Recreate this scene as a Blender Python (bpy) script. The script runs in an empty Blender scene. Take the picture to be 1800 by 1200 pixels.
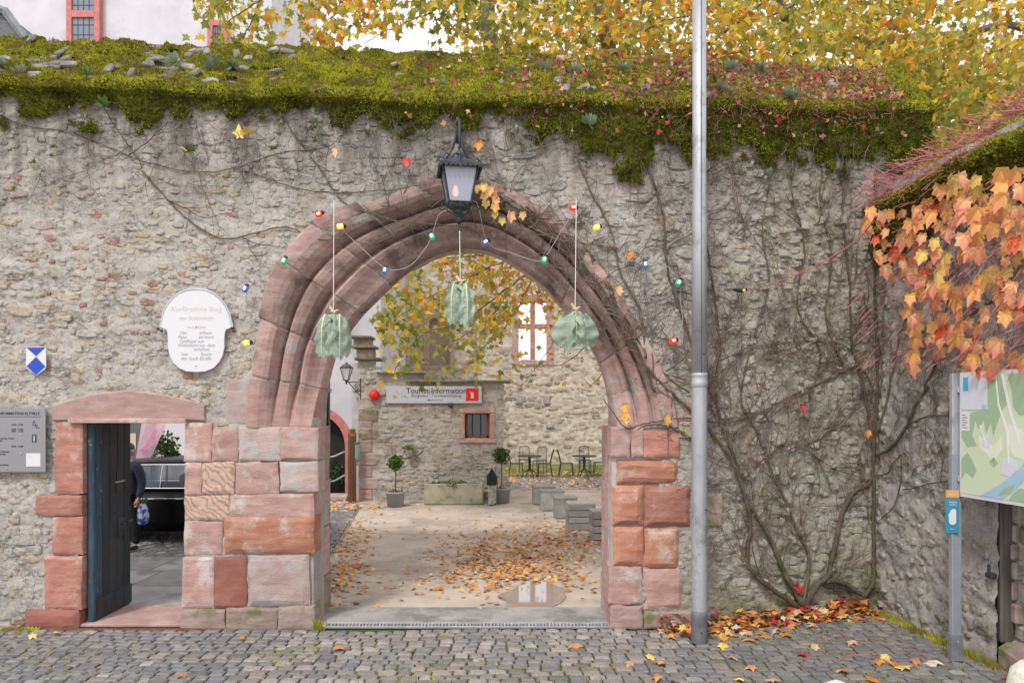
import bpy, math, random
import numpy as np
from mathutils import Vector, Matrix, Euler
R = random.Random(7)
NR = np.random.default_rng(11)
C = bpy.context.scene.collection
SC = bpy.context.scene
PI = math.pi

# ------------------------------------------------------------------ camera, sky, sun, exposure
F = 1250.0; CX = 900.0; HY = 715.0; EYE = 2.4       # the lens: focal length in photo pixels, horizon row, eye height
cam = bpy.data.cameras.new('camera'); camo = bpy.data.objects.new('camera', cam); C.objects.link(camo)
camo.location = (0, 0, EYE); camo.rotation_euler = (PI/2, 0, 0)
cam.sensor_width = 36; cam.lens = 25.0; cam.shift_y = 115/1800.0; cam.clip_end = 500; cam.clip_start = .05
cam.dof.use_dof = True; cam.dof.focus_distance = 7.7; cam.dof.aperture_fstop = 2.6
SC.camera = camo
W = bpy.data.worlds.new('World'); SC.world = W; W.use_nodes = True
wn = W.node_tree.nodes; wl = W.node_tree.links
bg = wn['Background']; sky = wn.new('ShaderNodeTexSky'); sky.sky_type = 'NISHITA'; sky.sun_disc = False
SUN_EL, SUN_AZ = math.radians(52), math.radians(205)
sky.sun_elevation = SUN_EL; sky.sun_rotation = SUN_AZ
mx = wn.new('ShaderNodeMixRGB'); mx.inputs[0].default_value = .88; mx.inputs[2].default_value = (9.6, 9.5, 9.9, 1)
wl.new(sky.outputs[0], mx.inputs[1]); wl.new(mx.outputs[0], bg.inputs[0]); bg.inputs[1].default_value = .092
sun = bpy.data.lights.new('sun', 'SUN'); suno = bpy.data.objects.new('sun', sun); C.objects.link(suno)
sun.energy = 1.5; sun.angle = math.radians(10); sun.color = (1, .96, .9)
sd = Vector((math.sin(SUN_AZ)*math.cos(SUN_EL), math.cos(SUN_AZ)*math.cos(SUN_EL), math.sin(SUN_EL)))
suno.rotation_euler = sd.to_track_quat('Z', 'Y').to_euler()
SC.view_settings.view_transform = 'Standard'; SC.view_settings.look = 'None'
SC.view_settings.gamma = 1; SC.view_settings.use_curve_mapping = False
SC.view_settings.exposure = .8
SC.cycles.max_bounces = 8; SC.cycles.diffuse_bounces = 4; SC.cycles.transmission_bounces = 6; SC.cycles.transparent_max_bounces = 8
SC.cycles.sample_clamp_indirect = 6

# ------------------------------------------------------------------ helpers
def tag(o, label=None, cat=None, group=None, kind=None):
    if label: o['label'] = label
    if cat: o['category'] = cat
    if group: o['group'] = group
    if kind: o['kind'] = kind
    return o
def link(o, parent=None):
    C.objects.link(o)
    if parent is not None: o.parent = parent
    return o
def empty(name, loc=(0,0,0), rz=0, parent=None):
    o = bpy.data.objects.new(name, None); o.empty_display_size = .1
    o.location = loc; o.rotation_euler = (0, 0, rz); return link(o, parent)
def thing(name, label, cat, loc=(0,0,0), rz=0, group=None):
    return tag(empty(name, loc, rz), label, cat, group)
def copy_tree(o, parent=None):
    c = o.copy(); C.objects.link(c)
    if parent is not None: c.parent = parent
    for ch in list(o.children): copy_tree(ch, c)
    return c
class MB:
    def __init__(s): s.v = []; s.f = []; s.m = []
    def add(s, vs, fs, mi=0):
        b = len(s.v); s.v += [tuple(v) for v in vs]
        for f in fs: s.f.append(tuple(i+b for i in f)); s.m.append(mi)
        return s
    def box(s, c, d, mi=0, rz=0, bev=0.0, taper=1.0):
        x, y, z = d[0]/2, d[1]/2, d[2]/2
        b = min(bev, x*.9, y*.9, z*.9)
        ca, sa = math.cos(rz), math.sin(rz); vs = []
        if b <= 0:
            for zz, t in ((-z, 1), (z, taper)):
                for xx, yy in ((-x,-y),(x,-y),(x,y),(-x,y)): vs.append((xx*t, yy*t, zz))
            fs = [(0,3,2,1),(4,5,6,7),(0,1,5,4),(1,2,6,5),(2,3,7,6),(3,0,4,7)]
        else:
            rings = ((-z, b), (-z+b, 0), (z-b, 0), (z, b)); 
            for zz, i in rings:
                X, Y = x-i, y-i; e = b if i == 0 else b*.4
                for xx, yy in ((-X+e,-Y),(X-e,-Y),(X,-Y+e),(X,Y-e),(X-e,Y),(-X+e,Y),(-X,Y-e),(-X,-Y+e)): vs.append((xx,yy,zz))
            fs = [tuple(range(7,-1,-1)), tuple(range(24,32))]
            for r in range(3):
                for k in range(8): fs.append((r*8+k, r*8+(k+1)%8, r*8+8+(k+1)%8, r*8+8+k))
        vs = [(c[0]+a*ca-bb*sa, c[1]+a*sa+bb*ca, c[2]+zz) for a, bb, zz in vs]
        return s.add(vs, fs, mi)
    def tube(s, pts, r, n=6, mi=0, cap=True):
        pts = [Vector(p) for p in pts]; m = len(pts)
        if m < 2: return s
        rs = r if isinstance(r, (list, tuple)) else [r]*m
        vs = []; up = None
        for i, p in enumerate(pts):
            t = (pts[min(i+1, m-1)]-pts[max(i-1, 0)])
            t = t.normalized() if t.length > 1e-9 else Vector((0,0,1))
            if up is None: up = Vector((0,0,1)) if abs(t.z) < .9 else Vector((1,0,0))
            a = t.cross(up)
            a = a.normalized() if a.length > 1e-6 else Vector((1,0,0))
            b = a.cross(t).normalized(); up = b
            for k in range(n):
                w = 2*PI*k/n; vs.append(p + a*(math.cos(w)*rs[i]) + b*(math.sin(w)*rs[i]))
        fs = []
        for i in range(m-1):
            for k in range(n): fs.append((i*n+k, i*n+(k+1)%n, i*n+n+(k+1)%n, i*n+n+k))
        if cap: fs.append(tuple(range(n-1,-1,-1))); fs.append(tuple((m-1)*n+k for k in range(n)))
        return s.add(vs, fs, mi)
    def lathe(s, prof, c=(0,0,0), n=16, mi=0, sx=1, sy=1, ph=0):
        vs = []
        for r, z in prof:
            for k in range(n):
                w = 2*PI*k/n+ph; vs.append((c[0]+r*math.cos(w)*sx, c[1]+r*math.sin(w)*sy, c[2]+z))
        fs = []
        for i in range(len(prof)-1):
            for k in range(n): fs.append((i*n+k, i*n+(k+1)%n, i*n+n+(k+1)%n, i*n+n+k))
        fs.append(tuple(range(n-1,-1,-1))); fs.append(tuple((len(prof)-1)*n+k for k in range(n)))
        return s.add(vs, fs, mi)
    def prism(s, poly, y0, y1, mi=0):           # poly in (x, z), extruded along y
        n = len(poly); vs = [(x, y0, z) for x, z in poly] + [(x, y1, z) for x, z in poly]
        fs = [tuple(range(n)), tuple(range(2*n-1, n-1, -1))]
        for k in range(n): fs.append((k, n+k, n+(k+1)%n, (k+1)%n))
        return s.add(vs, fs, mi)
    def mesh(s, name, mats, smooth=False):
        me = bpy.data.meshes.new(name); me.from_pydata(s.v, [], s.f)
        for m in (mats if isinstance(mats, (list, tuple)) else [mats]): me.materials.append(m)
        me.polygons.foreach_set('material_index', s.m)
        if smooth: me.polygons.foreach_set('use_smooth', [True]*len(s.f))
        me.update(); return me
    def build(s, name, mats, parent=None, smooth=False, loc=None, rz=0):
        o = bpy.data.objects.new(name, s.mesh(name, mats, smooth))
        if loc is not None: o.location = loc
        o.rotation_euler = (0, 0, rz)
        return link(o, parent)
def arr_mesh(name, V, Fc, mats, mi=None, smooth=False):
    V = np.asarray(V, dtype=np.float32); Fc = np.asarray(Fc, dtype=np.int32); k = Fc.shape[1]
    me = bpy.data.meshes.new(name)
    me.vertices.add(len(V)); me.vertices.foreach_set('co', V.ravel())
    me.loops.add(Fc.size); me.loops.foreach_set('vertex_index', Fc.ravel())
    me.polygons.add(len(Fc)); me.polygons.foreach_set('loop_start', np.arange(len(Fc), dtype=np.int32)*k)
    me.polygons.foreach_set('loop_total', np.full(len(Fc), k, dtype=np.int32))
    for m in (mats if isinstance(mats, (list, tuple)) else [mats]): me.materials.append(m)
    if mi is not None: me.polygons.foreach_set('material_index', np.asarray(mi, dtype=np.int32))
    me.polygons.foreach_set('use_smooth', np.full(len(Fc), smooth))
    me.update(calc_edges=True); me.validate(); return me
def obj(name, me, parent=None, loc=(0,0,0), rz=0):
    o = bpy.data.objects.new(name, me); o.location = loc; o.rotation_euler = (0,0,rz); return link(o, parent)

# value noise
_T = NR.random((256, 256))
def vnoise(x, y):
    x = np.asarray(x, float); y = np.asarray(y, float)
    xi = np.floor(x).astype(int); yi = np.floor(y).astype(int); fx = x-xi; fy = y-yi
    fx = fx*fx*(3-2*fx); fy = fy*fy*(3-2*fy)
    g = lambda a, b: _T[a % 256, b % 256]
    return (g(xi,yi)*(1-fx)+g(xi+1,yi)*fx)*(1-fy) + (g(xi,yi+1)*(1-fx)+g(xi+1,yi+1)*fx)*fy
def fbm(x, y, o=4, g=.5):
    s = 0; a = 1; t = 0
    x = np.asarray(x, float); y = np.asarray(y, float)
    for i in range(o):
        s = s + a*vnoise(x*2**i+17.3*i, y*2**i+5.1*i); t += a; a *= g
    return s/t
def sstep(a, b, x):
    t = np.clip((np.asarray(x, float)-a)/(b-a), 0, 1); return t*t*(3-2*t)
def catmull(P, n):
    P = [tuple(map(float, p)) for p in P]; out = []
    for i in range(len(P)-1):
        p0, p1, p2, p3 = P[max(i-1,0)], P[i], P[i+1], P[min(i+2, len(P)-1)]
        for k in range(n):
            t = k/n; out.append(tuple(.5*((2*b)+(-a+c)*t+(2*a-5*b+4*c-d)*t*t+(-a+3*b-3*c+d)*t**3) for a,b,c,d in zip(p0,p1,p2,p3)))
    out.append(P[-1]); return out
def inpoly(px, py, poly):
    px = np.asarray(px, float); py = np.asarray(py, float); r = np.zeros(px.shape, bool)
    n = len(poly)
    for i in range(n):
        x1, y1 = poly[i]; x2, y2 = poly[(i+1) % n]
        if y1 == y2: continue
        c = ((y1 > py) != (y2 > py)) & (px < (x2-x1)*(py-y1)/(y2-y1)+x1); r ^= c
    return r
def P(px, py, D): return Vector(((px-CX)/F*D, D, EYE-(py-HY)/F*D))
def G(px, py, z=0.0):
    D = (EYE-z)*F/(py-HY); return Vector(((px-CX)/F*D, D, z))

# ------------------------------------------------------------------ materials
def mat(name, c1, c2=None, c3=None, scale=6, s2=1.5, t3=.6, rough=.9, bump=.25, bscale=45, stretch=(1,1,1), spec=.3, metal=0, trans=0, rnd=.25, det=6, stops=None, bdist=.02):
    m = bpy.data.materials.new(name); m.use_nodes = True
    nt = m.node_tree; N = nt.nodes; L = nt.links
    b = N['Principled BSDF']; b.inputs['Roughness'].default_value = rough; b.inputs['Metallic'].default_value = metal
    b.inputs['Specular IOR Level'].default_value = spec
    tc = N.new('ShaderNodeTexCoord'); oi = N.new('ShaderNodeObjectInfo')
    mu = N.new('ShaderNodeMath'); mu.operation = 'MULTIPLY'; mu.inputs[1].default_value = 73.0; L.new(oi.outputs['Random'], mu.inputs[0])
    ad = N.new('ShaderNodeVectorMath'); ad.operation = 'ADD'; L.new(tc.outputs['Object'], ad.inputs[0]); L.new(mu.outputs[0], ad.inputs[1])
    mp = N.new('ShaderNodeMapping'); mp.inputs['Scale'].default_value = stretch; L.new(ad.outputs[0], mp.inputs[0])
    n1 = N.new('ShaderNodeTexNoise'); n1.inputs['Scale'].default_value = scale; n1.inputs['Detail'].default_value = det; n1.inputs['Roughness'].default_value = .65
    L.new(mp.outputs[0], n1.inputs['Vector'])
    r = N.new('ShaderNodeValToRGB'); L.new(n1.outputs[0], r.inputs[0])
    c2 = c2 or tuple(min(1, v*1.25) for v in c1)
    lo, hi = stops or (.36, .64)
    r.color_ramp.elements[0].position = lo; r.color_ramp.elements[0].color = (*c1, 1)
    r.color_ramp.elements[1].position = hi; r.color_ramp.elements[1].color = (*c2, 1)
    col = r.outputs[0]
    if c3:
        n2 = N.new('ShaderNodeTexNoise'); n2.inputs['Scale'].default_value = s2; n2.inputs['Detail'].default_value = 8; n2.inputs['Roughness'].default_value = .7
        L.new(ad.outputs[0], n2.inputs['Vector'])
        q = N.new('ShaderNodeMapRange'); q.inputs[1].default_value = t3-.06; q.inputs[2].default_value = t3+.06; L.new(n2.outputs[0], q.inputs[0])
        x = N.new('ShaderNodeMixRGB'); x.inputs[2].default_value = (*c3, 1); L.new(q.outputs[0], x.inputs[0]); L.new(col, x.inputs[1]); col = x.outputs[0]
    if rnd:
        h = N.new('ShaderNodeHueSaturation'); L.new(col, h.inputs['Color'])
        q = N.new('ShaderNodeMapRange'); q.inputs[3].default_value = 1-rnd; q.inputs[4].default_value = 1+rnd; L.new(oi.outputs['Random'], q.inputs[0]); L.new(q.outputs[0], h.inputs['Value'])
        col = h.outputs[0]
    L.new(col, b.inputs['Base Color'])
    if bump:
        n3 = N.new('ShaderNodeTexNoise'); n3.inputs['Scale'].default_value = bscale; n3.inputs['Detail'].default_value = 5; n3.inputs['Roughness'].default_value = .7
        L.new(mp.outputs[0], n3.inputs['Vector'])
        bp = N.new('ShaderNodeBump'); bp.inputs['Strength'].default_value = bump; bp.inputs['Distance'].default_value = bdist
        L.new(n3.outputs[0], bp.inputs['Height']); L.new(bp.outputs[0], b.inputs['Normal'])
    if trans:
        t = N.new('ShaderNodeBsdfTranslucent'); L.new(col, t.inputs[0]); ms = N.new('ShaderNodeMixShader'); ms.inputs[0].default_value = trans
        L.new(b.outputs[0], ms.inputs[1]); L.new(t.outputs[0], ms.inputs[2]); L.new(ms.outputs[0], N['Material Output'].inputs[0])
    m['out'] = 1
    return m
def plain(name, c, rough=.6, metal=0, spec=.4, emit=None, es=1): 
    m = bpy.data.materials.new(name); m.use_nodes = True; b = m.node_tree.nodes['Principled BSDF']
    b.inputs['Base Color'].default_value = (*c, 1); b.inputs['Roughness'].default_value = rough; b.inputs['Metallic'].default_value = metal; b.inputs['Specular IOR Level'].default_value = spec
    if emit: b.inputs['Emission Color'].default_value = (*emit, 1); b.inputs['Emission Strength'].default_value = es
    return m
def glass(name, c, rough=.05, alpha=.35, trans=None):
    m = plain(name, c, rough); b = m.node_tree.nodes['Principled BSDF']
    if trans is None: b.inputs['Alpha'].default_value = alpha
    else: b.inputs['Transmission Weight'].default_value = trans
    return m

def wall_material(name, greens=True, base=((.40,.372,.335),(.60,.565,.515)), warm=(.46,.38,.25), coat=0, cc=(.52,.49,.445)):
    """lime mortar with grime: greys and beiges, dark run-off under the coping, green algae low down and to the right"""
    m = bpy.data.materials.new(name); m.use_nodes = True
    nt = m.node_tree; N = nt.nodes; L = nt.links; b = N['Principled BSDF']; b.inputs['Roughness'].default_value = .95; b.inputs['Specular IOR Level'].default_value = .15
    g = N.new('ShaderNodeNewGeometry'); pos = g.outputs['Position']
    def noise(s, d=6, r=.65, vec=None):
        n = N.new('ShaderNodeTexNoise'); n.inputs['Scale'].default_value = s; n.inputs['Detail'].default_value = d; n.inputs['Roughness'].default_value = r; L.new(vec or pos, n.inputs['Vector']); return n.outputs[0]
    def mr(v, a, b_, c=0, d=1):
        q = N.new('ShaderNodeMapRange'); 
        for i, k in ((1,a),(2,b_),(3,c),(4,d)): q.inputs[i].default_value = k
        L.new(v, q.inputs[0]); return q.outputs[0]
    def math_(op, a, b_):
        q = N.new('ShaderNodeMath'); q.operation = op
        for i, v in enumerate((a, b_)):
            if isinstance(v, (int, float)): q.inputs[i].default_value = v
            else: L.new(v, q.inputs[i])
        return q.outputs[0]
    def mixc(f, a, c, mode='MIX'):
        x = N.new('ShaderNodeMixRGB'); x.blend_type = mode
        L.new(f, x.inputs[0]) if not isinstance(f, float) else setattr(x.inputs[0], 'default_value', f)
        for i, v in ((1, a), (2, c)):
            if isinstance(v, tuple): x.inputs[i].default_value = (*v, 1)
            else: L.new(v, x.inputs[i])
        return x.outputs[0]
    sx = N.new('ShaderNodeSeparateXYZ'); L.new(pos, sx.inputs[0])
    col = mixc(mr(noise(2.2, 9, .72), .35, .65), base[0], base[1])
    col = mixc(mr(noise(9, 6, .7), .56, .66), col, warm)
    col = mixc(math_('MULTIPLY', mr(noise(28, 4, .75), .5, .7), .55), col, (.55,.52,.47))
    col = mixc(math_('MULTIPLY', mr(noise(34, 5, .8), .54, .68), .75), col, (.14,.12,.10))
    col = mixc(math_('MULTIPLY', mr(noise(4.3, 7, .75), .58, .66), .38), col, (.22,.20,.175))
    if coat: col = mixc(math_('MULTIPLY', mr(noise(13, 6, .75), .60-coat*.45, .72-coat*.45), .85), col, cc)
    mc = N.new('ShaderNodeMapping'); mc.inputs['Scale'].default_value = (4.5,4.5,10); L.new(pos, mc.inputs[0])
    ck = math_('ABSOLUTE', math_('SUBTRACT', noise(1.0, 7, .68, mc.outputs[0]), .5), 0)
    ckm = math_('MULTIPLY', mr(ck, .0, .022, 1, 0), mr(noise(3.1, 4, .6), .42, .58)); col = mixc(math_('MULTIPLY', ckm, .62), col, (.15,.13,.11))
    mp = N.new('ShaderNodeMapping'); mp.inputs['Scale'].default_value = (5,5,.5); L.new(pos, mp.inputs[0])
    streak = noise(1.0, 6, .6, mp.outputs[0])
    if greens:
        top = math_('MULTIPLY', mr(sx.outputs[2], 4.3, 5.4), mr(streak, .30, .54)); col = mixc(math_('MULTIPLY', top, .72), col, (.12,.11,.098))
        rt = math_('MULTIPLY', mr(sx.outputs[0], 1.6, 3.4), mr(noise(1.6, 7, .7), .34, .58)); col = mixc(math_('MULTIPLY', rt, .42), col, (.37,.355,.235))
        low = math_('MULTIPLY', math_('MULTIPLY', mr(sx.outputs[2], .75, .05), mr(sx.outputs[0], .9, 2.4)), mr(noise(3.5, 7, .7), .45, .55)); col = mixc(math_('MULTIPLY', low, .8), col, (.13,.15,.035))
    L.new(col, b.inputs['Base Color'])
    bp = N.new('ShaderNodeBump'); bp.inputs['Strength'].default_value = .75; bp.inputs['Distance'].default_value = .04
    L.new(math_('SUBTRACT', math_('ADD', noise(24, 7, .78), math_('MULTIPLY', noise(110, 3, .7), .45)), math_('MULTIPLY', ckm, .5)), bp.inputs['Height']); L.new(bp.outputs[0], b.inputs['Normal'])
    return m

M = {}
M['mortar'] = wall_material('lime_mortar')
M['mortar_side'] = wall_material('side_wall_mortar', False, ((.36,.325,.30),(.54,.50,.465)), (.46,.38,.29))
M['mortar_far'] = wall_material('courtyard_mortar', False, ((.56,.485,.40),(.70,.62,.52)), (.5,.4,.27))
M['mortar_info'] = wall_material('info_wall_mortar', False, ((.44,.39,.335),(.60,.54,.475)), (.42,.34,.22))
for n_, c1_, c2_, w_ in (('st_grey',(.33,.31,.28),(.52,.49,.445),(.36,.33,.28)), ('st_ochre',(.46,.37,.24),(.58,.49,.36),(.36,.29,.2)), ('st_pale',(.48,.45,.40),(.62,.58,.51),(.36,.33,.28)), ('st_red',(.34,.16,.11),(.46,.26,.2),(.36,.27,.22)),
        ('st_pink',(.37,.27,.23),(.47,.37,.32),(.4,.34,.3)), ('st_dark',(.15,.14,.125),(.28,.26,.235),(.3,.28,.25)), ('st_olive',(.32,.305,.22),(.48,.455,.35),(.28,.28,.16))):
    M[n_] = wall_material(n_[3:]+'_rubble', n_ != 'st_red', (c1_, c2_), w_, .12 if n_ in ('st_red','st_ochre') else .40)
sst = dict(bump=.7, bscale=34, stretch=(1,1,3.5), scale=4, rnd=.13, rough=.9)
M['sand_pink'] = mat('pink_sandstone', (.40,.235,.20), (.51,.335,.295), (.56,.49,.45), s2=4, t3=.58, **sst)
M['sand_red'] = mat('red_sandstone', (.36,.15,.11), (.47,.24,.19), (.52,.41,.37), s2=3, t3=.60, **sst)
M['sand_orange'] = mat('orange_sandstone', (.42,.17,.10), (.52,.28,.20), (.56,.45,.40), s2=3, t3=.59, **sst)
M['sand_pale'] = mat('pale_sandstone', (.40,.28,.25), (.48,.38,.345), (.44,.42,.40), s2=3, t3=.55, **sst)
M['sand_dark'] = mat('dark_red_sandstone', (.27,.10,.075), (.33,.14,.11), bump=.3, bscale=30, stretch=(1,1,3), scale=4, rnd=.1)
M['sand_grey'] = mat('weathered_sandstone', (.27,.2,.17), (.40,.31,.27), (.18,.18,.07), s2=3.5, t3=.56, **sst)
M['sand_arch'] = mat('arch_sandstone', (.245,.165,.145), (.39,.29,.265), (.125,.095,.085), s2=2.4, t3=.57, **sst)
M['sand_mid'] = mat('dusty_arch_sandstone', (.31,.20,.175), (.44,.315,.285), (.17,.125,.11), s2=2.4, t3=.58, **sst)
M['sand_archlow'] = mat('lower_arch_sandstone', (.37,.225,.20), (.48,.33,.30), (.43,.38,.36), s2=3.5, t3=.6, **sst)
def striped():
    m = mat('veined_sandstone', (.58,.46,.36), (.62,.5,.41), bump=.4, bscale=22, rnd=0); N = m.node_tree.nodes; L = m.node_tree.links
    w = N.new('ShaderNodeTexWave'); w.inputs['Scale'].default_value = 5.0; w.inputs['Distortion'].default_value = 11; w.inputs['Detail'].default_value = 4; w.inputs['Detail Scale'].default_value = 1.4
    mp = N.new('ShaderNodeMapping'); mp.inputs['Rotation'].default_value = (0, .9, 0); L.new(N['Texture Coordinate'].outputs['Object'], mp.inputs[0]); L.new(mp.outputs[0], w.inputs['Vector'])
    r = N.new('ShaderNodeValToRGB'); L.new(w.outputs[0], r.inputs[0]); r.color_ramp.elements[0].position = .1; r.color_ramp.elements[0].color = (.38,.2,.15,1)
    r.color_ramp.elements[1].position = .45; r.color_ramp.elements[1].color = (.46,.36,.29,1); L.new(r.outputs[0], N['Principled BSDF'].inputs['Base Color']); return m
M['sand_vein'] = striped()
M['moss'] = mat('moss_green', (.06,.07,.01), (.36,.35,.035), (.15,.12,.035), scale=2.6, s2=4.0, t3=.6, rough=1, bump=.9, bscale=70, rnd=0, spec=.05, stops=(.33,.62))
M['moss_tuft'] = mat('moss_tufts', (.12,.14,.012), (.55,.54,.05), (.26,.19,.07), scale=3.2, s2=4, t3=.53, rough=1, bump=0, rnd=0, spec=.05, stops=(.36,.62), trans=.25)
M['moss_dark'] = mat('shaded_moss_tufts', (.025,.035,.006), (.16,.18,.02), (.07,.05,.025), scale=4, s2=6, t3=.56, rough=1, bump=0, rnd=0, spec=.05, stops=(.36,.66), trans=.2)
M['bark'] = mat('creeper_bark', (.075,.055,.04), (.17,.135,.10), (.11,.12,.04), scale=20, s2=4, t3=.56, bump=.8, bscale=60, stretch=(1,1,.4))
M['twig'] = mat('creeper_twigs', (.085,.06,.045), (.2,.155,.12), (.20,.08,.07), scale=5, s2=2.2, t3=.62, bump=0, rnd=0)
M['red_stalk'] = mat('red_leaf_stalks', (.42,.09,.10), (.56,.26,.25), (.24,.07,.10), scale=8, s2=6, t3=.55, bump=0, rnd=0)
def leafm(name, a, b, c=None, tr=.35, sc=9): return mat(name, a, b, c, scale=sc, s2=sc*1.3, t3=.62, rough=.6, bump=.15, bscale=30, trans=tr, rnd=.15, spec=.3, det=3, stops=(.4,.6))
M['lf_green'] = leafm('green_plane_leaf', (.16,.21,.03), (.28,.31,.05)); M['lf_olive'] = leafm('olive_plane_leaf', (.34,.31,.06), (.46,.39,.08))
M['lf_yellow'] = leafm('yellow_plane_leaf', (.58,.40,.03), (.74,.54,.08)); M['lf_orange'] = leafm('orange_plane_leaf', (.55,.22,.02), (.7,.34,.04)); M['lf_rust'] = leafm('rust_plane_leaf', (.42,.11,.02), (.52,.2,.04))
M['cr_pink'] = leafm('pink_creeper_leaf', (.87,.50,.30), (.88,.60,.22), None, .3, 7); M['cr_yellow'] = leafm('yellow_creeper_leaf', (.84,.55,.12), (.86,.44,.17), None, .3, 7); M['cr_lime'] = leafm('lime_creeper_leaf', (.62,.58,.16), (.84,.62,.2), None, .3, 7); M['cr_red'] = leafm('red_creeper_leaf', (.6,.06,.03), (.72,.22,.08), None, .3, 7)
def leaf_grad(m, tip):
    N = m.node_tree.nodes; L = m.node_tree.links; src = [l for l in L if l.to_node == N['Principled BSDF'] and l.to_socket.name == 'Base Color'][0].from_socket
    sp = N.new('ShaderNodeSeparateXYZ'); L.new(N['Texture Coordinate'].outputs['Object'], sp.inputs[0]); q = N.new('ShaderNodeMapRange'); q.inputs[1].default_value = .15; q.inputs[2].default_value = .85; L.new(sp.outputs[2], q.inputs[0])
    x = N.new('ShaderNodeMixRGB'); x.inputs[2].default_value = (*tip, 1); L.new(q.outputs[0], x.inputs[0]); L.new(src, x.inputs[1]); L.new(x.outputs[0], N['Principled BSDF'].inputs['Base Color'])
    for n in N:
        if n.type == 'BSDF_TRANSLUCENT': L.new(x.outputs[0], n.inputs[0])
leaf_grad(M['cr_pink'], (.80,.27,.22)); leaf_grad(M['cr_yellow'], (.84,.36,.20)); leaf_grad(M['cr_lime'], (.80,.46,.16))
M['dead_brown'] = leafm('brown_fallen_leaf', (.42,.16,.05), (.55,.27,.11), None, .1); M['dead_tan'] = leafm('tan_fallen_leaf', (.55,.33,.17), (.66,.45,.27), None, .1)
M['dead_orange'] = leafm('orange_fallen_leaf', (.6,.2,.03), (.72,.33,.06), None, .1); M['dead_yellow'] = leafm('yellow_fallen_leaf', (.72,.48,.08), (.78,.6,.25), None, .1); M['dead_red'] = leafm('crimson_fallen_leaf', (.36,.015,.03), (.52,.06,.05), None, .1); M['dead_white'] = leafm('pale_fallen_leaf', (.62,.52,.4), (.72,.64,.55), None, .1)
for n_, c_ in (('cob_blue', (.165,.165,.175)), ('cob_grey', (.20,.19,.18)), ('cob_brown', (.225,.20,.185)), ('cob_pink', (.275,.235,.215)), ('cob_light', (.31,.29,.265))):
    M[n_] = mat(n_+'_stone', tuple(v*.70 for v in c_), tuple(v*1.15 for v in c_), scale=9, rough=.6, bump=.35, bscale=40, spec=.45, rnd=.2)
M['iron'] = mat('blackened_iron', (.03,.035,.042), (.07,.075,.085), rough=.55, bump=.3, metal=.3, rnd=.1)
M['steel'] = mat('galvanised_steel', (.32,.33,.355), (.44,.45,.48), (.25,.25,.26), scale=3, s2=4, t3=.6, rough=.5, metal=.35, bump=.08, rnd=0, stretch=(1,1,.3), spec=.5)
M['black'] = plain('black_rubber', (.012,.012,.014), .5)
M['white'] = plain('white_enamel', (.6,.6,.62), .4); M['red'] = plain('red_paint', (.72,.02,.02), .5)
print('materials', len(M))
# ------------------------------------------------------------------ main wall geometry
def YF(x): return 7.75 + .65*sstep(1.86, 4.33, x)
def WX(px):
    D = 7.75
    for _ in range(6): D = float(YF((px-CX)/F*D))
    return (px-CX)/F*D, D
def WP(px, py, off=0.0):
    x, D = WX(px); return Vector((x, D-off, EYE-(py-HY)/F*D))
def to_px(x, y, z): return CX+x/y*F, HY-(z-EYE)/y*F
HOLE_ARCH = [(558,1130),(558,752),(558,680),(575,610),(612,550),(658,505),(706,462),(762,432),(820,420),(878,428),(930,455),(975,490),(1018,535),(1055,592),(1080,650),(1086,700),(1090,752),(1090,1130)]
HOLE_DOOR = [(140,735),(332,735),(332,1130),(140,1130)]
EX_ARCH = [(326,742),(326,1110),(1215,1110),(1196,1000),(1200,860),(1190,740),(1178,680),(1155,610),(1115,530),(1070,455),(1015,395),(950,350),(870,315),(790,302),(700,318),(600,350),(535,405),(483,480),(452,575),(435,660),(400,665),(392,750)]
EX_DOOR = [(95,745),(92,716),(150,696),(225,684),(310,698),(362,716),(372,742),(372,752),(420,756),(420,1110),(46,1110),(46,1066),(78,1060),(78,975),(92,970),(92,906),(65,904),(65,868),(97,862)]
def main_disp(x, z):
    h = .030*(fbm(x*3.2, z*4.6, 4)-.5)*2 + .016*(fbm(x*11+9, z*17, 3)-.5)*2
    px = CX+x/YF(x)*F; py = HY-(z-EYE)/YF(x)*F
    ln = np.abs(fbm(x*2.6, z*7.5, 3)-.5)          # ragged ledges between courses
    am = .30+.7*sstep(.42, .62, fbm(x*.8+30, z*.9, 3))*(.6+.4*(px > 460))
    return h*(.55+.6*am) - .022*am*(1-sstep(0, .035, ln))

def wall_grid(name, S, us, zs, disp, hole, m, parent):
    U, Z = np.meshgrid(us, zs); H = disp(U, Z); V = S(U.ravel(), Z.ravel(), H.ravel())
    n = len(us); k = len(zs); I = np.arange(n*k).reshape(k, n)
    Q = np.stack([I[:-1,:-1], I[:-1,1:], I[1:,1:], I[1:,:-1]], -1).reshape(-1, 4)
    if hole is not None:
        cu = ((U[:-1,:-1]+U[1:,1:])/2).ravel(); cz = ((Z[:-1,:-1]+Z[1:,1:])/2).ravel(); Q = Q[~hole(cu, cz)]
    return obj(name, arr_mesh(name, V, Q, m, smooth=True), parent)
def S_main(u, z, off): return np.stack([u, YF(u)-off, z], -1)
def hole_main(u, z):
    if np.ndim(u): return _hm(u, z) | (z > ze(u)-.01)
    return _hm(u, z)
def ze(x): return np.interp(x, [-7.6,-5.6,-3,-.5,1.8,4.3,4.95], [5.95,5.92,5.82,5.73,5.67,5.88,5.9])
def _hm(u, z):
    D = YF(u); px = CX+u/D*F; py = HY-(z-EYE)/D*F
    return inpoly(u, z, RHOLE) | inpoly(px, py, HOLE_ARCH) | inpoly(px, py, HOLE_DOOR)

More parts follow.
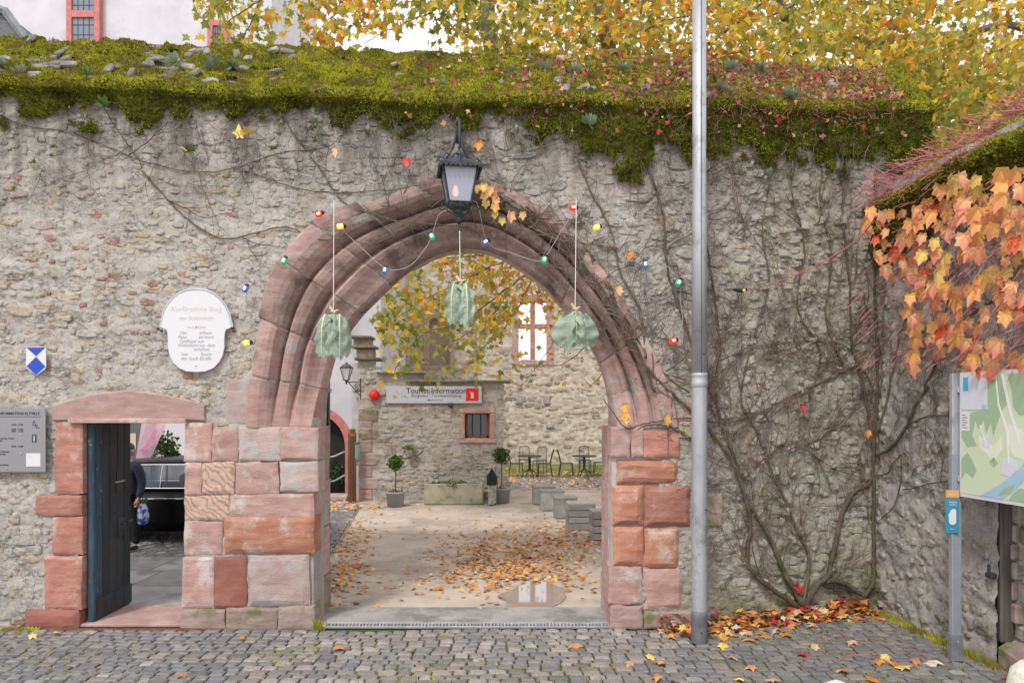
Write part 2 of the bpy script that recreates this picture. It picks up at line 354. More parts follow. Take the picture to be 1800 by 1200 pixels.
IN16 = [(574,752),(577,690),(592,627),(628,568),(672,522),(720,478),(770,449),(820,438),(868,446),(915,472),(955,504),(998,550),(1035,603),(1057,655),(1067,700),(1070,752)]
OUT16 = [(432,752),(438,670),(452,575),(478,478),(525,412),(590,372),(675,345),(768,312),(850,316),(925,350),(992,398),(1050,458),(1100,530),(1145,610),(1175,680),(1190,752)]
def w_at(p, D): return ((p[0]-CX)/F*D, EYE-(p[1]-HY)/F*D)
NI = 40; INc = catmull([w_at(p, 8.33) for p in IN16], NI); OUc = catmull([w_at(p, 7.75) for p in OUT16], NI)
def ring_pt(t, u):
    k = min(max(t, 0)*NI, len(INc)-1.001); i = int(k); f = k-i
    a = [INc[i][j]*(1-f)+INc[i+1][j]*f for j in (0,1)]; c = [OUc[i][j]*(1-f)+OUc[i+1][j]*f for j in (0,1)]
    return a[0]*(1-u)+c[0]*u, a[1]*(1-u)+c[1]*u
RHOLE = [(-2.25,-1)]+[ring_pt(i*.25, .86) for i in range(61)]+[(1.1,-1)]
gate_wall = thing('gate_wall', 'mossy rubble gate wall with the pointed sandstone archway and a small side door', 'wall', (0, 7.75, 0))
gate_wall.location = (0,0,0); gate_wall['kind'] = 'thing'
wall_grid('mortar_face', S_main, np.arange(-7.6, 4.93, .022), np.arange(-.05, 6.0, .022), main_disp, hole_main, M['mortar'], gate_wall)
# body behind the face: rear and end faces with the same openings, 0.8 m thick
m_ = MB()
for a, b, z0, z1 in ((-7.6,-4.80,0,5.6), (-4.80,-3.56,2.3,5.6), (-3.56,-2.98,0,5.6), (-2.98,1.95,5.05,5.6), (1.95,4.9,0,5.6)):
    yb = 8.55; yf = max(YF(a), YF(b))+.04
    if a > 1: yb = 9.1
    m_.box(((a+b)/2, (yf+yb)/2, (z0+z1)/2), (b-a, yb-yf, z1-z0))
# spandrels behind the ring
m_.build('wall_core', M['mortar_far'], gate_wall)

# --- rubble stones as parts
def stone_shape(seed, n=9):
    r = random.Random(seed); vs = []; fs = []; out = []
    for k in range(n):
        w = 2*PI*(k+r.uniform(-.25,.25))/n; e = (1/max(abs(math.cos(w)), abs(math.sin(w))))**.75
        rr = e*r.uniform(.86, 1.08); out.append((.5*rr*math.cos(w), .5*rr*math.sin(w)))
    cx, cz = r.uniform(-.1,.1), r.uniform(-.1,.1)
    for (s, y) in ((1.0, .35), (.93, -.6), (.72, -.95)):
        for x, z in out: vs.append((x*s+cx*(1-s), y+r.uniform(-.14,.14)*(y<0), z*s+cz*(1-s)))
    vs.append((cx*.4, -1.0+r.uniform(-.1,.15), cz*.4)); c = 3*n
    for q in range(2):
        for k in range(n): fs.append((q*n+k, q*n+(k+1)%n, q*n+n+(k+1)%n, q*n+n+k))
    for k in range(n): fs.append((2*n+k, 2*n+(k+1)%n, c))
    return vs, fs
SHAPES = [stone_shape(i, 7+i%4) for i in range(18)]
_sc = {}
def stone_mesh(i, mk):
    if (i, mk) not in _sc:
        b = MB(); b.add(*SHAPES[i]); _sc[(i, mk)] = b.mesh('stone', M[mk])
    return _sc[(i, mk)]
def courses(u0, u1, z0, z1, h, w, keep, pick, wob=.02, prot=(.012,.035)):
    out = []; z = z0
    while z < z1:
        hh = R.uniform(*h); u = u0+R.uniform(-.2, 0)
        while u < u1:
            ww = R.uniform(*w)*(.6 if R.random() < .25 else 1)
            cu = u+ww/2; cz = z+hh/2+R.uniform(-wob, wob)+.05*math.sin(cu*1.3+z)
            if R.random() < keep(cu, cz): out.append([cu, cz, ww*R.uniform(.86,.99), hh*R.uniform(.8,1.02), R.uniform(-.13,.13), R.uniform(*prot), pick(cu, cz)])
            u += ww
        z += hh*.98
    return out
def place_stones(parent, items, Sf, normal_rz, nparts, view, rest_name='small_stones', nm='stone'):
    """items [u, z, w, h, tilt, protrusion, material]; the largest that the photograph shows become parts"""
    items = sorted(items, key=lambda s: -(s[2]*s[3]*(1 if view(s) else 1e-3)))
    for s in items[:nparts]:
        o = bpy.data.objects.new(nm, stone_mesh(R.randrange(18), s[6])); p = Sf(s[0], s[1])
        o.location = p; o.rotation_euler = (0, s[4], normal_rz); o.scale = (s[2], s[5], s[3]); link(o, parent)
    rest = items[nparts:]; mk = sorted(set(s[6] for s in items)); b = MB()
    cr, sr = math.cos(normal_rz), math.sin(normal_rz)
    for s in rest:
        vs, fs = SHAPES[R.randrange(18)]; p = Sf(s[0], s[1]); ct, st = math.cos(s[4]), math.sin(s[4]); o = []
        for x, y, z in vs:
            x *= s[2]; y *= s[5]; z *= s[3]; x, z = x*ct+z*st, -x*st+z*ct
            o.append((p[0]+x*cr-y*sr, p[1]+x*sr+y*cr, p[2]+z))
        b.add(o, fs, mk.index(s[6]))
    if rest: tag(b.build(rest_name, [M[k] for k in mk], parent), kind='stuff')
def wpick(*ws):
    t = sum(w for _, w in ws); r = R.random()*t
    for k, w in ws:
        r -= w
        if r <= 0: return k
    return ws[-1][0]
def keep_main(u, z):
    D = float(YF(u)); px = CX+u/D*F; py = HY-(z-EYE)/D*F
    if z > 5.75 or u > 4.7 or inpoly(px, py, EX_ARCH) or inpoly(px, py, EX_DOOR): return 0
    cl = float(fbm(u*1.1+5, z*1.3, 3))
    if px < 440: return (.30 if py > 300 else .5)*(.4+1.3*(cl > .48))
    if px < 800: return .5*(.4+1.3*(cl > .46))
    return .72
def pick_main(u, z):
    D = float(YF(u)); px = CX+u/D*F; py = HY-(z-EYE)/D*F
    if py < 300: return wpick(('st_grey',5),('st_dark',3),('st_olive',1.5),('st_pale',.8),('st_pink',.5))
    if px < 460: return wpick(('st_grey',3),('st_ochre',2.6),('st_pale',2.2),('st_pink',1.6),('st_red',1.1 if 380 < py < 620 else .3))
    if px > 1200: return wpick(('st_grey',4),('st_olive',4),('st_ochre',.8),('st_dark',.8),('st_pale',1.3))
    return wpick(('st_grey',5),('st_pale',1.6),('st_ochre',.8),('st_olive',1.4),('st_dark',.5))
def sf_main(u, z): return (u, float(YF(u))-float(main_disp(np.array(u), np.array(z)))+.004, z)
items = courses(-7.4, 4.75, .02, 5.75, (.07,.15), (.10,.32), keep_main, pick_main, .025, (.004,.018))
items += courses(-7.4, 4.85, .05, 5.7, (.05,.07), (.06,.14), lambda u, z: .3*(keep_main(u,z) > 0), pick_main, .03, (.008,.02))
place_stones(gate_wall, items, sf_main, 0, 290, lambda s: -5.6 < s[0] < 4.3 and s[1] > .05)

# --- dressed sandstone blocks
def block(name, x0, z0, x1, z1, yfront, depth, m, parent, seed=0, wob=.017, rough=.014, nx=9, nz=8, edge=.012, poly=None):
    """a hewn block: lumpy front with worn arrises; poly maps the unit square to an uneven outline"""
    r = random.Random(seed*7+1); vs = []; fs = []
    us = [0, .04, .1]+[.1+.8*i/(nx-3) for i in range(1, nx-3)]+[.9, .96, 1]; ws = [0, .05, .13]+[.13+.74*i/(nz-3) for i in range(1, nz-3)]+[.87, .95, 1]
    o1, o2 = r.uniform(0,90), r.uniform(0,90)
    def rim(u, w):
        return (x0+(x1-x0)*u + wob*(float(fbm(w*2.2+o1, u*3, 3))-.5)*2, z0+(z1-z0)*w + wob*(float(fbm(u*2.5+o2, w*3, 3))-.5)*2)
    for w in ws:
        for u in us:
            x, z = rim(u, w); e = min(u*(x1-x0), (1-u)*(x1-x0), w*(z1-z0), (1-w)*(z1-z0)); 
            zn = .03 if edge < .02 else .075; y = yfront + (edge*max(0, 1-e/zn)**1.5 if e < zn else 0) - rough*(float(fbm(x*7+o1, z*7, 4))-.5)*2 - rough*.6*(float(fbm(x*2+o2, z*14, 3))-.5)*2
            vs.append((x, y, z))
    n = len(us); k = len(ws)
    for j in range(k-1):
        for i in range(n-1): fs.append((j*n+i, j*n+i+1, (j+1)*n+i+1, (j+1)*n+i))
    loop = [i for i in range(n)]+[j*n+n-1 for j in range(1, k)]+[(k-1)*n+i for i in range(n-2, -1, -1)]+[j*n for j in range(k-2, 0, -1)]
    b0 = len(vs)
    for i in loop: vs.append((vs[i][0], yfront+depth, vs[i][2]))
    L_ = len(loop)
    for i in range(L_): fs.append((loop[i], b0+i, b0+(i+1)%L_, loop[(i+1)%L_]))
    fs.append(tuple(b0+i for i in range(L_)))
    b = MB(); b.add(vs, fs); return b.build(name, m, parent, smooth=False)
M['pale_mortar'] = mat('pale_joint_mortar', (.40,.36,.33), (.5,.46,.42), bump=.4)
archway = thing('stone_archway', 'pointed archway of moulded red sandstone voussoirs on block piers', 'archway')
archway['kind'] = 'thing'
side_frame = thing('side_door_frame', 'red sandstone surround of the small doorway with a low gabled lintel', 'door frame'); side_frame['kind'] = 'thing'
def blk(r, mk, parent, pr=.025, depth=.3, seed=None, gap=1.0, rough=.012, **k):
    x0, y0, x1, y1 = r; a = WP(x0+gap*.5, y1-gap*.5); b = WP(x1-gap*.5, y0+gap*.5)
    return block('block', a.x, max(a.z, -.02), b.x, b.z, 7.75-pr, depth, M[mk], parent, seed if seed is not None else int(x0*3+y0), rough=rough, **k)
# pier left of the arch (pixel rects measured in the photograph) and the jamb it shares with the little door
for r, mk, kw in (
    ((325,742,373,812),'sand_pink',{}), ((373,752,420,812),'sand_pink',{}), ((421,749,495,810),'sand_pale',{}), ((495,749,560,808),'sand_archlow',{}),
    ((325,813,355,869),'sand_pink',{}), ((356,812,414,869),'sand_vein',{}), ((415,811,491,869),'sand_pink',{}), ((492,810,560,864),'sand_pale',{}),
    ((325,870,403,914),'sand_vein',{}), ((404,866,552,913),'sand_pink',{}), ((325,915,393,976),'sand_pink',{}), ((394,906,554,972),'sand_orange',dict(pr=.05, edge=.03)),
    ((321,977,377,1068),'sand_pink',dict(pr=.03)), ((377,977,434,1066),'sand_dark',{}), ((435,973,545,1066),'sand_pale',dict(pr=.03, edge=.03)),
    ((320,1068,398,1108),'sand_grey',dict(pr=.05)), ((399,1067,490,1107),'sand_grey',dict(pr=.05)), ((491,1064,556,1106),'sand_grey',dict(pr=.06)),
    ((1073,751,1108,803),'sand_archlow',{}), ((1108,751,1130,803),'sand_pink',{}), ((1130,756,1196,803),'sand_red',{}),
    ((1083,806,1196,852),'sand_orange',dict(pr=.03, edge=.06)), ((1076,853,1131,923),'sand_orange',dict(pr=.06, edge=.06)), ((1131,853,1214,926),'sand_red',dict(pr=.05, edge=.05)),
    ((1077,925,1131,994),'sand_orange',dict(pr=.045, edge=.045)), ((1131,927,1194,998),'sand_orange',dict(pr=.045, edge=.045)), ((1070,995,1129,1062),'sand_pink',dict(pr=.03)), ((1130,999,1200,1071),'sand_pink',dict(pr=.035, edge=.04)),
    ((1072,1063,1129,1104),'sand_archlow',dict(pr=.04)), ((1130,1072,1216,1104),'sand_grey',dict(pr=.05))):
    blk(r, mk, archway, **kw)
blk((394,660,439,748), 'sand_pale', archway, pr=.012, seed=77); blk((1192,700,1225,760), 'sand_archlow', archway, pr=.01, seed=78)
blk((1216,866,1268,926), 'sand_grey', archway, pr=-.002, seed=79)
# inner reveals, set back behind the front blocks
for i, (z0, z1) in enumerate(((0,.42),(.42,1.0),(1.0,1.55),(1.55,2.18))):
    block('reveal_block', -2.55, z0+.003, -2.185-.004*(i%2), z1-.004, 7.97, .58, M['sand_grey' if i < 1 else 'sand_archlow'], archway, 40+i, rough=.006)
    block('reveal_block', 1.075+.004*(i%2), z0+.003, 1.5, z1-.004, 7.97, .60, M['sand_pink' if i % 2 else 'sand_archlow'], archway, 50+i, rough=.006)
jm = MB(); jm.box((-2.86, 8.0, 1.08), (1.38, .44, 2.16)); jm.build('joint_mortar', M['pale_mortar'], archway)
jm = MB(); jm.box((1.5, 8.0, 1.08), (.82, .44, 2.16)); jm.build('joint_mortar', M['pale_mortar'], archway)
# little door: stacked jamb on its left and the lintel
for r, mk, kw in (((99,741,147,868),'sand_red',dict(pr=.03)), ((66,869,147,905),'sand_red',dict(pr=.04)), ((93,906,147,975),'sand_red',{}), ((79,976,146,1070),'sand_red',dict(pr=.03)), ((47,1070,143,1107),'sand_dark',dict(pr=.055, edge=.03))):
    blk(r, mk, side_frame, depth=.32, **kw)
block('reveal_block', -5.2, .0, -4.74, 2.3, 8.08, .45, M['sand_dark'], side_frame, 5)
block('reveal_block', -3.56, .0, -3.3, 2.3, 7.99, .55, M['sand_archlow'], side_frame, 6)
LT = [(95,739),(93,716),(125,702),(165,690),(225,684),(280,690),(330,703),(360,714),(364,741)]
top = catmull([(95,714),(125,703),(165,692),(225,686),(280,691),(330,702),(361,713)], 4)
vs = []; n_ = len(top)
for (px, py) in top:
    w = WP(px, py); x = w.x
    for t, dy in ((0,.012),(.06,0),(.5,0),(.94,0),(1,.014)):
        zb = EYE-(739-HY)/F*7.75; z = zb+(w.z-zb)*(t if t < 1 else 1)
        vs.append((x, 7.75-.03+dy-.012*(float(fbm(x*6, z*14, 3))-.5), z))
    vs.append((x, 8.5, w.z)); vs.append((x, 8.5, zb))
fs = []
for i in range(n_-1):
    for k in range(7): fs.append((i*7+k, i*7+7+k, i*7+7+(k+1)%7, i*7+(k+1)%7))
fs.append(tuple(range(7))); fs.append(tuple((n_-1)*7+k for k in range(6, -1, -1)))
b = MB(); b.add(vs, fs); b.build('lintel', M['sand_pale' ] if False else M['sand_archlow'], side_frame)
b = MB(); a1, a2 = WP(126,730), WP(331,741); b.box(((a1.x+a2.x)/2, 7.70, a2.z+.012), (a2.x-a1.x, .045, .05), bev=.005); b.build('drip_moulding', M['sand_pink'], side_frame)
b = MB(); b.box((-4.16, 8.13, .02), (1.24, .78, .04), bev=.01); b.build('door_sill', M['sand_archlow'], side_frame)

# --- the moulded ring
PROF = [(0,.58),(0,.52),(0,.43),(.015,.385),(.05,.35),(.12,.325),(.19,.28),(.25,.225),(.30,.20),(.33,.215),(.35,.30),(.385,.31),(.41,.22),(.45,.15),(.51,.115),(.56,.10),(.59,.115),(.61,.20),(.635,.21),(.655,.13),(.70,.045),(.75,.0),(.82,-.028),(.9,-.035),(.97,-.03),(1.0,-.01),(1.0,.12)]
JT = [0,1.1,2.15,3.3,4.4,5.5,6.6,7.55,8.5,9.6,10.7,11.7,12.7,13.9,15]
def ring_seg(t0, t1, ins, nm, m, seed, grow=0.0):
    r = random.Random(seed); n = max(5, int((t1-t0)*7)+2); ts = [t0+(t1-t0)*i/(n-1) for i in range(n)]
    g = .012 if ins else 0; ts = [t0+g, t0+g+.03]+ts[1:-1]+[t1-g-.03, t1-g] if ins else ts
    js = r.uniform(-.06,.06); ou = 1+r.uniform(-.05,.05)*(ins > 0)
    vs = []; k = len(PROF)
    for i, t in enumerate(ts):
        e = .01 if ins and i in (0, len(ts)-1) else 0
        for q, (u, y) in enumerate(PROF):
            uu = (u*ou if u > .7 else u) if ins else min(max(u, .02), .985)
            x, z = ring_pt(t+js*0, uu)
            d = grow + e + (.014*(float(fbm(x*6+seed, z*6, 4))-.5)*2 if 1 < q < k-1 else 0)+r.uniform(-.002,.002)
            dx = .006*(float(fbm(x*5+31, z*5+seed, 3))-.5)*2
            lo_ = min(t, 15-t); sc = .25+.75*min(1, max(0, (lo_-.15)/1.0)); yy = y*sc if (3 < q < k-1 and y > 0) else y
            vs.append((x+dx, 7.75+yy+d, z+dx))
    fs = []
    for i in range(len(ts)-1):
        for q in range(k-1): fs.append((i*k+q, i*k+q+1, (i+1)*k+q+1, (i+1)*k+q))
        fs.append((i*k+k-1, i*k, (i+1)*k, (i+1)*k+k-1))
    fs.append(tuple(range(k))); fs.append(tuple((len(ts)-1)*k+q for q in range(k-1, -1, -1)))
    b = MB(); b.add(vs, fs); return b.build(nm, m, archway)
for i in range(len(JT)-1):
    ring_seg(JT[i], JT[i+1], 1, 'voussoir', M['sand_archlow' if i in (0,1,13,12) else 'sand_mid' if i in (2,3,10,11) else 'sand_arch'], 100+i)
ring_seg(0, 15, 0, 'ring_mortar', M['mortar'], 99, .016)
b = MB()                                              # the wall above the ring, filling behind it up to the rear face
for i in range(60):
    t0, t1 = i*.25, i*.25+.25; a, c = ring_pt(t0, .12), ring_pt(t1, .12); d, e = ring_pt(t0, .95), ring_pt(t1, .95)
    vs = []
    for yy in (7.95+.2, 8.55):
        for q in (a, c, e, d): vs.append((q[0], yy, q[1]))
    # stay clear of the moulded inner edge
    for j in (0,1,4,5):
        o = d if j in (0,4) else e; p = vs[j]; vs[j] = (p[0]+(o[0]-p[0])*.02, p[1], p[2]+(o[1]-p[1])*.02)
    b.add(vs, [(0,1,2,3),(7,6,5,4),(0,4,5,1),(3,2,6,7),(0,3,7,4),(1,5,6,2)])
b.build('ring_core', M['mortar_far'], archway)

# ------------------------------------------------------------------ moss
def moss_layer(name, S, us, vs, thick, mask, parent, ntuft, tl=(.012,.03), bright=lambda u, v: v > 0):
    U, V = np.meshgrid(us, vs); T = thick(U, V); K = mask(U, V)
    T = T*sstep(0, .25, K)-.03*(K <= 0)
    Pn = S(U.ravel(), V.ravel(), T.ravel()); n = len(us); k = len(vs); I = np.arange(n*k).reshape(k, n)
    Q = np.stack([I[:-1,:-1], I[:-1,1:], I[1:,1:], I[1:,:-1]], -1).reshape(-1, 4)
    ok = (K[:-1,:-1].ravel() > -.02) & (K[1:,1:].ravel() > -.02); Q = Q[ok]
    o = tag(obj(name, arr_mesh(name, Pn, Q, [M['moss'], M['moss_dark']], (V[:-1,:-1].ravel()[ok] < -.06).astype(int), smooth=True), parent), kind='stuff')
    u = NR.uniform(us[0], us[-1], ntuft); v = NR.uniform(vs[0], vs[-1], ntuft)
    kk = mask(u, v); s = kk > NR.uniform(-.16, .12, ntuft); u = u[s]; v = v[s]; n = len(u)
    t = thick(u, v)*sstep(0, .25, kk[s]); p0 = S(u, v, t-.004); p1 = S(u, v, t+.05); nn = (p1-p0); nn /= np.linalg.norm(nn, axis=1)[:,None]
    d = nn+NR.normal(0, .55, (n,3)); d[:,2] += .25; d /= np.linalg.norm(d, axis=1)[:,None]
    side = np.cross(d, NR.normal(0,1,(n,3))); side /= np.linalg.norm(side, axis=1)[:,None]
    L = NR.uniform(tl[0], tl[1], n)[:,None]; wd = L*.28
    A = p0-side*wd; B = p0+side*wd; Cc = p0+d*L
    Vt = np.stack([A,B,Cc], 1).reshape(-1,3); Ft = np.arange(3*n).reshape(n,3)
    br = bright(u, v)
    mi = np.where(NR.random(n) < np.where(br, .85, .34), 0, 1)  # hanging moss below the edge coloured darker, for its shade and own tone
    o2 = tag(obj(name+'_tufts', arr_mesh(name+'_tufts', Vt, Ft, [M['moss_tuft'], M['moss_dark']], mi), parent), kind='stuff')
    return o, o2
def ze(x): return np.interp(x, [-7.6,-5.6,-3,-.5,1.8,4.3,4.95], [5.95,5.92,5.82,5.73,5.67,5.88,5.9])
AS, AC = math.sin(math.radians(49)), math.cos(math.radians(49))
def S_cope(u, v, off):
    w = np.clip(v, 0, None); dn = np.clip(v, None, 0)
    k = sstep(-.05, .06, v)
    zl = .15*(fbm(u*1.1+70, 0*u+3, 3)-.5)*np.exp(-(v/.3)**2)
    y = YF(u)-.05 + w*AC - off*(AS*k+(1-k)); z = ze(u)+zl+dn+w*AS + off*AC*k
    return np.stack([u, y, z], -1)
def th_cope(u, v):
    t = .05*fbm(u*3.0, v*5+3, 3)+.075*(fbm(u*9, v*14+7, 3)-.32)+.022*(fbm(u*34, v*40, 2)-.4)
    return t + .05*np.exp(-((v+.01)/.06)**2)*fbm(u*4, v*0, 2) - .03*(v < -.1)
def mk_cope(u, v):
    px = CX+u/YF(u)*F
    depth = .11+.20*fbm(u*1.7, 3+0*u, 3)+.60*np.clip((px-880)/300, 0, 1)*fbm(u*2.4, 9+0*u, 3)
    lo = depth*1.1+v + (fbm(u*4.2, v*4.2, 4)-.5)*.9*sstep(0, -.25, v) + (fbm(u*14, v*12, 3)-.5)*.5*sstep(-.05, -.25, v)
    lip = .8*np.exp(-(v/.16)**2); bare = (fbm(u*2.6+40, v*6, 4)-.27)*2.4+lip
    left = (fbm(u*3.6+40, v*7+9, 3)-.36)*2.2+lip
    bare = np.where(px < 330, np.minimum(bare, left), bare)
    return np.where(v > 0, bare, lo*1.8)
mossy = thing('moss_cover', 'thick bright green moss over the sloping top of the gate wall', 'moss')
mossy['kind'] = 'stuff'
moss_layer('moss_cushions', S_cope, np.arange(-7.0, 4.95, .024), np.arange(-.85, 1.08, .024), th_cope, mk_cope, mossy, 420000)
# the coping itself, with slabs that poke out of the moss
us = np.arange(-7.6, 4.96, .06); vs = np.arange(-.10, 1.1, .05)
cope = wall_grid('coping', lambda u, v, o: S_cope(u, v, o), us, vs, lambda u, v: -.02+.02*fbm(u*5, v*6, 3)+0*u, None, M['mortar'], gate_wall)
b = MB(); b.box((-2.85, 8.95, 5.75), (9.5, .95, 1.2)); b.build('rear_coping', M['mortar_far'], gate_wall)
b = MB(); b.box((3.4, 9.35, 5.75), (3.0, .5, 1.2)); b.build('rear_coping', M['mortar_far'], gate_wall)
for i in range(44):
    u = R.uniform(-5.7, 4.6) if i > 26 else R.uniform(-5.7, -2.6); v = R.uniform(.03, 1.0); p = S_cope(np.array([u]), np.array([v]), np.array([.05]))[0]
    o = bpy.data.objects.new('coping_stone', stone_mesh(R.randrange(18), wpick(('st_grey',5),('st_pale',1),('st_dark',1))))
    o.location = p; o.rotation_euler = (-math.radians(R.uniform(25,55)), R.uniform(-.2,.2), R.uniform(-.5,.5)); o.scale = (R.uniform(.07,.22), R.uniform(.012,.03), R.uniform(.06,.16)); link(o, gate_wall)
# ------------------------------------------------------------------ bare creeper on the gate wall
def surf(x, z, off=0.0):
    """a point on the gate wall's face, in world coordinates"""
    return Vector((x, float(YF(x))-off-float(main_disp(np.array(x), np.array(z))), z))
def px_xz(px, py): w = WP(px, py); return w.x, w.z
INPX = [w_at(p, 8.33) for p in IN16]
INP = [(-2.2,-1)]+INPX+[(1.1,-1)]
creeper = thing('bare_creeper', 'leafless climbing creeper spreading from a twisted trunk in the wall corner over the gate wall', 'creeper', (0,0,0))
STEMS = [
 ([(1402,1066),(1375,1047),(1340,1022),(1316,997),(1312,960),(1317,915),(1302,850),(1287,800),(1266,740),(1256,680),(1263,600),(1252,500),(1236,400),(1226,320),(1235,240)], .034, .008),
 ([(1408,1064),(1385,1022),(1368,985),(1355,950),(1335,915),(1312,880),(1298,840),(1280,800),(1240,750),(1190,700),(1132,640),(1092,560),(1052,480),(990,420),(905,350),(850,330)], .036, .008),
 ([(1410,1066),(1424,1032),(1445,1014),(1456,1000),(1465,960),(1476,910),(1496,868),(1524,850),(1533,820),(1530,760),(1519,700),(1506,640),(1495,600),(1491,500),(1480,380),(1488,260)], .040, .011),
 ([(1446,1017),(1480,1022),(1514,1042),(1530,1012),(1534,950),(1533,850),(1535,760),(1541,690),(1538,600),(1534,450),(1538,300)], .036, .012),
 ([(1406,1062),(1418,1000),(1418,968),(1400,930),(1380,880),(1352,820),(1330,760),(1302,700),(1322,600),(1350,500),(1340,400),(1368,250)], .022, .006),
 ([(1506,640),(1470,660),(1400,690),(1340,722),(1280,742),(1200,735),(1130,745),(1098,750),(1060,700)], .014, .006),
 ([(1240,800),(1200,760),(1150,745),(1115,757)], .015, .007),
 ([(1250,700),(1200,560),(1172,470),(1165,380),(1140,300),(1120,215)], .016, .008),
 ([(1135,630),(1122,540),(1090,480),(1072,400),(1030,320),(1000,230)], .015, .007),
 ([(1150,690),(1110,590),(1050,500),(1000,440),(950,390),(880,340),(830,322)], .014, .007),
 ([(860,330),(900,362),(970,400),(1030,440),(1070,500),(1100,560),(1150,640),(1210,690)], .013, .006),
 ([(250,300),(290,345),(330,385),(390,420),(450,410),(505,400),(560,422),(610,420),(655,430),(700,408),(745,378)], .009, .005),
 ([(0,205),(60,225),(120,232),(200,262),(240,280),(320,300),(400,300),(490,270),(560,262)], .008, .004),
 ([(500,205),(520,240),(565,300),(600,352),(640,372),(680,355),(760,322)], .008, .005),
 ([(430,300),(480,318),(540,335),(620,338),(700,333),(770,318)], .007, .004),
 ([(150,130),(190,200),(250,290)], .006, .004), ([(640,372),(700,390),(760,395),(830,400)], .008, .005),
 ([(1420,700),(1440,620),(1400,540),(1412,430),(1390,330),(1420,240)], .013, .006), ([(1480,640),(1450,560),(1460,450),(1440,350),(1455,230)], .012, .006),
 ([(1300,850),(1360,790),(1420,780),(1480,740),(1515,690)], .009, .004), ([(1540,700),(1500,620),(1440,600),(1330,610),(1260,660)], .009, .005),
]
stem_nodes = []
for pts, ra, rb in STEMS:
    wp = [px_xz(*p) for p in pts]; c = catmull(wp, 7); n = len(c)
    q = []; rs = []
    for i, (x, z) in enumerate(c):
        t = i/(n-1); rad = (ra+(rb-ra)*t**.6)*1.05; rad *= .85+.3*R.random()
        q.append(surf(x+R.uniform(-1,1)*.006, max(z, .0)+R.uniform(-1,1)*.006, rad*.8+.015+(.03 if z < .5 else 0))); rs.append(rad)
        if i < n-1: stem_nodes.append((x, z, c[i+1][0]-x, c[i+1][1]-z, rad))
    MB().tube(q, rs, 7).build('stem', M['bark'], creeper, smooth=True)
twb = MB(); _n = [0]
def grow(x, z, ang, length, r, depth, up=.10, wob=.26, sides=3, off=.034, bounds=None):
    pts = [surf(x, z, off)]; step = .045; n = int(length/step)
    for i in range(n):
        ang += R.gauss(0, wob)*.6; ang += up*math.sin(PI/2-ang)*.3
        x += math.cos(ang)*step; z += math.sin(ang)*step
        if x < -6.5 or x > 4.42 or z > 5.85 or z < .05: break
        if inpoly(x, z, INP): 
            if R.random() < .7: break
        if bounds and not bounds(x, z): break
        pts.append(surf(x, z, off+R.uniform(-.004,.012)))
        if depth > 0 and R.random() < .17: grow(x, z, ang+R.choice((-1,1))*R.uniform(.35,1.0), length*R.uniform(.3,.6), r*.7, depth-1, up, wob, 3, off, bounds)
    if len(pts) > 1:
        m = len(pts); twb.tube(pts, [r*(1-.6*i/m) for i in range(m)], sides, cap=False); _n[0] += m
def densN(px, py):
    if 1230 < px < 1540: return 1.0
    if 830 < px <= 1230: return .55 if py < 720 else .1
    if 560 < px <= 830: return .13 if py < 420 else .03
    return .08 if py < 430 else 0
for (x, z, dx, dz, rad) in stem_nodes:
    D = float(YF(x)); px = CX+x/D*F; py = HY-(z-EYE)/D*F
    d = densN(px, py)
    if z < .35: continue
    for _ in range(2):
        if R.random() < d*.22:
            a = math.atan2(dz, dx)+R.choice((-1,1))*R.uniform(.15,.8)
            grow(x, z, a, R.uniform(.3,1.2), R.uniform(.0035,.0085), 2)
for i in range(150):                                         # loose runners all over the right half
    px = R.uniform(840, 1545); py = R.uniform(200, 960)
    if py > 700+.6*max(0, px-1250) and px < 1300: continue
    if R.random() > densN(px, py): continue
    x, z = px_xz(px, py); grow(x, z, R.uniform(.2, 2.9), R.uniform(.3,1.0), R.uniform(.0035,.0075), 1)
for i in range(60):
    px = R.uniform(0, 840); py = R.uniform(190, 330); x, z = px_xz(px, py); grow(x, z, R.uniform(-2.6,-.5), R.uniform(.2,.6), R.uniform(.003,.005), 1, up=-.1)
for i in range(150):                                          # hanging shreds under the moss
    px = R.uniform(300, 1600); py = R.uniform(190, 290); x, z = px_xz(px, py); grow(x, z, R.uniform(-2.3,-.8), R.uniform(.15,.5), R.uniform(.003,.005), 1, up=-.25, off=.085)
tag(twb.build('twigs', M['twig'], creeper), kind='stuff')
# short red leaf stalks left on the vine
sk = MB()
for i in range(450):
    px = R.uniform(860, 1560); py = R.uniform(330, 900) if R.random() < .6 else R.uniform(120, 330)
    if py > 760 and px < 1250: continue
    x, z = px_xz(px, py)
    if inpoly(x, z, INP): continue
    p = surf(x, z, .02) if py > 250 else surf(x, min(z, 5.75), .10); a = R.uniform(0, PI); l = R.uniform(.04,.13)
    sk.tube([p, p+Vector((math.cos(a)*l*.5, -.02, math.sin(a)*l*.5-.01)), p+Vector((math.cos(a)*l, -.05, math.sin(a)*l-.01))], .0018, 3, cap=False)
tag(sk.build('leaf_stalks', M['red_stalk'], creeper), kind='stuff')

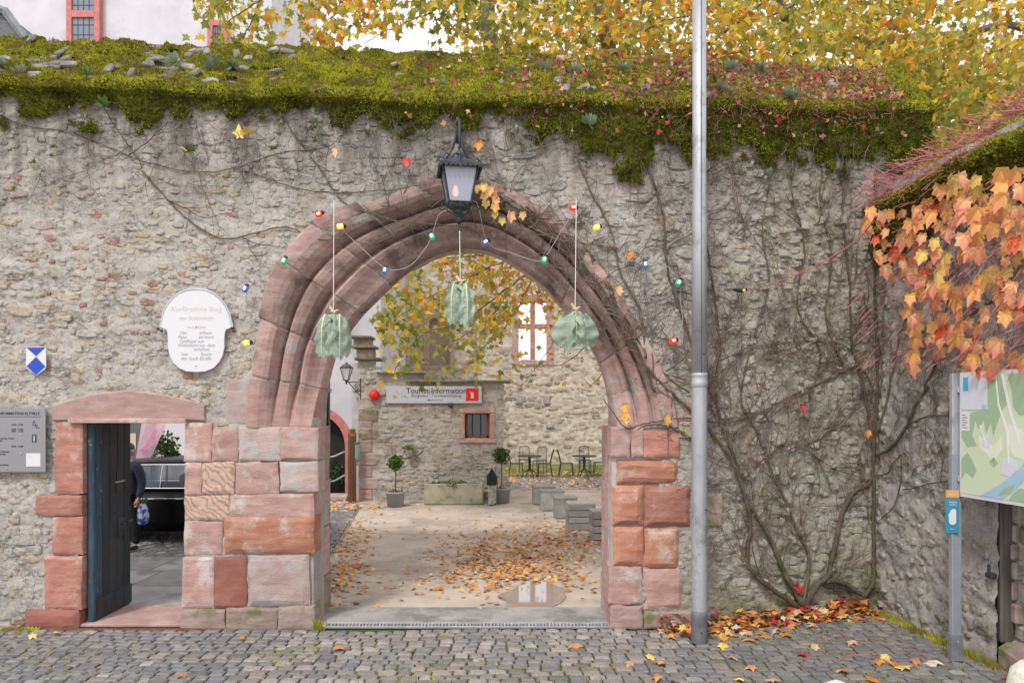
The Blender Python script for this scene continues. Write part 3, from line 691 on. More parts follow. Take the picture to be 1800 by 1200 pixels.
# ------------------------------------------------------------------ leaves
def lobed(lobes, curl=.15, fold=.12, pts_between=.45):
    """a palmate leaf in its own plane, tip towards +z, face towards -y"""
    out = []
    for i, (a, r) in enumerate(lobes):
        out.append((a, r))
        if i < len(lobes)-1: a2, r2 = lobes[i+1]; out.append(((a+a2)/2, min(r, r2)*pts_between))
    vs = [(0, 0, 0)]; n = len(out)
    for a, r in out:
        w = math.radians(a); x, z = r*math.sin(w), r*math.cos(w); vs.append((x, curl*r*r+fold*abs(x), z))
    vs.append((0, 0, -.12)); fs = [(0, i+1, i+2) for i in range(n-1)]+[(0, n, n+1), (0, n+1, 1)]
    return vs, fs
PLANE = lobed([(-125,.42),(-68,.78),(0,1.0),(68,.78),(125,.42)], .12, .10, .66)
VINE = lobed([(-128,.50),(-80,.62),(-46,.92),(0,1.25),(46,.92),(80,.62),(128,.50)], .40, .40, .88)
def leaf_mesh(name, tpl, s, m, curl=0, seed=0):
    r = random.Random(seed); v = [(x*s, (y+curl*z*z+r.uniform(-.08,.08))*s, z*s) for x, y, z in tpl[0]]
    b = MB(); b.add(v, tpl[1]); return b.mesh(name, m)
def scatter(name, tpl, P_, sizes, mats, mi, parent=None, flat=0.0, hang=0.0, kind='stuff'):
    tv = np.array(tpl[0]); tf = np.array(tpl[1]); n = len(P_)
    e = NR.uniform(-PI, PI, (n,3)); 
    if flat: e[:,0] = -PI/2+NR.normal(0, flat, n); e[:,1] = NR.normal(0, flat, n)
    if hang: e[:,0] = PI+NR.normal(0, hang, n); e[:,1] = NR.normal(0, hang, n)
    def rot(ax, a):
        c, s = np.cos(a), np.sin(a); Z = np.zeros_like(c); O = np.ones_like(c)
        m = {'x': [[O,Z,Z],[Z,c,-s],[Z,s,c]], 'y': [[c,Z,s],[Z,O,Z],[-s,Z,c]], 'z': [[c,-s,Z],[s,c,Z],[Z,Z,O]]}[ax]
        return np.stack([np.stack(r_, -1) for r_ in m], -2)
    Mx = rot('z', e[:,2]) @ rot('y', e[:,1]) @ rot('x', e[:,0])
    V = np.einsum('nij,vj->nvi', Mx, tv)*np.asarray(sizes)[:,None,None]+np.asarray(P_)[:,None,:]
    Fc = tf[None]+(np.arange(n)*len(tv))[:,None,None]
    me = arr_mesh(name, V.reshape(-1,3), Fc.reshape(-1,3), mats, np.repeat(mi, len(tf)))
    o = obj(name, me, parent)
    if kind: o['kind'] = kind
    return o

# leaves still hanging on the bare creeper
def hang_leaf(p, s, mk, parent, tpl=VINE, rz=0, rx=PI+.2, ry=0, seed=0, label=None, nm='leaf'):
    o = bpy.data.objects.new(nm, leaf_mesh(nm, tpl, s, M[mk], 0, seed)); o.location = p; o.rotation_euler = (rx, ry, rz); link(o, parent)
    if label: o['label'] = label
    return o
for i, (px, py, mk) in enumerate(((838,332,'cr_pink'),(852,330,'cr_lime'),(853,345,'cr_pink'),(868,340,'cr_yellow'),(872,352,'cr_pink'),(855,358,'cr_lime'),(870,365,'cr_yellow'),(872,378,'cr_lime'),(882,388,'cr_lime'),(897,378,'cr_pink'),(920,378,'cr_pink'),(862,335,'cr_pink'),
      (1083,508,'cr_pink'),(1104,446,'dead_orange'),(1097,710,'cr_yellow'),(1096,724,'cr_yellow'),(1097,733,'dead_yellow'),(1166,733,'cr_yellow'),(1404,712,'dead_red'),(1518,757,'dead_orange'),(1530,380,'dead_tan'),(842,255,'dead_orange'),(594,268,'cr_pink'),(718,286,'dead_red'))):
    hang_leaf(WP(px, py, .09), R.uniform(.065,.09), mk, creeper, rz=R.uniform(-.6,.6), seed=i, rx=PI+R.uniform(-.1,.4))
for i, (px, py, mk, s) in enumerate(((425,243,'dead_yellow',.13),(440,240,'dead_yellow',.12),(333,265,'dead_tan',.11))):
    o = hang_leaf(WP(px, py, .07), s, mk, None, PLANE, rz=R.uniform(-.4,.4), seed=50+i, nm='plane_leaf', rx=.3+i)
    tag(o, ('yellow plane leaf caught on the wall, left one of two', 'yellow plane leaf caught on the wall, right one of two', 'tan dead leaf caught on the wall above the creeper stem')[i], 'leaf', 'plane leaves caught on the gate wall')

# rosettes of stonecrop and small ferns on the coping and face
def tuft(px, py, s, mk, n=26, up=.6):
    b = MB(); c = WP(px, py, .09) if py > 185 else None
    if c is None:
        u = (px-CX)/F*7.95; v = np.interp(py, [90, 185], [.95, .02]); q = S_cope(np.array([u]), np.array([v]), np.array([.07]))[0]; c = Vector(q)
    for i in range(n):
        d = Vector((R.gauss(0,1), -abs(R.gauss(0,.8)), R.gauss(up,.7))).normalized(); l = s*R.uniform(.5,1); sd_ = d.cross(Vector((R.random(), R.random(), 1))).normalized()*l*.16
        p = c+d*l; mid = c+d*l*.55; b.add([c, mid+sd_, p, mid-sd_], [(0,1,2,3)])
    return b, c
M['sedum'] = mat('grey_green_stonecrop', (.16,.22,.14), (.32,.38,.26), rough=.8, bump=0, trans=.15); M['fern'] = mat('green_fern', (.08,.15,.03), (.2,.28,.06), rough=.8, bump=0, trans=.25); M['heather'] = mat('purple_stonecrop', (.2,.06,.09), (.36,.15,.18), rough=.8, bump=0, trans=.15)
FT = [(20,165,'sedum',.14),(62,180,'sedum',.12),(178,180,'fern',.14),(190,190,'fern',.12),(100,280,'fern',.05),(28,270,'fern',.04),(105,265,'fern',.06),(68,292,'fern',.06),(310,140,'sedum',.16),(375,145,'sedum',.16),(410,142,'sedum',.12),(340,272,'fern',.11),(284,278,'fern',.05),(555,222,'sedum',.10),(745,246,'sedum',.10),(485,268,'fern',.07),(1033,225,'sedum',.15),(1262,172,'sedum',.15),(1392,180,'sedum',.17),(780,165,'sedum',.08),(1345,312,'sedum',.1),(900,130,'sedum',.1),(960,120,'sedum',.12),(1010,125,'sedum',.12),(1100,118,'sedum',.12),(1300,118,'sedum',.14),(1360,115,'sedum',.14),(1570,192,'sedum',.1)]
_T2 = []
for i, (px, py, mk, s) in enumerate(FT):
    b, c = tuft(px, py, s, mk)
    o = b.build('stonecrop_tuft' if mk == 'sedum' else 'fern_tuft', M[mk]); where = 'on the coping' if py < 186 else 'on the wall face'
    near = 'far left of the gate' if px < 250 else 'above the white plaque' if px < 450 else 'left of the lantern' if px < 800 else 'right of the lantern' if px < 1200 else 'right of the pole'
    tag(o, ('grey green stonecrop tuft ' if mk == 'sedum' else 'small green fern tuft ')+where+' '+near, 'plant', ('stonecrop tufts ' if mk == 'sedum' else 'fern tufts ')+where+' '+near)
    o['label'] = ('grey green stonecrop ' if mk == 'sedum' else 'small fern ')+where+' '+near
    _T2.append((o, px, py, mk, where, near))
_by = {}
for t_ in _T2: _by.setdefault((t_[3], t_[4], t_[5]), []).append(t_)
for k_, l_ in _by.items():
    l_.sort(key=lambda t: t[1]); n_ = len(l_)
    words_ = {1: [''], 2: ['left of two', 'right of two'], 3: ['leftmost of three', 'middle one of three', 'rightmost of three'], 4: ['leftmost of four', 'second of four', 'third of four', 'rightmost of four'], 5: ['leftmost of five', 'second of five', 'middle of five', 'fourth of five', 'rightmost of five']}[n_]
    for t_, w_ in zip(l_, words_):
        if w_: t_[0]['label'] = t_[0]['label']+', '+w_
P_ = []
for i in range(2600):
    px = R.uniform(700, 1610)
    if R.random() > (px-600)/900: continue
    u = (px-CX)/F*8.1; v = R.uniform(-.35, 1.0)
    if v < 0 and R.random() < .6: continue
    P_.append((u, v))
P_ = np.array(P_); Q_ = S_cope(P_[:,0], P_[:,1], .075+0*P_[:,0]); k_ = NR.choice(6, len(Q_), p=[.28,.14,.34,.12,.1,.02])
tag(scatter('coping_leaf_litter', PLANE, Q_, NR.uniform(.02,.06,len(Q_)), [M['dead_brown'],M['dead_tan'],M['heather'],M['dead_red'],M['sedum'],M['dead_orange']], k_), 'brown and crimson dead leaves strewn over the right half of the mossy coping', 'dead leaves')
sk = MB()
for i in range(1500):
    px = R.uniform(900, 1610)
    if R.random() > (px-780)/700: continue
    u = (px-CX)/F*8.1; v = R.uniform(-.2, 1.02); c = Vector(S_cope(np.array([u]), np.array([v]), np.array([.07]))[0]); d = Vector((R.gauss(0,1), -abs(R.gauss(0,.6)), R.gauss(.4,.6))).normalized(); l = R.uniform(.04,.13)
    sk.tube([c, c+d*l*.5, c+d*l+Vector((0,0,-.01))], .0022, 3, cap=False)
tag(sk.build('red_stalk_litter', [M['red_stalk']]), 'thin crimson leaf stalks lying on the mossy coping', 'stalks', kind='stuff')

# ------------------------------------------------------------------ steel pole
pole = thing('steel_pole', 'tall galvanised steel pole standing on the cobbles right of the archway', 'pole', (1.912, 7.26, 0))
b = MB(); b.lathe([(.079,0),(.079,.31),(.0785,2.62),(.079,2.63)], n=28); b.build('lower_tube', M['steel'], pole, True)
b = MB(); b.lathe([(.0775,2.60),(.076,4.42),(.069,4.52),(.0685,7.6)], n=28); b.build('upper_tube', M['steel'], pole, True)
b = MB(); b.lathe([(.079,2.60),(.0835,2.605),(.0835,2.66),(.081,2.665),(.081,2.71),(.0835,2.715),(.0835,2.74),(.078,2.745)], n=28); b.build('collar', M['steel'], pole, True)
b = MB(); b.lathe([(.080,0),(.0815,.005),(.0805,.28),(.0797,.33)], n=28); b.build('base_sleeve', mat('tarred_steel', (.10,.105,.12), (.17,.175,.19), rough=.6, bump=.2), pole, True)
b = MB(); b.box((.002,-.0785,5.0),(.006,.004,4.6)); b.build('seam', plain('dark_seam', (.06,.06,.065)), pole)  # thin dark strip down the seam of the pole
for z, x in ((1.36,.05),(.12,.0),(2.93,.03)):
    b = MB(); b.lathe([(.0,0),(.011,0),(.011,.008),(.0,.01)], n=10)
    o = b.build('bolt', M['iron'], pole); o.rotation_euler = (PI/2, 0, 0); o.location = (x, -.076, z)

# ------------------------------------------------------------------ the lantern over the gate
lc = P(807, 0, 7.32); LX = lc.x
def lz(py, D=7.32): return EYE-(py-HY)/F*D
lan = thing('gate_lantern', 'black wrought iron lantern with frosted glass hanging over the arch crown', 'lantern', (LX, 7.32, lz(292)-.05), .16); lan.scale = (.9, .9, .9)
def frustum(bm, w0, z0, w1, z1, bar, rows=()):
    for sx_, sy_ in ((-1,-1),(1,-1),(1,1),(-1,1)):
        bm.tube([(sx_*w0/2, sy_*w0/2, z0), (sx_*w1/2, sy_*w1/2, z1)], bar, 4)
    for w, z in ((w0,z0),(w1,z1)):
        for k in range(4):
            a = [(-1,-1),(1,-1),(1,1),(-1,1)]; p, q = a[k], a[(k+1)%4]
            bm.tube([(p[0]*w/2, p[1]*w/2, z), (q[0]*w/2, q[1]*w/2, z)], bar, 4)
TW, BW = .39, .25; ZT, ZB = 0.0, -.385
b = MB(); frustum(b, BW, ZB, TW, ZT, .013); b.build('cage', M['iron'], lan)
M['frost'] = plain('frosted_glass', (.40,.43,.52), .25, 0, .5); _b = M['frost'].node_tree.nodes['Principled BSDF']; _b.inputs['Alpha'].default_value = .78
for k in range(4):
    a = [(-1,-1),(1,-1),(1,1),(-1,1)]; p, q = a[k], a[(k+1)%4]; e = .97
    b = MB(); b.add([(p[0]*BW/2*e,p[1]*BW/2*e,ZB),(q[0]*BW/2*e,q[1]*BW/2*e,ZB),(q[0]*TW/2*e,q[1]*TW/2*e,ZT),(p[0]*TW/2*e,p[1]*TW/2*e,ZT)], [(0,1,2,3)]); b.build('glass_pane', M['frost'], lan)
b = MB(); h = TW/2+.035
b.add([(-h,-h,0),(h,-h,0),(h,h,0),(-h,h,0),(-h,-h,.03),(h,-h,.03),(h,h,.03),(-h,h,.03),(-.12,-.12,.10),(.12,-.12,.10),(.12,.12,.10),(-.12,.12,.10),(-.03,-.03,.15),(.03,-.03,.15),(.03,.03,.15),(-.03,.03,.15)],
      [(3,2,1,0)]+[(i+k, i+(k+1)%4, i+4+(k+1)%4, i+4+k) for i in (0,4,8) for k in range(4)]+[(12,13,14,15)])
b.build('roof', M['iron'], lan)
for k in range(4):                                           # scalloped eaves
    for j in range(9):
        t = (j-4)/4*h*.93; z = -.012; c = [(t,-h),(h,t),(t,h),(-h,t)][k]
        b = MB(); b.lathe([(.0,-.02),(.017,-.012),(.021,0),(.019,.014),(.0,.02)], (c[0],c[1],z), 7); b.build('eave_bead', M['iron'], lan)
b = MB(); b.lathe([(.03,.14),(.02,.17),(.035,.19),(.022,.22),(.012,.25),(.018,.27),(.0,.29)], n=10); b.build('finial', M['iron'], lan)
def scroll(bm, c, dx, s, turns=1.3, r=.008, flip=1):
    pts = []
    for i in range(20):
        a = i/19*turns*2*PI; q = s*(1-i/22); pts.append((c[0]+dx[0]*(q*math.cos(a)), c[1]+dx[1]*(q*math.cos(a)), c[2]+flip*q*math.sin(a)))
    bm.tube(pts, r, 5)
for dx in ((1,0),(-1,0),(0,1),(0,-1),(.7,.7),(-.7,-.7)):
    b = MB(); scroll(b, (dx[0]*.20, dx[1]*.20, .10), dx, .055); b.tube([(dx[0]*.24,dx[1]*.24,.05),(dx[0]*.14,dx[1]*.14,.09),(dx[0]*.05,dx[1]*.05,.20)], .008, 5); b.build('roof_scroll', M['iron'], lan)
    b = MB(); scroll(b, (dx[0]*.19, dx[1]*.19, ZB-.03), dx, .045, 1.2, .007, -1); b.tube([(dx[0]*.15,dx[1]*.15,ZB-.06),(dx[0]*.08,dx[1]*.08,ZB-.11),(0,0,ZB-.09)], .007, 5); b.build('base_scroll', M['iron'], lan)
b = MB(); b.lathe([(BW/2,ZB-.012),(BW/2*.95,ZB-.045),(.05,ZB-.06),(.035,ZB-.10),(.055,ZB-.125),(.03,ZB-.15),(.045,ZB-.175),(.036,ZB-.20),(.015,ZB-.225),(.0,ZB-.235)], n=10); b.build('base_drop', M['iron'], lan)
b = MB(); b.lathe([(0,-.30),(.028,-.28),(.036,-.24),(.024,-.20),(.014,-.17),(0,-.165)], (-.04,0,.0), 10); b.build('bulb', plain('warm_bulb', (.9,.6,.4), .3, emit=(1,.42,.22), es=1.6), lan, True)
b = MB(); b.tube([(.01,.0,.27),(.01,.10,.62),(.01,.36,.68)], [.016,.02,.022], 6); b.tube([(.012,.38,.45),(.012,.34,.75)], .02, 6)
b.build('wall_bracket', M['iron'], lan, True)
for s_ in (-1, 1):
    b = MB(); b.tube([(0,.3,.62),(s_*.03,.2,.44),(s_*.09,.15,.25),(s_*.19,.12,.12),(s_*.24,.1,.16),(s_*.22,.1,.2)], .011, 5); b.tube([(0,.3,.5),(s_*.05,.22,.34),(s_*.13,.2,.2)], .009, 5); b.build('bracket_scroll', M['iron'], lan, True)

# ------------------------------------------------------------------ string of coloured lights
lights = thing('light_string', 'string of small red, yellow, green and blue party lights looped over the arch', 'string lights')
CAB = [(440,515),(475,466),(507,463),(545,440),(569,388),(587,353),(597,385),(607,408),(640,440),(681,474),(720,470),(748,440),(760,418),(775,380),(805,372),(838,360),(857,428),(900,447),(940,460),(957,455),(985,410),(1009,372),(1012,350),(1035,370),(1050,402),(1085,440),(1130,462),(1165,468),(1190,496),(1192,530),(1196,570),(1182,598)]
cp = [WP(px, py, .10 if not (590 < px < 1000 and py > 400) else .06) for px, py in CAB]
MB().tube([Vector(q) for q in catmull([tuple(v) for v in cp], 5)], .0035, 4).build('cable', plain('pale_cable', (.35,.34,.33)), lights)
def bulbc(n, c, e): return plain(n, c, .3, emit=c, es=e)
BM = {'red': bulbc('red_bulb', (.85,.03,.02), .45), 'yellow': bulbc('yellow_bulb', (.95,.55,.03), .55), 'green': bulbc('green_bulb', (.03,.38,.2), .3), 'blue': bulbc('blue_bulb', (.06,.15,.42), .25)}
glow = plain('lamp_glow', (1,.8,.5), .4, emit=(1,.75,.45), es=1.4)
for px, py, c, tilt in ((440,511,'blue',.3),(445,607,'yellow',1.4),(507,463,'green',.3),(569,384,'red',1.0),(607,406,'yellow',1.4),(681,479,'blue',.1),(760,421,'green',-.5),(857,432,'blue',1.0),(957,461,'green',.3),(1009,374,'red',1.5),(1050,407,'yellow',1.2),(1130,469,'blue',-.1),(1190,501,'green',.6),(1182,603,'red',1.3)):
    e = empty('x', parent=lights); bpy.data.objects.remove(e)
    b = MB(); b.lathe([(.0,-.062),(.024,-.060),(.030,-.048),(.032,-.02),(.030,.0),(.026,.004)], n=12)
    o = b.build('bulb', BM[c], lights, True); o.location = WP(px, py, .12)+Vector((0,0,.022)); o.rotation_euler = (-.35, tilt, 0); o['label'] = c+' bulb'
    s = MB(); s.lathe([(.022,0),(.024,.008),(.022,.03),(.012,.036)], n=10); q = s.build('lamp_cap', M['black'], o)
    s = MB(); s.lathe([(0,-.05),(.012,-.048),(.015,-.03),(.012,-.012)], (0,-.022,0), 8); s.build('filament', glow, o)
MB().tube([WP(445,600,.08), WP(436,560,.06), WP(440,515,.1)], .0035, 4).build('cable', plain('pale_cable', (.35,.34,.33)), lights)

# loose cord with a plug on the right
cord = thing('red_extension_cord', 'thin red cord with a black plug crossing the corner of the walls', 'cord')
MB().tube([Vector(q) for q in catmull([tuple(WP(1302,512,.12)), tuple(WP(1350,503,.2)), tuple(WP(1410,478,.35)), tuple(WP(1470,440,.5)), tuple(P(1540,380,7.5))], 6)], .006, 5).build('cable', plain('red_cable', (.36,.1,.1)), cord)
b = MB(); w = WP(1298,513,.1); b.tube([w+Vector((-.09,0,.01)), w, w+Vector((.06,0,.01))], [.014,.026,.016], 8); b.build('plug', M['black'], cord, True)
b = MB(); b.lathe([(0,-.02),(.016,-.012),(.016,.012),(0,.02)], tuple(w+Vector((.02,-.03,-.004))), 8); b.build('yellow_cap', plain('yellow_plastic', (.8,.6,.05)), cord)

# ------------------------------------------------------------------ hanging cabbage leaves
M['cabbage'] = mat('cabbage_leaf', (.25,.34,.26), (.40,.47,.38), (.36,.42,.2), scale=7, s2=6, t3=.66, rough=.5, bump=.35, bscale=22, trans=.2, rnd=.12, spec=.35)
M['rib'] = plain('pale_leaf_rib', (.52,.56,.36), .6); M['string'] = plain('white_string', (.75,.74,.72), .8); M['stalk'] = mat('cut_stalk', (.5,.4,.2), (.6,.5,.3))
def cab_leaf(w, h, seed, az, out, parent, c, narrow=1.0):
    r = random.Random(seed); nu, nv = 15, 16; vs = []; ca, sa = math.cos(az), math.sin(az); o1 = r.uniform(0,50)
    def pt(u, v):
        ww = w*(math.sin(min(v*1.25+.12,1.25)*PI*.42)**.55)*(1-.18*max(0,v-.7)/.3)*narrow
        x = u*ww*.5; fold = abs(u)**1.6*w*.20*(1 if v > .1 else v*10)
        y = -out*math.sin(min(v*2.2,1)*PI/2)+fold; y += ((.007 if seed >= 20 and seed < 30 else .024)*math.sin(u*9+o1+v*3)*abs(u)**1.2+.02*math.sin(v*17+o1+u*4)*abs(u)+.022*(float(fbm(u*3+o1, v*4, 3))-.5))
        z = .02*math.sin(min(v*4,1)*PI)-v*h*(1-.1*abs(u)) + .02*math.sin(u*11+o1)*(v > .85)
        return (c[0]+x*ca-y*sa, c[1]+x*sa+y*ca, c[2]+z)
    for j in range(nv):
        for i in range(nu): vs.append(pt(-1+2*i/(nu-1), j/(nv-1)))
    fs = [(j*nu+i, j*nu+i+1, (j+1)*nu+i+1, (j+1)*nu+i) for j in range(nv-1) for i in range(nu-1)]
    b = MB(); b.add(vs, fs); o = b.build('leaf', M['cabbage'], parent, True)
    q = MB(); q.tube([Vector(pt(0, t/9))+Vector((sa*.004,-ca*.006,0)) for t in range(10)], [.011-.0009*t for t in range(10)], 5)
    for k in range(1, 6):
        for s_ in (-1, 1): q.tube([Vector(pt(s_*t*.22, k*.13+t*.035))+Vector((sa*.003,-ca*.004,0)) for t in range(4)], [.0035,.003,.002,.001], 3)
    q.build('midrib', M['rib'], o, True); return o
def bundle(px, ytop, ybot, pytie, wpx, label, seed, D, hook):
    s = D/F; c = P(px, ytop, D); w, h = wpx*s*1.15, (ybot-ytop)*s*1.03
    t = thing('cabbage_leaf_bundle', label, 'cabbage leaves', tuple(c), 0, 'cabbage leaf bundles hung in the arch')
    L_ = [( .62,1.0,.30,.05,.9),(.62,.97,-.35,.05,.9),(.75,.82,1.6,.06,.8),(.75,.84,-1.7,.06,.8),(.8,.8,PI,.05,1)] if seed != 2 else [(.98,.84,.04,.05,1),(.62,.92,1.25,.09,.9),(.62,1.0,-1.3,.09,.9),(.8,.8,PI,.05,1)]
    for i, (a, hh, az, o_, nn) in enumerate(L_): cab_leaf(w*a, h*hh, seed*10+i, az, o_+.02, t, (math.sin(az)*.02+(w*.14*(1 if az > 0 else -1) if abs(az) < .5 and seed != 2 else 0), -.03*math.cos(az), 0), nn)
    b = MB(); b.tube([(0,0,-.03),(.01,0,.03),(-.03,0,.07),(-.035,0,.09)], [.022,.018,.014,.012], 7); b.tube([(.0,0,.02),(.04,.0,.05),(.06,-.01,.045)], [.014,.01,.008], 6); b.build('stalk', M['stalk'], t, True)
    tie = (ytop-pytie)*s; hk = P(*hook, D)-c
    b = MB(); b.tube([(0,0,.03),(0,0,tie),(hk.x*.9,hk.y*.9,hk.z*.9+0),tuple(hk)], .0042, 5); b.tube([(-.025,-.02,tie*.5),(.0,-.03,tie*.55),(.03,-.02,tie*.5),(0,.02,tie*.45),(-.025,-.02,tie*.5)], .004, 4); b.build('string', M['string'], t)
    return t
bundle(586, 553, 630, 543, 68, 'green cabbage leaf bundle on a white string, left one of three in the arch', 1, 7.55, (587,353))
bundle(809, 500, 573, 488, 54, 'green cabbage leaf bundle on a white string under the lantern', 3, 7.32, (808,406))
bundle(1011, 548, 622, 538, 76, 'broad green cabbage leaf bundle on a white string, right one of three in the arch', 2, 7.55, (1013,350))
# ------------------------------------------------------------------ side wall on the right
def XR(D): return 4.31+.124*(8.45-np.asarray(D, float))
def S_side(u, v, off): return np.stack([XR(u)-off, u, v], -1)
side_wall = thing('side_wall', 'rough rubble wall running towards the viewer on the right under a mossy top', 'wall'); side_wall['kind'] = 'thing'
def side_disp(u, z): return .035*(fbm(u*3.4+50, z*4.2, 4)-.5)*2+.028*(fbm(u*10+9, z*12, 3)-.5)*2
NICHE = (5.0, 6.66, -1, 2.02)                                   # walled-up doorway behind the map board
wall_grid('mortar_face', S_side, np.arange(2.0, 8.6, .025), np.arange(-.05, 5.0, .025), side_disp, lambda u, z: (u > NICHE[0]) & (u < NICHE[1]) & (z < NICHE[3]), M['mortar_side'], side_wall)
b = MB(); b.add([(float(XR(D))+d, D, z) for D in (2.0, 8.75) for d in (.22, .9) for z in (0, 4.75)], [(0,1,3,2),(4,6,7,5),(0,4,5,1),(2,3,7,6),(1,5,7,3),(0,2,6,4)]); b.build('wall_core', M['mortar_side'], side_wall)
RZS = -PI/2-.123
def sf_side(u, z): return (float(XR(u))-float(side_disp(np.array(u), np.array(z)))+.012, u, z)
its = courses(4.6, 8.4, .02, 4.6, (.05,.12), (.06,.2), lambda u, z: 0 if (NICHE[0]-.1 < u < NICHE[1]+.08 and z < 2.1) else .5, lambda u, z: wpick(('st_grey',5),('st_pale',1.8),('st_ochre',.8),('st_pink',.8),('st_dark',.6)), .03, (.012,.035))
place_stones(side_wall, its, sf_side, RZS, 110, lambda s: 6.3 < s[0] < 8.35)
b = MB(); b.box((float(XR(5.86))+.17, 5.86, 1.0), (.02, 1.78, 2.05), rz=.123); b.build('niche_back', M['mortar_side'], side_wall)
z = .02
while z < 1.95:
    h = R.uniform(.13,.22); u = 5.02
    while u < 6.70:
        w = min(R.uniform(.18,.42), 6.71-u)
        if w > .06:
            o = obj('stone', None) if False else None
            bb = MB(); bb.box((0,0,0), (w*.95, .09, h*.92), bev=.018, rz=0); o = bb.build('blocking_stone', M[wpick(('st_grey',3),('st_ochre',1.6),('sand_grey',2))], side_wall)
            o.location = (float(XR(u+w/2))+.16+R.uniform(-.012,.012), u+w/2, z+h/2); o.rotation_euler = (0, 0, RZS)
        u += w
    z += h
b = MB(); b.box((0,0,0), (.08,.12,2.0), bev=.012); o = b.build('timber_post', mat('grey_old_timber', (.07,.06,.05), (.17,.15,.13), scale=12, stretch=(1,1,.1), bump=.5), side_wall); o.location = (float(XR(6.66))+.09, 6.66, 1.2); o.rotation_euler = (0,0,RZS)
b = MB(); b.box((0,0,0), (1.7,.2,.16), bev=.02); o = b.build('timber_lintel', M['st_dark'], side_wall); o.location = (float(XR(5.86))+.08, 5.86, 2.08); o.rotation_euler = (0,0,RZS)
b = MB(); b.tube([(0,0,0),(-.05,0,0),(-.05,0,.1)], .014, 6); b.box((-.03,0,0),(.06,.1,.05), bev=.01); o = b.build('iron_pintle', M['iron'], side_wall); o.location = (float(XR(6.68))+.0, 6.68, .82)
b = MB(); b.box((0,0,0), (.8,.26,.26), bev=.05); o = b.build('foot_stone', M['sand_grey'], side_wall); o.location = (float(XR(6.15))-.02, 6.2, .09); o.rotation_euler = (0.05,.06,RZS)
# mossy top of the side wall
AS2, AC2 = math.sin(math.radians(38)), math.cos(math.radians(38))
def S_scope(u, v, off):
    w = np.clip(v, 0, None); dn = np.clip(v, None, 0); k = sstep(-.05, .06, v); ez = 4.74+.04*np.sin(u*3)
    return np.stack([XR(u)-.05+w*AC2-off*(AS2*k+(1-k)), u, ez+dn+w*AS2+off*AC2*k], -1)
def mk_side(u, v): return np.where(v > 0, (fbm(u*3, v*5+60, 3)-.16)*3, (.55*fbm(u*2+7, 5+0*u, 3)+.22+v+(fbm(u*4, v*4+9, 3)-.5)*.5)*1.8)
moss2 = thing('side_moss_cover', 'shaggy green moss hanging over the top of the right side wall', 'moss'); moss2['kind'] = 'stuff'
moss_layer('moss_cushions', S_scope, np.arange(5.6, 8.8, .03), np.arange(-.8, .95, .03), lambda u, v: th_cope(u, v)*1.25+.02, mk_side, moss2, 90000, (.015,.04))
wall_grid('coping', S_scope, np.arange(2.0, 8.8, .08), np.arange(-.1, .9, .06), lambda u, v: -.07+.01*fbm(u*5, v*6, 3), None, M['mortar_side'], side_wall)

# leafy creeper tumbling over it
leafy = thing('leafy_creeper', 'creeper with drooping pink, orange and yellow leaves on the right side wall', 'creeper')
REG = [(1512,352),(1600,370),(1680,300),(1790,290),(1900,280),(1900,640),(1800,655),(1700,650),(1685,600),(1640,660),(1600,640),(1590,500),(1520,470)]
SZ_ = [('cr_pink',5),('cr_yellow',5),('cr_lime',1.6),('cr_red',.5)]
lmesh = {}
leaf_pts = []; tries = 0
while len(leaf_pts) < 245 and tries < 6000:
    tries += 1; px = R.uniform(1505, 1890); py = R.uniform(285, 690)
    if not inpoly(px, py, REG): continue
    D = min(8.25, 5.358/((px-CX)/F+.124))*R.uniform(.925,.985); p = P(px, py, D); off = float(XR(D))-p.x
    if off < .02: 
        p.x = float(XR(D))-R.uniform(.08,.3); 
    if any(abs(px-a) < 13 and abs(py-b_) < 11 for a, b_ in leaf_pts): continue
    if R.random() > .4+.6*((px-1500)/300) or float(fbm(px/38, py/30, 2)) < .40: continue
    leaf_pts.append((px, py)); mk = wpick(*SZ_); i = R.randrange(5)
    if (mk, i) not in lmesh: lmesh[(mk, i)] = leaf_mesh('leaf', VINE, 1, M[mk], R.uniform(-.15,.35), 200+i)
    o = bpy.data.objects.new('leaf', lmesh[(mk, i)]); o.location = p; s = R.uniform(.06,.12); o.scale = (s, s*1.1, s*1.15)
    o.rotation_euler = (PI+R.uniform(.1,.85), R.uniform(-.15,.45), R.uniform(-.9,.3)); link(o, leafy)
st = MB()
for i in range(420):
    px = R.uniform(1515, 1880); py = R.uniform(300, 640)
    D = min(8.2, 5.358/((px-CX)/F+.124))*.96; p = P(px, py, D); l = R.uniform(.08,.3); d = Vector((-.75, -.25, R.uniform(-.75,-.1))).normalized()
    st.tube([p, p+d*l*.5, p+Vector((0,0,-.02))+d*l], .0028, 4, cap=False)
for i in range(450):                                             # berry stalks along the ridge
    u = R.uniform(5.4, 8.7); v = R.uniform(.55, .98); q = Vector(S_scope(np.array([u]), np.array([v]), np.array([.06]))[0]); d = Vector((R.gauss(-.8,.6), R.gauss(0,.6), R.gauss(.2,.5))).normalized()
    st.tube([q, q+d*R.uniform(.05,.2)], .0028, 3, cap=False)
for i in range(340):
    px = 1532+300*R.random()**1.3; py = 348-(px-1545)*.62+R.uniform(-34,22); D = min(8.3, 5.358/((px-CX)/F+.124))*.95; p = P(px, py, D); d = Vector((R.gauss(-.9,.4), R.gauss(-.2,.4), R.gauss(.05,.35))).normalized()
    st.tube([p, p+d*R.uniform(.08,.26)], .0032, 3, cap=False)
tag(st.build('leaf_stalks', M['red_stalk'], leafy), kind='stuff')
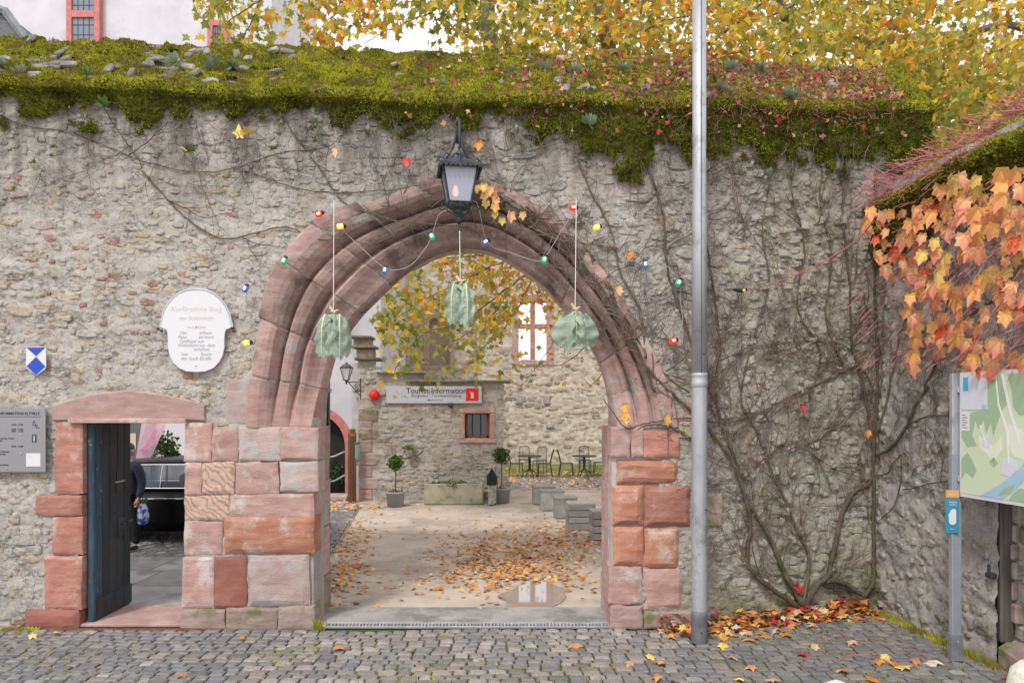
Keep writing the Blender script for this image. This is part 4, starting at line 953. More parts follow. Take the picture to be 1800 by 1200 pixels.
def side_pt(px, py, off=.03):
    k = (px-CX)/F; D = 5.358/(k+.124)                         # ray meets the side wall plane
    D = (4.31+.124*8.45)/(k+.124); return Vector((float(XR(D))-off-float(side_disp(np.array(D), np.array(EYE-(py-HY)/F*D))), D, EYE-(py-HY)/F*D))
for pts, ra, rb in (([(1545,800),(1575,780),(1600,745),(1618,705),(1640,660),(1668,600),(1700,560),(1760,520)], .02, .010), ([(1545,835),(1565,830),(1590,800),(1580,880),(1560,905),(1548,915)], .009, .005), ([(1550,760),(1562,700),(1575,640),(1596,560),(1620,480),(1660,420)], .012, .006),
        ([(1550,700),(1556,600),(1562,500),(1590,420),(1640,360)], .010, .006), ([(1590,860),(1608,858),(1640,850),(1670,845)], .008, .005), ([(1600,745),(1640,730),(1680,728),(1740,700)], .009, .006)):
    c = catmull(pts, 5); n = len(c); MB().tube([side_pt(x, y, .03) for x, y in c], [ra+(rb-ra)*i/n for i in range(n)], 6).build('stem', M['bark'], leafy, True)
tw = MB()
for i in range(200):
    px = R.uniform(1548, 1790); py = R.uniform(420, 860) if R.random() < .8 else R.uniform(700, 860); pts = []; a = R.uniform(.7, 2.4); L_ = R.randrange(5, 22)
    if py > 700 and px > 1690: continue
    for k in range(L_):
        if px < 1544: break
        pts.append(side_pt(px, py, .02+R.uniform(0,.02))); a += R.gauss(0,.3); px += math.cos(a)*4.2; py -= math.sin(a)*7
    if len(pts) > 2: tw.tube(pts, [R.uniform(.003,.006)*(1-.5*k/len(pts)) for k in range(len(pts))], 3, cap=False)
tag(tw.build('twigs', M['twig'], leafy), kind='stuff')

# ------------------------------------------------------------------ writing
def text(s, size, loc, rot, m, parent, name='lettering', shear=0, align='CENTER', depth=.001, bold=0):
    cu = bpy.data.curves.new('t', 'FONT'); cu.body = s; cu.size = size; cu.align_x = align; cu.shear = shear; cu.extrude = depth; cu.offset = bold; cu.resolution_u = 3
    o = bpy.data.objects.new('t', cu); C.objects.link(o); dg = bpy.context.evaluated_depsgraph_get(); me = bpy.data.meshes.new_from_object(o.evaluated_get(dg)); bpy.data.objects.remove(o)
    me.materials.clear(); me.materials.append(m); q = obj(name, me, parent, loc); q.rotation_euler = rot; return q
RX = (PI/2, 0, 0)
M['ink'] = plain('grey_ink', (.4,.4,.42), .6); M['redink'] = plain('faded_red_ink', (.66,.50,.52), .6); M['blue'] = plain('shield_blue', (.015,.06,.42), .35); M['dark_ink'] = plain('dark_ink', (.05,.05,.06), .5)
# white plaque with a rounded head
pq = thing('white_plaque', 'white rounded heritage plaque with faded red and grey script on the wall', 'plaque', tuple(WP(349, 583, .05)))
ps = 1/161.3
half = [(0,-71),(14,-70),(28,-65),(40,-56),(50,-43),(56,-30),(59,-16),(61,-10),(60,-6),(52,-3),(50,2),(49,12),(49,28),(46,42),(40,54),(30,64),(16,70),(0,71)]
out = [(x*ps, -y*ps) for x, y in half]+[(-x*ps, -y*ps) for x, y in half[-2:0:-1]]
b = MB(); b.prism(out, -.012, .012); b.build('plate', M['white'], pq)
b = MB(); b.tube([(x*ps*1.03, .0, -y*ps*1.03+.0) for x, y in [(-h[0], h[1]) for h in half[8:0:-1]]+half[0:9]], .012, 6); b.build('hood', mat('zinc_hood', (.3,.33,.36), (.42,.45,.48), rough=.5, bump=.1), pq)
for x, z in ((-67,4),(-61,0),(62,5),(65,0)): b = MB(); b.lathe([(0,-.012),(.014,-.01),(.014,.012),(0,.014)], (x*ps,.0,z*ps), 8); b.build('fixing', M['black'], pq)
for z in (7,-61): b = MB(); b.lathe([(0,-.005),(.006,-.003),(.006,.004),(0,.005)], (0,-.014,z*ps), 8); b.build('screw', M['iron'], pq)
def tl(s, sz, x, y, m, sh=.25): text(s, sz*ps, (x*ps, -.0135, -y*ps), RX, M[m], pq, shear=sh)
tl('Kurfürstliche Burg', 12, 0, -35, 'redink'); tl('der Erzbischöfe', 9.5, 0, -20, 'redink'); tl('von Mainz', 8, 0, -5, 'redink')
for s_, x, y in (('Um          erbaut.',0,5),('Palas         zerstört.',0,12.5),('Ostflügel von',-8,20),('Wohnturm aus dem',0,27),('erhalten.',10,34),('Seit          Besitz',0,42.5),('der Stadt Eltville',0,50)): tl(s_, 8, x, y, 'ink')
# blue and white shield
sh = thing('blue_shield', 'small pointed shield sign of blue and white fields above the grey notice', 'sign', tuple(WP(69.5, 634, .05)))
def pol(pts, y0, y1, m, par, nm, s=ps): b = MB(); b.prism([(x*s, -y*s) for x, y in pts], y0, y1); return b.build(nm, m, par)
pol([(-17.5,-23),(17,-24),(17,12),(15,15),(0,26),(-16,12),(-17.5,10)], -.006, .006, M['white'], sh, 'plate')
pol([(-16.5,-22.5),(16.5,-23),(0,-7.5)], -.009, -.0065, M['blue'], sh, 'upper_field'); pol([(0,-6.5),(16.5,10.5),(0,25),(-16.5,10)], -.009, -.0065, M['blue'], sh, 'lower_field')
# grey information notice at the left edge
nt_ = thing('grey_notice', 'grey metal notice with opening hours beside the small doorway', 'sign', tuple(WP(13, 773, .06)))
b = MB(); b.box((0,0,0), (148*ps,.012,111*ps), bev=.003); b.build('plate', plain('brushed_notice', (.27,.27,.285), .35, .5), nt_)
def nx(px): return (px-13)*ps
def nz(py): return -(py-773)*ps
text('BURG & TOURIST-INFORMATION ELTVILLE', 6.6*ps, (nx(77), -.0085, nz(728.5)), RX, M['dark_ink'], nt_, align='RIGHT', bold=.0006)
b = MB(); b.box((nx(5),-.0072,nz(732)), (148*ps,.0015,.006)); b.build('rule', M['dark_ink'], nt_)
for y, s_, bd in ((742,'Tourist-Info',0),(747,'Burgladen',1),(751,'Burgstr. 1',0),(755,'Montag - Freitag',0),(758.5,'Samstag - Sonntag',0),(765,'Burg und Museum',1),(771,'Besichtigung der Anlage und des Turms',0),(775,'ist nur mit Eintritt möglich',0),(785,'Turmbesichtigung',1),(789,'ganzjährig',0),(794,'täglich von Karfreitag bis Oktober',0),(798,'im Winter nach Vereinbarung',0),(804,'Führungen',1),(807.5,'öffentliche Führungen',0),(811,'Gruppen auf Anfrage',0),(817,'Stadtverwaltung Eltville am Rhein',0),(823,'www.eltville.de',0)):
    text(s_, (4.4 if bd else 3.9)*ps, (nx(-38 if False else -30)+.0, -.0085, nz(y)), RX, M['dark_ink'], nt_, align='LEFT', bold=.0006 if bd else 0)
for y in (747,755,758.5,785): text('10.00 - 17.00', 3.9*ps, (nx(48), -.0085, nz(y)), RX, M['dark_ink'], nt_, align='RIGHT')
b = MB(); b.box((nx(67.5),-.0075,nz(769.5)), (8*ps,.002,14*ps)); b.build('info_panel', M['dark_ink'], nt_)
text('i', 14*ps, (nx(67.5), -.0095, nz(774)), RX, M['white'], nt_, bold=.002)
b = MB(); b.box((nx(66),-.008,nz(807)), (25*ps,.003,23*ps)); b.build('white_sticker', M['white'], nt_)
b = MB(); b.lathe([(0,-.001),(.012,-.001),(.012,.001),(0,.001)], (nx(60),-.0105,nz(802)), 8, sy=.3); b.build('sticker_mark', M['steel'], nt_)
b = MB(); zz = lambda x, y: (nx(x), -.0085, nz(y)); b.tube([zz(66,748),zz(65,744),zz(67,739),zz(69,744),zz(69,750)], .003, 4); b.tube([zz(69,746),zz(73,746),zz(71,751),zz(77,751.5)], .003, 4); b.build('castle_logo', M['dark_ink'], nt_)
for x, y in ((45,762),(45,795),(20,822)): b = MB(); b.lathe([(0,-.006),(.012,-.004),(.012,.0),(0,.0)], (nx(x),-.009,nz(y)), 8); b.build('screw', M['white'], nt_)

# ------------------------------------------------------------------ the blue plank door, standing open
dr = thing('plank_door', 'old blue black plank door standing open in the small doorway', 'door', (-4.62, 7.86, .03)); dr['kind'] = 'thing'
M['door'] = mat('worn_blue_black_paint', (.012,.017,.022), (.035,.05,.062), (.04,.035,.025), scale=3, s2=4, t3=.55, stretch=(3,3,.35), rough=.6, bump=.5, bscale=30, rnd=.3)
M['door_blue'] = mat('blue_door_paint', (.018,.035,.055), (.05,.09,.13), (.3,.3,.28), scale=4, s2=12, t3=.66, stretch=(2,2,.3), rough=.6, bump=.4, bscale=30, rnd=.1)
dy = 0
for i, w in enumerate((.115,.15,.15,.14,.15)):
    b = MB(); b.box((0, dy+w/2, 1.11), (.055, w-.006, 2.2), bev=.006); b.build('plank', M['door_blue' if i == 0 else 'door'], dr); dy += w
b = MB(); b.box((-.004,-.03,1.11), (.075,.06,2.2), bev=.01); b.build('edge_stile', M['door_blue'], dr)
b = MB(); b.box((.035, dy/2, .14), (.016, dy, .22), bev=.004); b.build('kick_board', M['door'], dr)
b = MB(); b.box((.031, .44, 1.50), (.008, .10, .26)); b.build('peephole', M['black'], dr); b = MB(); b.box((.036, .44, 1.5), (.008, .16, .016)); b.tube([(.04,.37,1.5),(.05,.53,1.505)], .007, 5); b.build('peephole_bar', M['steel'], dr)
b = MB(); b.box((.034, .50, .97), (.012, .16, .2), bev=.004); b.build('lock_plate', M['iron'], dr); b = MB(); b.tube([(.04,.47,1.0),(.08,.47,1.0),(.085,.47,.9),(.06,.49,.82)], .011, 6); b.tube([(.04,.55,1.02),(.09,.56,1.02),(.09,.62,1.03)], .009, 6); b.build('latch_handle', M['iron'], dr, True)
for z_ in (.35, 1.15, 1.95):
    for k in range(5):
        b = MB(); b.lathe([(0,-.01),(.012,-.006),(.015,0),(.0,.004)], (0,0,0), 7); o = b.build('nail_head', M['iron'], dr); o.rotation_euler = (0, -PI/2, 0); o.location = (.029+(.014 if z_ < .3 else 0), .06+k*.15, z_)

# ------------------------------------------------------------------ map board on its post
AN = math.atan2(.134, -1)                                       # the board runs towards the viewer, parallel to the side wall
mb = thing('map_board', 'framed town map board on a grey steel post beside the side wall', 'information board', (4.20, 6.74, 0))
dirv = Vector((.134, -1, 0)).normalized(); nrm = Vector((-1, -.134, 0)).normalized()
M['post'] = mat('grey_painted_post', (.235,.26,.295), (.27,.30,.335), scale=8, bump=.05, rough=.45, rnd=0)
b = MB(); b.box((0,0,.98),(.095,.055,1.96), bev=.006, rz=.05); b.build('post', M['post'], mb)
b = MB(); b.box((0,0,1.95),(.085,.05,1.54), bev=.006, rz=.05); b.build('upper_post', M['steel'], mb)
b = MB(); b.box((0,0,.13),(.112,.072,.26), bev=.006, rz=.05); b.build('foot_sleeve', mat('foot_zinc', (.13,.14,.16), (.2,.21,.23), bump=.2), mb)
b = MB(); b.lathe([(0,-.006),(.01,-.004),(.01,0),(0,0)], (0,0,0), 8); o = b.build('bolt', M['steel'], mb); o.rotation_euler = (PI/2,0,0); o.location = (0.005,-.038,.19)
ZB_, ZT_ = EYE-(871-HY)/F*6.72, EYE-(655-HY)/F*6.72; HB = ZT_-ZB_; WB = .80
def bp(u, v, off): q = dirv*(u*WB+.045)+nrm*(off-.01); return (q.x, q.y, ZB_+v*HB)
def bpoly(pts, off, th, m, nm, u0=0):
    n = len(pts); vs = [bp(u+u0, v, off) for u, v in pts]+[bp(u+u0, v, off-th) for u, v in pts]; b = MB()
    b.add(vs, [tuple(range(n)), tuple(range(2*n-1, n-1, -1))]+[(k, n+k, n+(k+1)%n, (k+1)%n) for k in range(n)]); return b.build(nm, m, mb)
rect = lambda a, b_, c, d: [(a,b_),(c,b_),(c,d),(a,d)]
bpoly(rect(0,0,1,1), .0, .03, M['white'], 'panel'); bpoly(rect(1.03,0,2.0,1), .0, .03, M['white'], 'panel')
pc = lambda n, c: plain(n, c, .25, 0, .5)
bpoly(rect(.03,.03,.97,.97), .002, .001, pc('map_meadow', (.58,.65,.46)), 'map_sheet')
g = pc('map_forest', (.33,.46,.29)); w_ = pc('map_water', (.35,.52,.66)); pl = pc('map_pale', (.70,.73,.58)); rd_ = pc('map_road', (.74,.75,.76))
for pts in ([(.40,.97),(.62,.97),(.66,.84),(.70,.76),(.62,.70),(.55,.60),(.50,.50),(.46,.60),(.40,.52),(.36,.62),(.28,.55),(.24,.62),(.2,.5),(.26,.42),(.12,.40),(.03,.48),(.03,.6),(.2,.68),(.40,.70)], [(.68,.97),(.97,.97),(.97,.66),(.84,.66),(.76,.72),(.74,.84)], [(.03,.30),(.12,.36),(.2,.30),(.26,.22),(.2,.16),(.1,.2),(.03,.14)], [(.44,.30),(.5,.34),(.56,.3),(.5,.26)], [(.7,.03),(.97,.03),(.97,.12),(.85,.13),(.75,.08)]): bpoly(pts, .0035, .001, g, 'forest_area')
for pts in ([(.30,.50),(.40,.46),(.5,.42),(.6,.5),(.62,.4),(.5,.3),(.4,.36),(.3,.4)], [(.7,.6),(.86,.56),(.95,.5),(.9,.34),(.76,.36),(.68,.48)]): bpoly(pts, .0035, .001, pl, 'meadow_area')
bpoly([(.12,.03),(.3,.03),(.55,.12),(.8,.24),(.97,.37),(.97,.24),(.8,.12),(.6,.03),(.97,.03),(.97,.04)][:7]+[(.62,.03)], .0045, .001, w_, 'river'); bpoly([(.55,.05),(.66,.12),(.8,.16),(.72,.08)], .0055, .0008, g, 'river_island')
for pts in ([(.60,.97),(.64,.97),(.74,.7),(.86,.45),(.84,.44),(.71,.68)], [(.52,.97),(.54,.97),(.58,.75),(.7,.55),(.72,.3),(.70,.3),(.67,.54),(.56,.74)], [(.3,.58),(.32,.58),(.42,.42),(.40,.42)]): bpoly(pts, .0052, .0008, rd_, 'road_line')
bpoly([(.60,.22),(.64,.34),(.72,.36),(.8,.32),(.82,.26),(.72,.2)], .0050, .0008, pc('map_town', (.62,.62,.72)), 'town_area'); bpoly([(.34,.42),(.36,.5),(.44,.5),(.45,.4)], .0050, .0008, pc('map_village', (.62,.62,.72)), 'town_area')
bpoly(rect(.03,.70,.42,.97), .0062, .001, pc('inset_grey', (.62,.63,.68)), 'inset_map'); bpoly(rect(.06,.85,.14,.96), .0075, .001, pc('sky_blue_tag', (.06,.42,.62)), 'blue_tag'); bpoly(rect(.34,.705,.41,.74), .0075, .001, w_, 'inset_lake')
bpoly(rect(.03,.53,.16,.68), .0062, .001, pc('legend_grey', (.66,.67,.68)), 'legend')
for k in range(6): bpoly(rect(.045,.655-k*.02,.13 if k % 2 else .10,.66-k*.02), .0072, .0006, M['dark_ink'], 'legend_line')
bpoly(rect(1.06,.03,1.97,.97), .002, .001, pc('second_sheet', (.6,.62,.66)), 'map_sheet'); bpoly(rect(1.06,.3,1.97,.5), .0035, .001, pc('sheet_blue', (.08,.4,.6)), 'print_block'); bpoly(rect(1.06,.5,1.97,.75), .0035, .001, pc('sheet_green', (.1,.35,.2)), 'print_block')
q_ = dirv*(2.0*WB+.1); b = MB(); b.box((q_.x,q_.y,1.35),(.085,.05,2.7), bev=.006, rz=.05); b.build('post', M['post'], mb)
for v in (.14,.86): q_ = bp(-.02, v, -.01); b = MB(); b.box(q_, (.05,.05,.05), bev=.004); b.build('clamp', M['steel'], mb)
# trail sign on the same post
ts = thing('trail_sign', 'narrow blue and orange trail sign clamped to the map board post', 'sign', (4.155, 6.70, 0)); sc_ = 6.7/F
tz = lambda py: EYE-(py-HY)*sc_
def trect(x0, y0, x1, y1, off, m, nm):
    b = MB(); X = lambda px: (px-1669.5)*sc_*1.0; b.prism([(X(x0), tz(y0)),(X(x1), tz(y0)),(X(x1), tz(y1)),(X(x0), tz(y1))], -off, -off+.004); return b.build(nm, m, ts)
trect(1658,861,1679,936,.0,pc('trail_blue', (.02,.22,.33)),'plate'); trect(1658,861,1679,874,.005,pc('trail_orange', (.6,.3,.07)),'top_band')
b = MB(); b.prism([((x-1669.5)*sc_, tz(y)) for x, y in ((1663,918),(1662,905),(1666,896),(1671,893),(1674,896),(1674,918),(1670,922),(1665,921))], -.009, -.005); b.build('white_field', M['white'], ts)
text('WEIN', 5*sc_, (-.002,-.006,tz(884)), RX, M['white'], ts); text('WEG', 5*sc_, (-.002,-.006,tz(888.5)), RX, M['white'], ts); text('Rheingau', 3.4*sc_, (-.0,-.006,tz(869.5)), RX, M['white'], ts); text('www', 3*sc_, (-.01,-.006,tz(930)), RX, M['white'], ts)
ts.rotation_euler = (0, 0, -.25)
# stone bollard close to the viewer
bl = thing('stone_bollard', 'blurred pale round-topped stone bollard at the bottom right corner', 'bollard', (3.0, 4.05, 0)); b = MB(); b.lathe([(.17,0),(.165,.5),(.155,.8),(.135,.89),(.09,.935),(0,.95)], n=20); b.build('shaft', mat('lichened_stone', (.42,.42,.36), (.58,.58,.5), (.25,.27,.15), s2=6, t3=.6, bump=.5), bl, True)
# ------------------------------------------------------------------ ground
def sheet(name, pts, z, m, kind='structure', lab=None, nx=2, cat=None):
    b = MB(); b.add([(x, y, z) for x, y in pts], [tuple(range(len(pts)))]); o = b.build(name, m); tag(o, lab, cat, kind=kind); return o
M['gravel'] = mat('pale_packed_gravel', (.42,.35,.285), (.52,.445,.365), (.34,.29,.24), scale=2.2, s2=.9, t3=.54, rough=.95, bump=.35, bscale=90, rnd=0)
M['joint_soil'] = mat('mossy_joint_soil', (.045,.04,.03), (.10,.085,.06), (.06,.09,.015), scale=3, s2=1.4, t3=.5, bump=.6, bscale=60, rnd=0)
M['slab'] = mat('worn_grey_slab', (.24,.235,.235), (.36,.345,.335), (.17,.17,.16), scale=2.5, s2=2.2, t3=.56, rough=.55, bump=.15, bscale=50, rnd=.12, spec=.5)
M['grass'] = mat('leafy_grass', (.10,.13,.035), (.17,.18,.05), (.3,.2,.08), scale=3, s2=3, t3=.55, bump=.5, rnd=0)
sheet('ground', [(-60,-20),(60,-20),(60,90),(-60,90)], -.03, M['gravel'], lab='wide earth ground under the whole castle yard')
gv = tag(obj('courtyard_gravel', None) if False else MB().add([(-14,8.45,-.012),(14,8.45,-.012),(14,29,-.012),(-14,29,-.012)], [(0,1,2,3)]).build('courtyard_gravel', M['gravel']), 'pale packed gravel of the castle courtyard beyond the arch', kind='structure')
pav = tag(empty('cobbled_pavement'), 'grey cobbled pavement in front of the gate wall', kind='structure')
MB().add([(-9,3.2,-.02),(8,3.2,-.02),(8,8.5,-.02),(-9,8.5,-.02)], [(0,1,2,3)]).build('joint_bed', M['joint_soil'], pav)
def cob_shape(seed):
    r = random.Random(seed); c = [(sx_*.5*r.uniform(.9,1.0), sy_*.5*r.uniform(.88,1.0)) for sx_, sy_ in ((-1,-1),(.05,-1.02),(1,-1),(1,1),(-.05,1.02),(-1,1))]
    vs = [(x, y, -.5) for x, y in c]+[(x, y, .28+r.uniform(-.1,.1)) for x, y in c]+[(x*.78, y*.78, .5+r.uniform(-.12,.1)) for x, y in c]
    n = 6; fs = [tuple(range(2*n, 3*n))]+[(q*n+k, q*n+(k+1)%n, q*n+n+(k+1)%n, q*n+n+k) for q in (0,1) for k in range(n)]; return vs, fs
COB = [cob_shape(i) for i in range(12)]; _cc = {}
def cob_mesh(i, mk):
    if (i, mk) not in _cc: b = MB(); b.add(*COB[i]); _cc[(i, mk)] = b.mesh('cobble', M[mk])
    return _cc[(i, mk)]
def lay(parent, items, nparts, nm='cobble', rest='small_cobbles', th=.05):
    items.sort(key=lambda s: -s[7])
    for s in items[:nparts]:
        o = bpy.data.objects.new(nm, cob_mesh(R.randrange(12), s[6])); o.location = (s[0], s[1], s[5]-th/2); o.rotation_euler = (R.uniform(-.03,.03), R.uniform(-.03,.03), s[4]); o.scale = (s[2], s[3], th); link(o, parent)
    mk = sorted(set(s[6] for s in items)); b = MB()
    for s in items[nparts:]:
        vs, fs = COB[R.randrange(12)]; c, q = math.cos(s[4]), math.sin(s[4]); b.add([(s[0]+x*s[2]*c-y*s[3]*q, s[1]+x*s[2]*q+y*s[3]*c, s[5]-th/2+z_*th) for x, y, z_ in vs], fs, mk.index(s[6]))
    if b.v: tag(b.build(rest, [M[k] for k in mk], parent), kind='stuff')
its = []; y = 3.4
while y < 7.66:
    d = R.uniform(.095,.125); x = -8.6+R.uniform(0,.1)
    while x < 6.5:
        w = R.uniform(.11,.19); cx = x+w/2; warp = .05*math.sin(cx*.9)+.03*math.sin(cx*2.7+y*2)
        yy = y+d/2+warp
        if x > 1.9: yy += .02*math.sin(y*3)
        if x > 1.9:
            k = wpick(('cob_grey',4),('cob_blue',5),('cob_brown',2),('cob_light',.5))
        elif x < -2.6: k = wpick(('cob_blue',5),('cob_grey',4),('cob_brown',1),('cob_light',.5),('cob_pink',.2))
        else: k = wpick(('cob_grey',4),('cob_brown',3),('cob_pink',2.2),('cob_light',1.4),('cob_blue',1.6))
        if yy < float(YF(cx))-.06 and cx < float(XR(yy))-.05:
            vis = abs(cx/yy*F) < 900 and yy > 6.15
            its.append([cx, yy, w*.93, d*.92, R.uniform(-.06,.06), R.uniform(-.004,.005)+(.0), k, w*d/yy**2*(1 if vis else .01)])
        x += w
    y += d*1.0
y = 7.7
while y < 8.4:                                                      # behind the kink of the wall, up to the corner
    x = 1.9
    while x < 4.4:
        w = R.uniform(.11,.18); cx = x+w/2
        if y+.05 < float(YF(cx))-.04 and cx < float(XR(y)): its.append([cx, y+.05, w*.93, .1, R.uniform(-.06,.06), 0, wpick(('cob_grey',4),('cob_blue',5),('cob_brown',2)), w*.1/64])
        x += w
    y += .11
lay(pav, its, 300)
# moss and grass in the joints
P_ = []
for i in range(9000):
    x = R.uniform(-6.5, 5); y = R.uniform(5.6, 8.3); k = fbm(x*1.3+3, y*1.7, 3)
    dens = .9*(k > .56)+.08; 
    if x > 1.9: dens = .5+.5*(k > .5)
    if y > float(YF(x))-.02 or x > float(XR(y)) or R.random() > dens: continue
    P_.append((x, y))
gb = MB()
for x, y in P_:
    for _ in range(2):
        dx, dy_ = R.gauss(0,.02), R.gauss(0,.02); h = R.uniform(.008,.026); gb.add([(x+dx-.004,y+dy_,-.012),(x+dx+.004,y+dy_,-.012),(x+dx+R.gauss(0,.008),y+dy_+R.gauss(0,.006),h)], [(0,1,2)])
for i in range(1500):                                                # tufts along the foot of the side wall
    y = R.uniform(5.8, 8.3); x = float(XR(y))-abs(R.gauss(.05,.05)); h = R.uniform(.02,.07); gb.add([(x-.006,y,-.01),(x+.006,y,-.01),(x+R.gauss(-.01,.02),y+R.gauss(0,.02),h)], [(0,1,2)])
for i in range(500):
    x = R.uniform(-6, -5.1); y = 7.7-abs(R.gauss(0,.02)); h = R.uniform(.01,.04); gb.add([(x-.006,y,-.01),(x+.006,y,-.01),(x+R.gauss(-.01,.02),y+R.gauss(0,.02),h)], [(0,1,2)])
for i in range(60):
    c = WP(563, 1086, .06); c.z = 0; x, y = c.x+R.gauss(0,.02), c.y+R.gauss(0,.01); gb.add([(x-.01,y,-.01),(x+.01,y,-.01),(x+R.gauss(0,.04),y-.02,R.uniform(.04,.14))], [(0,1,2)])
tag(gb.build('joint_moss', [M['moss_tuft']]), 'green moss and grass growing in the joints of the cobbles', 'moss', kind='stuff')
# threshold slab, drain channel
thr = tag(MB().box((-.56, 8.17, .0), (3.3, .62, .04), bev=.01).build('threshold_slab', M['slab']), 'worn grey concrete threshold across the archway', kind='structure')
dn = thing('drain_channel', 'narrow slotted metal drain channel across the foot of the archway', 'drain', (0,0,0))
b = MB(); b.box((-.56, 7.80, -.015), (3.26, .13, .02)); b.build('trough', M['black'], dn)
for s_ in (-.058, .058): b = MB(); b.box((-.56, 7.80+s_, .004), (3.26, .014, .03), bev=.002); b.build('rail', M['steel'], dn)
x = -2.17
gm = MB().box((0,0,0), (.021,.10,.02)).mesh('grate_bar', mat('rusty_zinc', (.25,.23,.22), (.38,.35,.33), bump=.2))
while x < 1.07: obj('grate_bar', gm, dn, (x, 7.80, .006)); x += .038
b = MB(); b.box((-4.1, 7.68, .0), (1.95, .035, .02), bev=.003); tag(b.build('rusty_drain_edge', mat('rust', (.12,.05,.03), (.24,.12,.07))), 'thin rusty drain edge along the foot of the small doorway', 'drain')
# smooth slabs inside the little door, cobbles beyond, path on the left of the yard
passage = tag(empty('passage_paving'), 'smooth slabs and cobbles behind the small doorway', kind='structure')
for i, (y0, y1) in enumerate(((8.54,9.5),(9.51,10.4),(10.41,11.35))):
    for j, (x0, x1) in enumerate(((-6.6,-5.3),(-5.29,-4.0),(-3.99,-2.7))): MB().box(((x0+x1)/2+.2*(i%2),(y0+y1)/2,.0), (x1-x0-.006,y1-y0-.006,.03), bev=.004).build('paving_slab', M['slab'], passage)
its = []; y = 11.4
while y < 15.8:
    x = -9.5
    while x < -3.2-.055*(y-8):
        w = R.uniform(.12,.2); its.append([x+w/2, y+.06, w*.93, .11, R.uniform(-.06,.06), R.uniform(-.004,.006)+.008, wpick(('cob_grey',5),('cob_blue',3),('cob_light',1.5),('cob_brown',1)), 1/y*(1 if -6.5 < x < -4 else .1)]); x += w
    y += .12
lay(passage, its, 90)
path = tag(empty('yard_path'), 'grey paved path along the left side of the courtyard', kind='structure')
def pe(y): return float(np.interp(y, [8.45, 11.1, 16.7, 20], [-2.56,-2.89,-3.63,-4.1]))
MB().add([(pe(8.5),8.5,-.006),(pe(11.1),11.1,-.006),(pe(16.7),16.7,-.006),(-9,16.7,-.006),(-9,15.8,-.006),(-3.6,8.5,-.006)], [(0,1,2,3,4,5)]).build('path_bed', M['joint_soil'], path)
its = []; y = 8.6
while y < 16.8:
    x = pe(y)-.02; n = 0
    while x > -5.2-.1*(y-8.6) and n < 26:
        w = R.uniform(.14,.26); its.append([x-w/2, y+.07, w*.96, .135, R.uniform(-.03,.03), .004, wpick(('cob_grey',5),('cob_light',2.5),('cob_blue',2)), w*(1 if x > -3.7 else .1)/y]); x -= w; n += 1
    y += .145
lay(path, its, 120, 'paving_stone', 'small_paving_stones', .03)
for i in range(14):
    a, c = 8.6+i*.58, 8.6+i*.58+.57; MB().tube([(pe(a)+.02, a, .0), (pe(c)+.02, c, .0)], .022, 4).build('kerb_stone', M['slab'], path)
# far strip: kerb, grey setts, grass
tag(MB().box((0, 20.9, 0), (16, .12, .06), bev=.02).build('yard_kerb', M['slab']), 'low stone kerb in front of the far paved strip', kind='structure')
its = []; y = 21.0; far = tag(empty('far_paving'), 'grey sett paving in front of the lawn with the garden tables', kind='structure')
MB().add([(-1.2,21,.0),(8,21,.0),(8,24.6,.0),(-1.2,24.6,.0)], [(0,1,2,3)]).build('sett_bed', M['slab'], far)
while y < 24.5:
    x = -1.2
    while x < 6: w = R.uniform(.2,.34); its.append([x+w/2, y+.1, w*.95, .19, 0, .012, wpick(('cob_grey',5),('cob_light',2),('cob_blue',3)), 1]); x += w
    y += .2
lay(far, its, 0, rest='setts', th=.03)
tag(MB().add([(-1.6,24.6,.0),(10,24.6,.0),(10,29.2,.08),(-1.6,29.2,.08)], [(0,1,2,3)]).build('lawn', M['grass']), 'strip of leaf strewn lawn below the far wall', kind='structure')
# puddle
pm = plain('puddle_water', (.29,.24,.195), .03, 0, .9); pts = []
c0 = G(942, 1047)
for k in range(40):
    a = 2*PI*k/40; r = 1+.35*(float(fbm(math.cos(a)*1.7+4, math.sin(a)*1.7+9, 3))-.5)*2; q = G(942+56*r*math.cos(a), 1047-25*r*math.sin(a)); pts.append((q.x, q.y))
sheet('puddle', pts, -.004, pm, kind='structure', lab='shallow puddle by the threshold mirroring the far window')

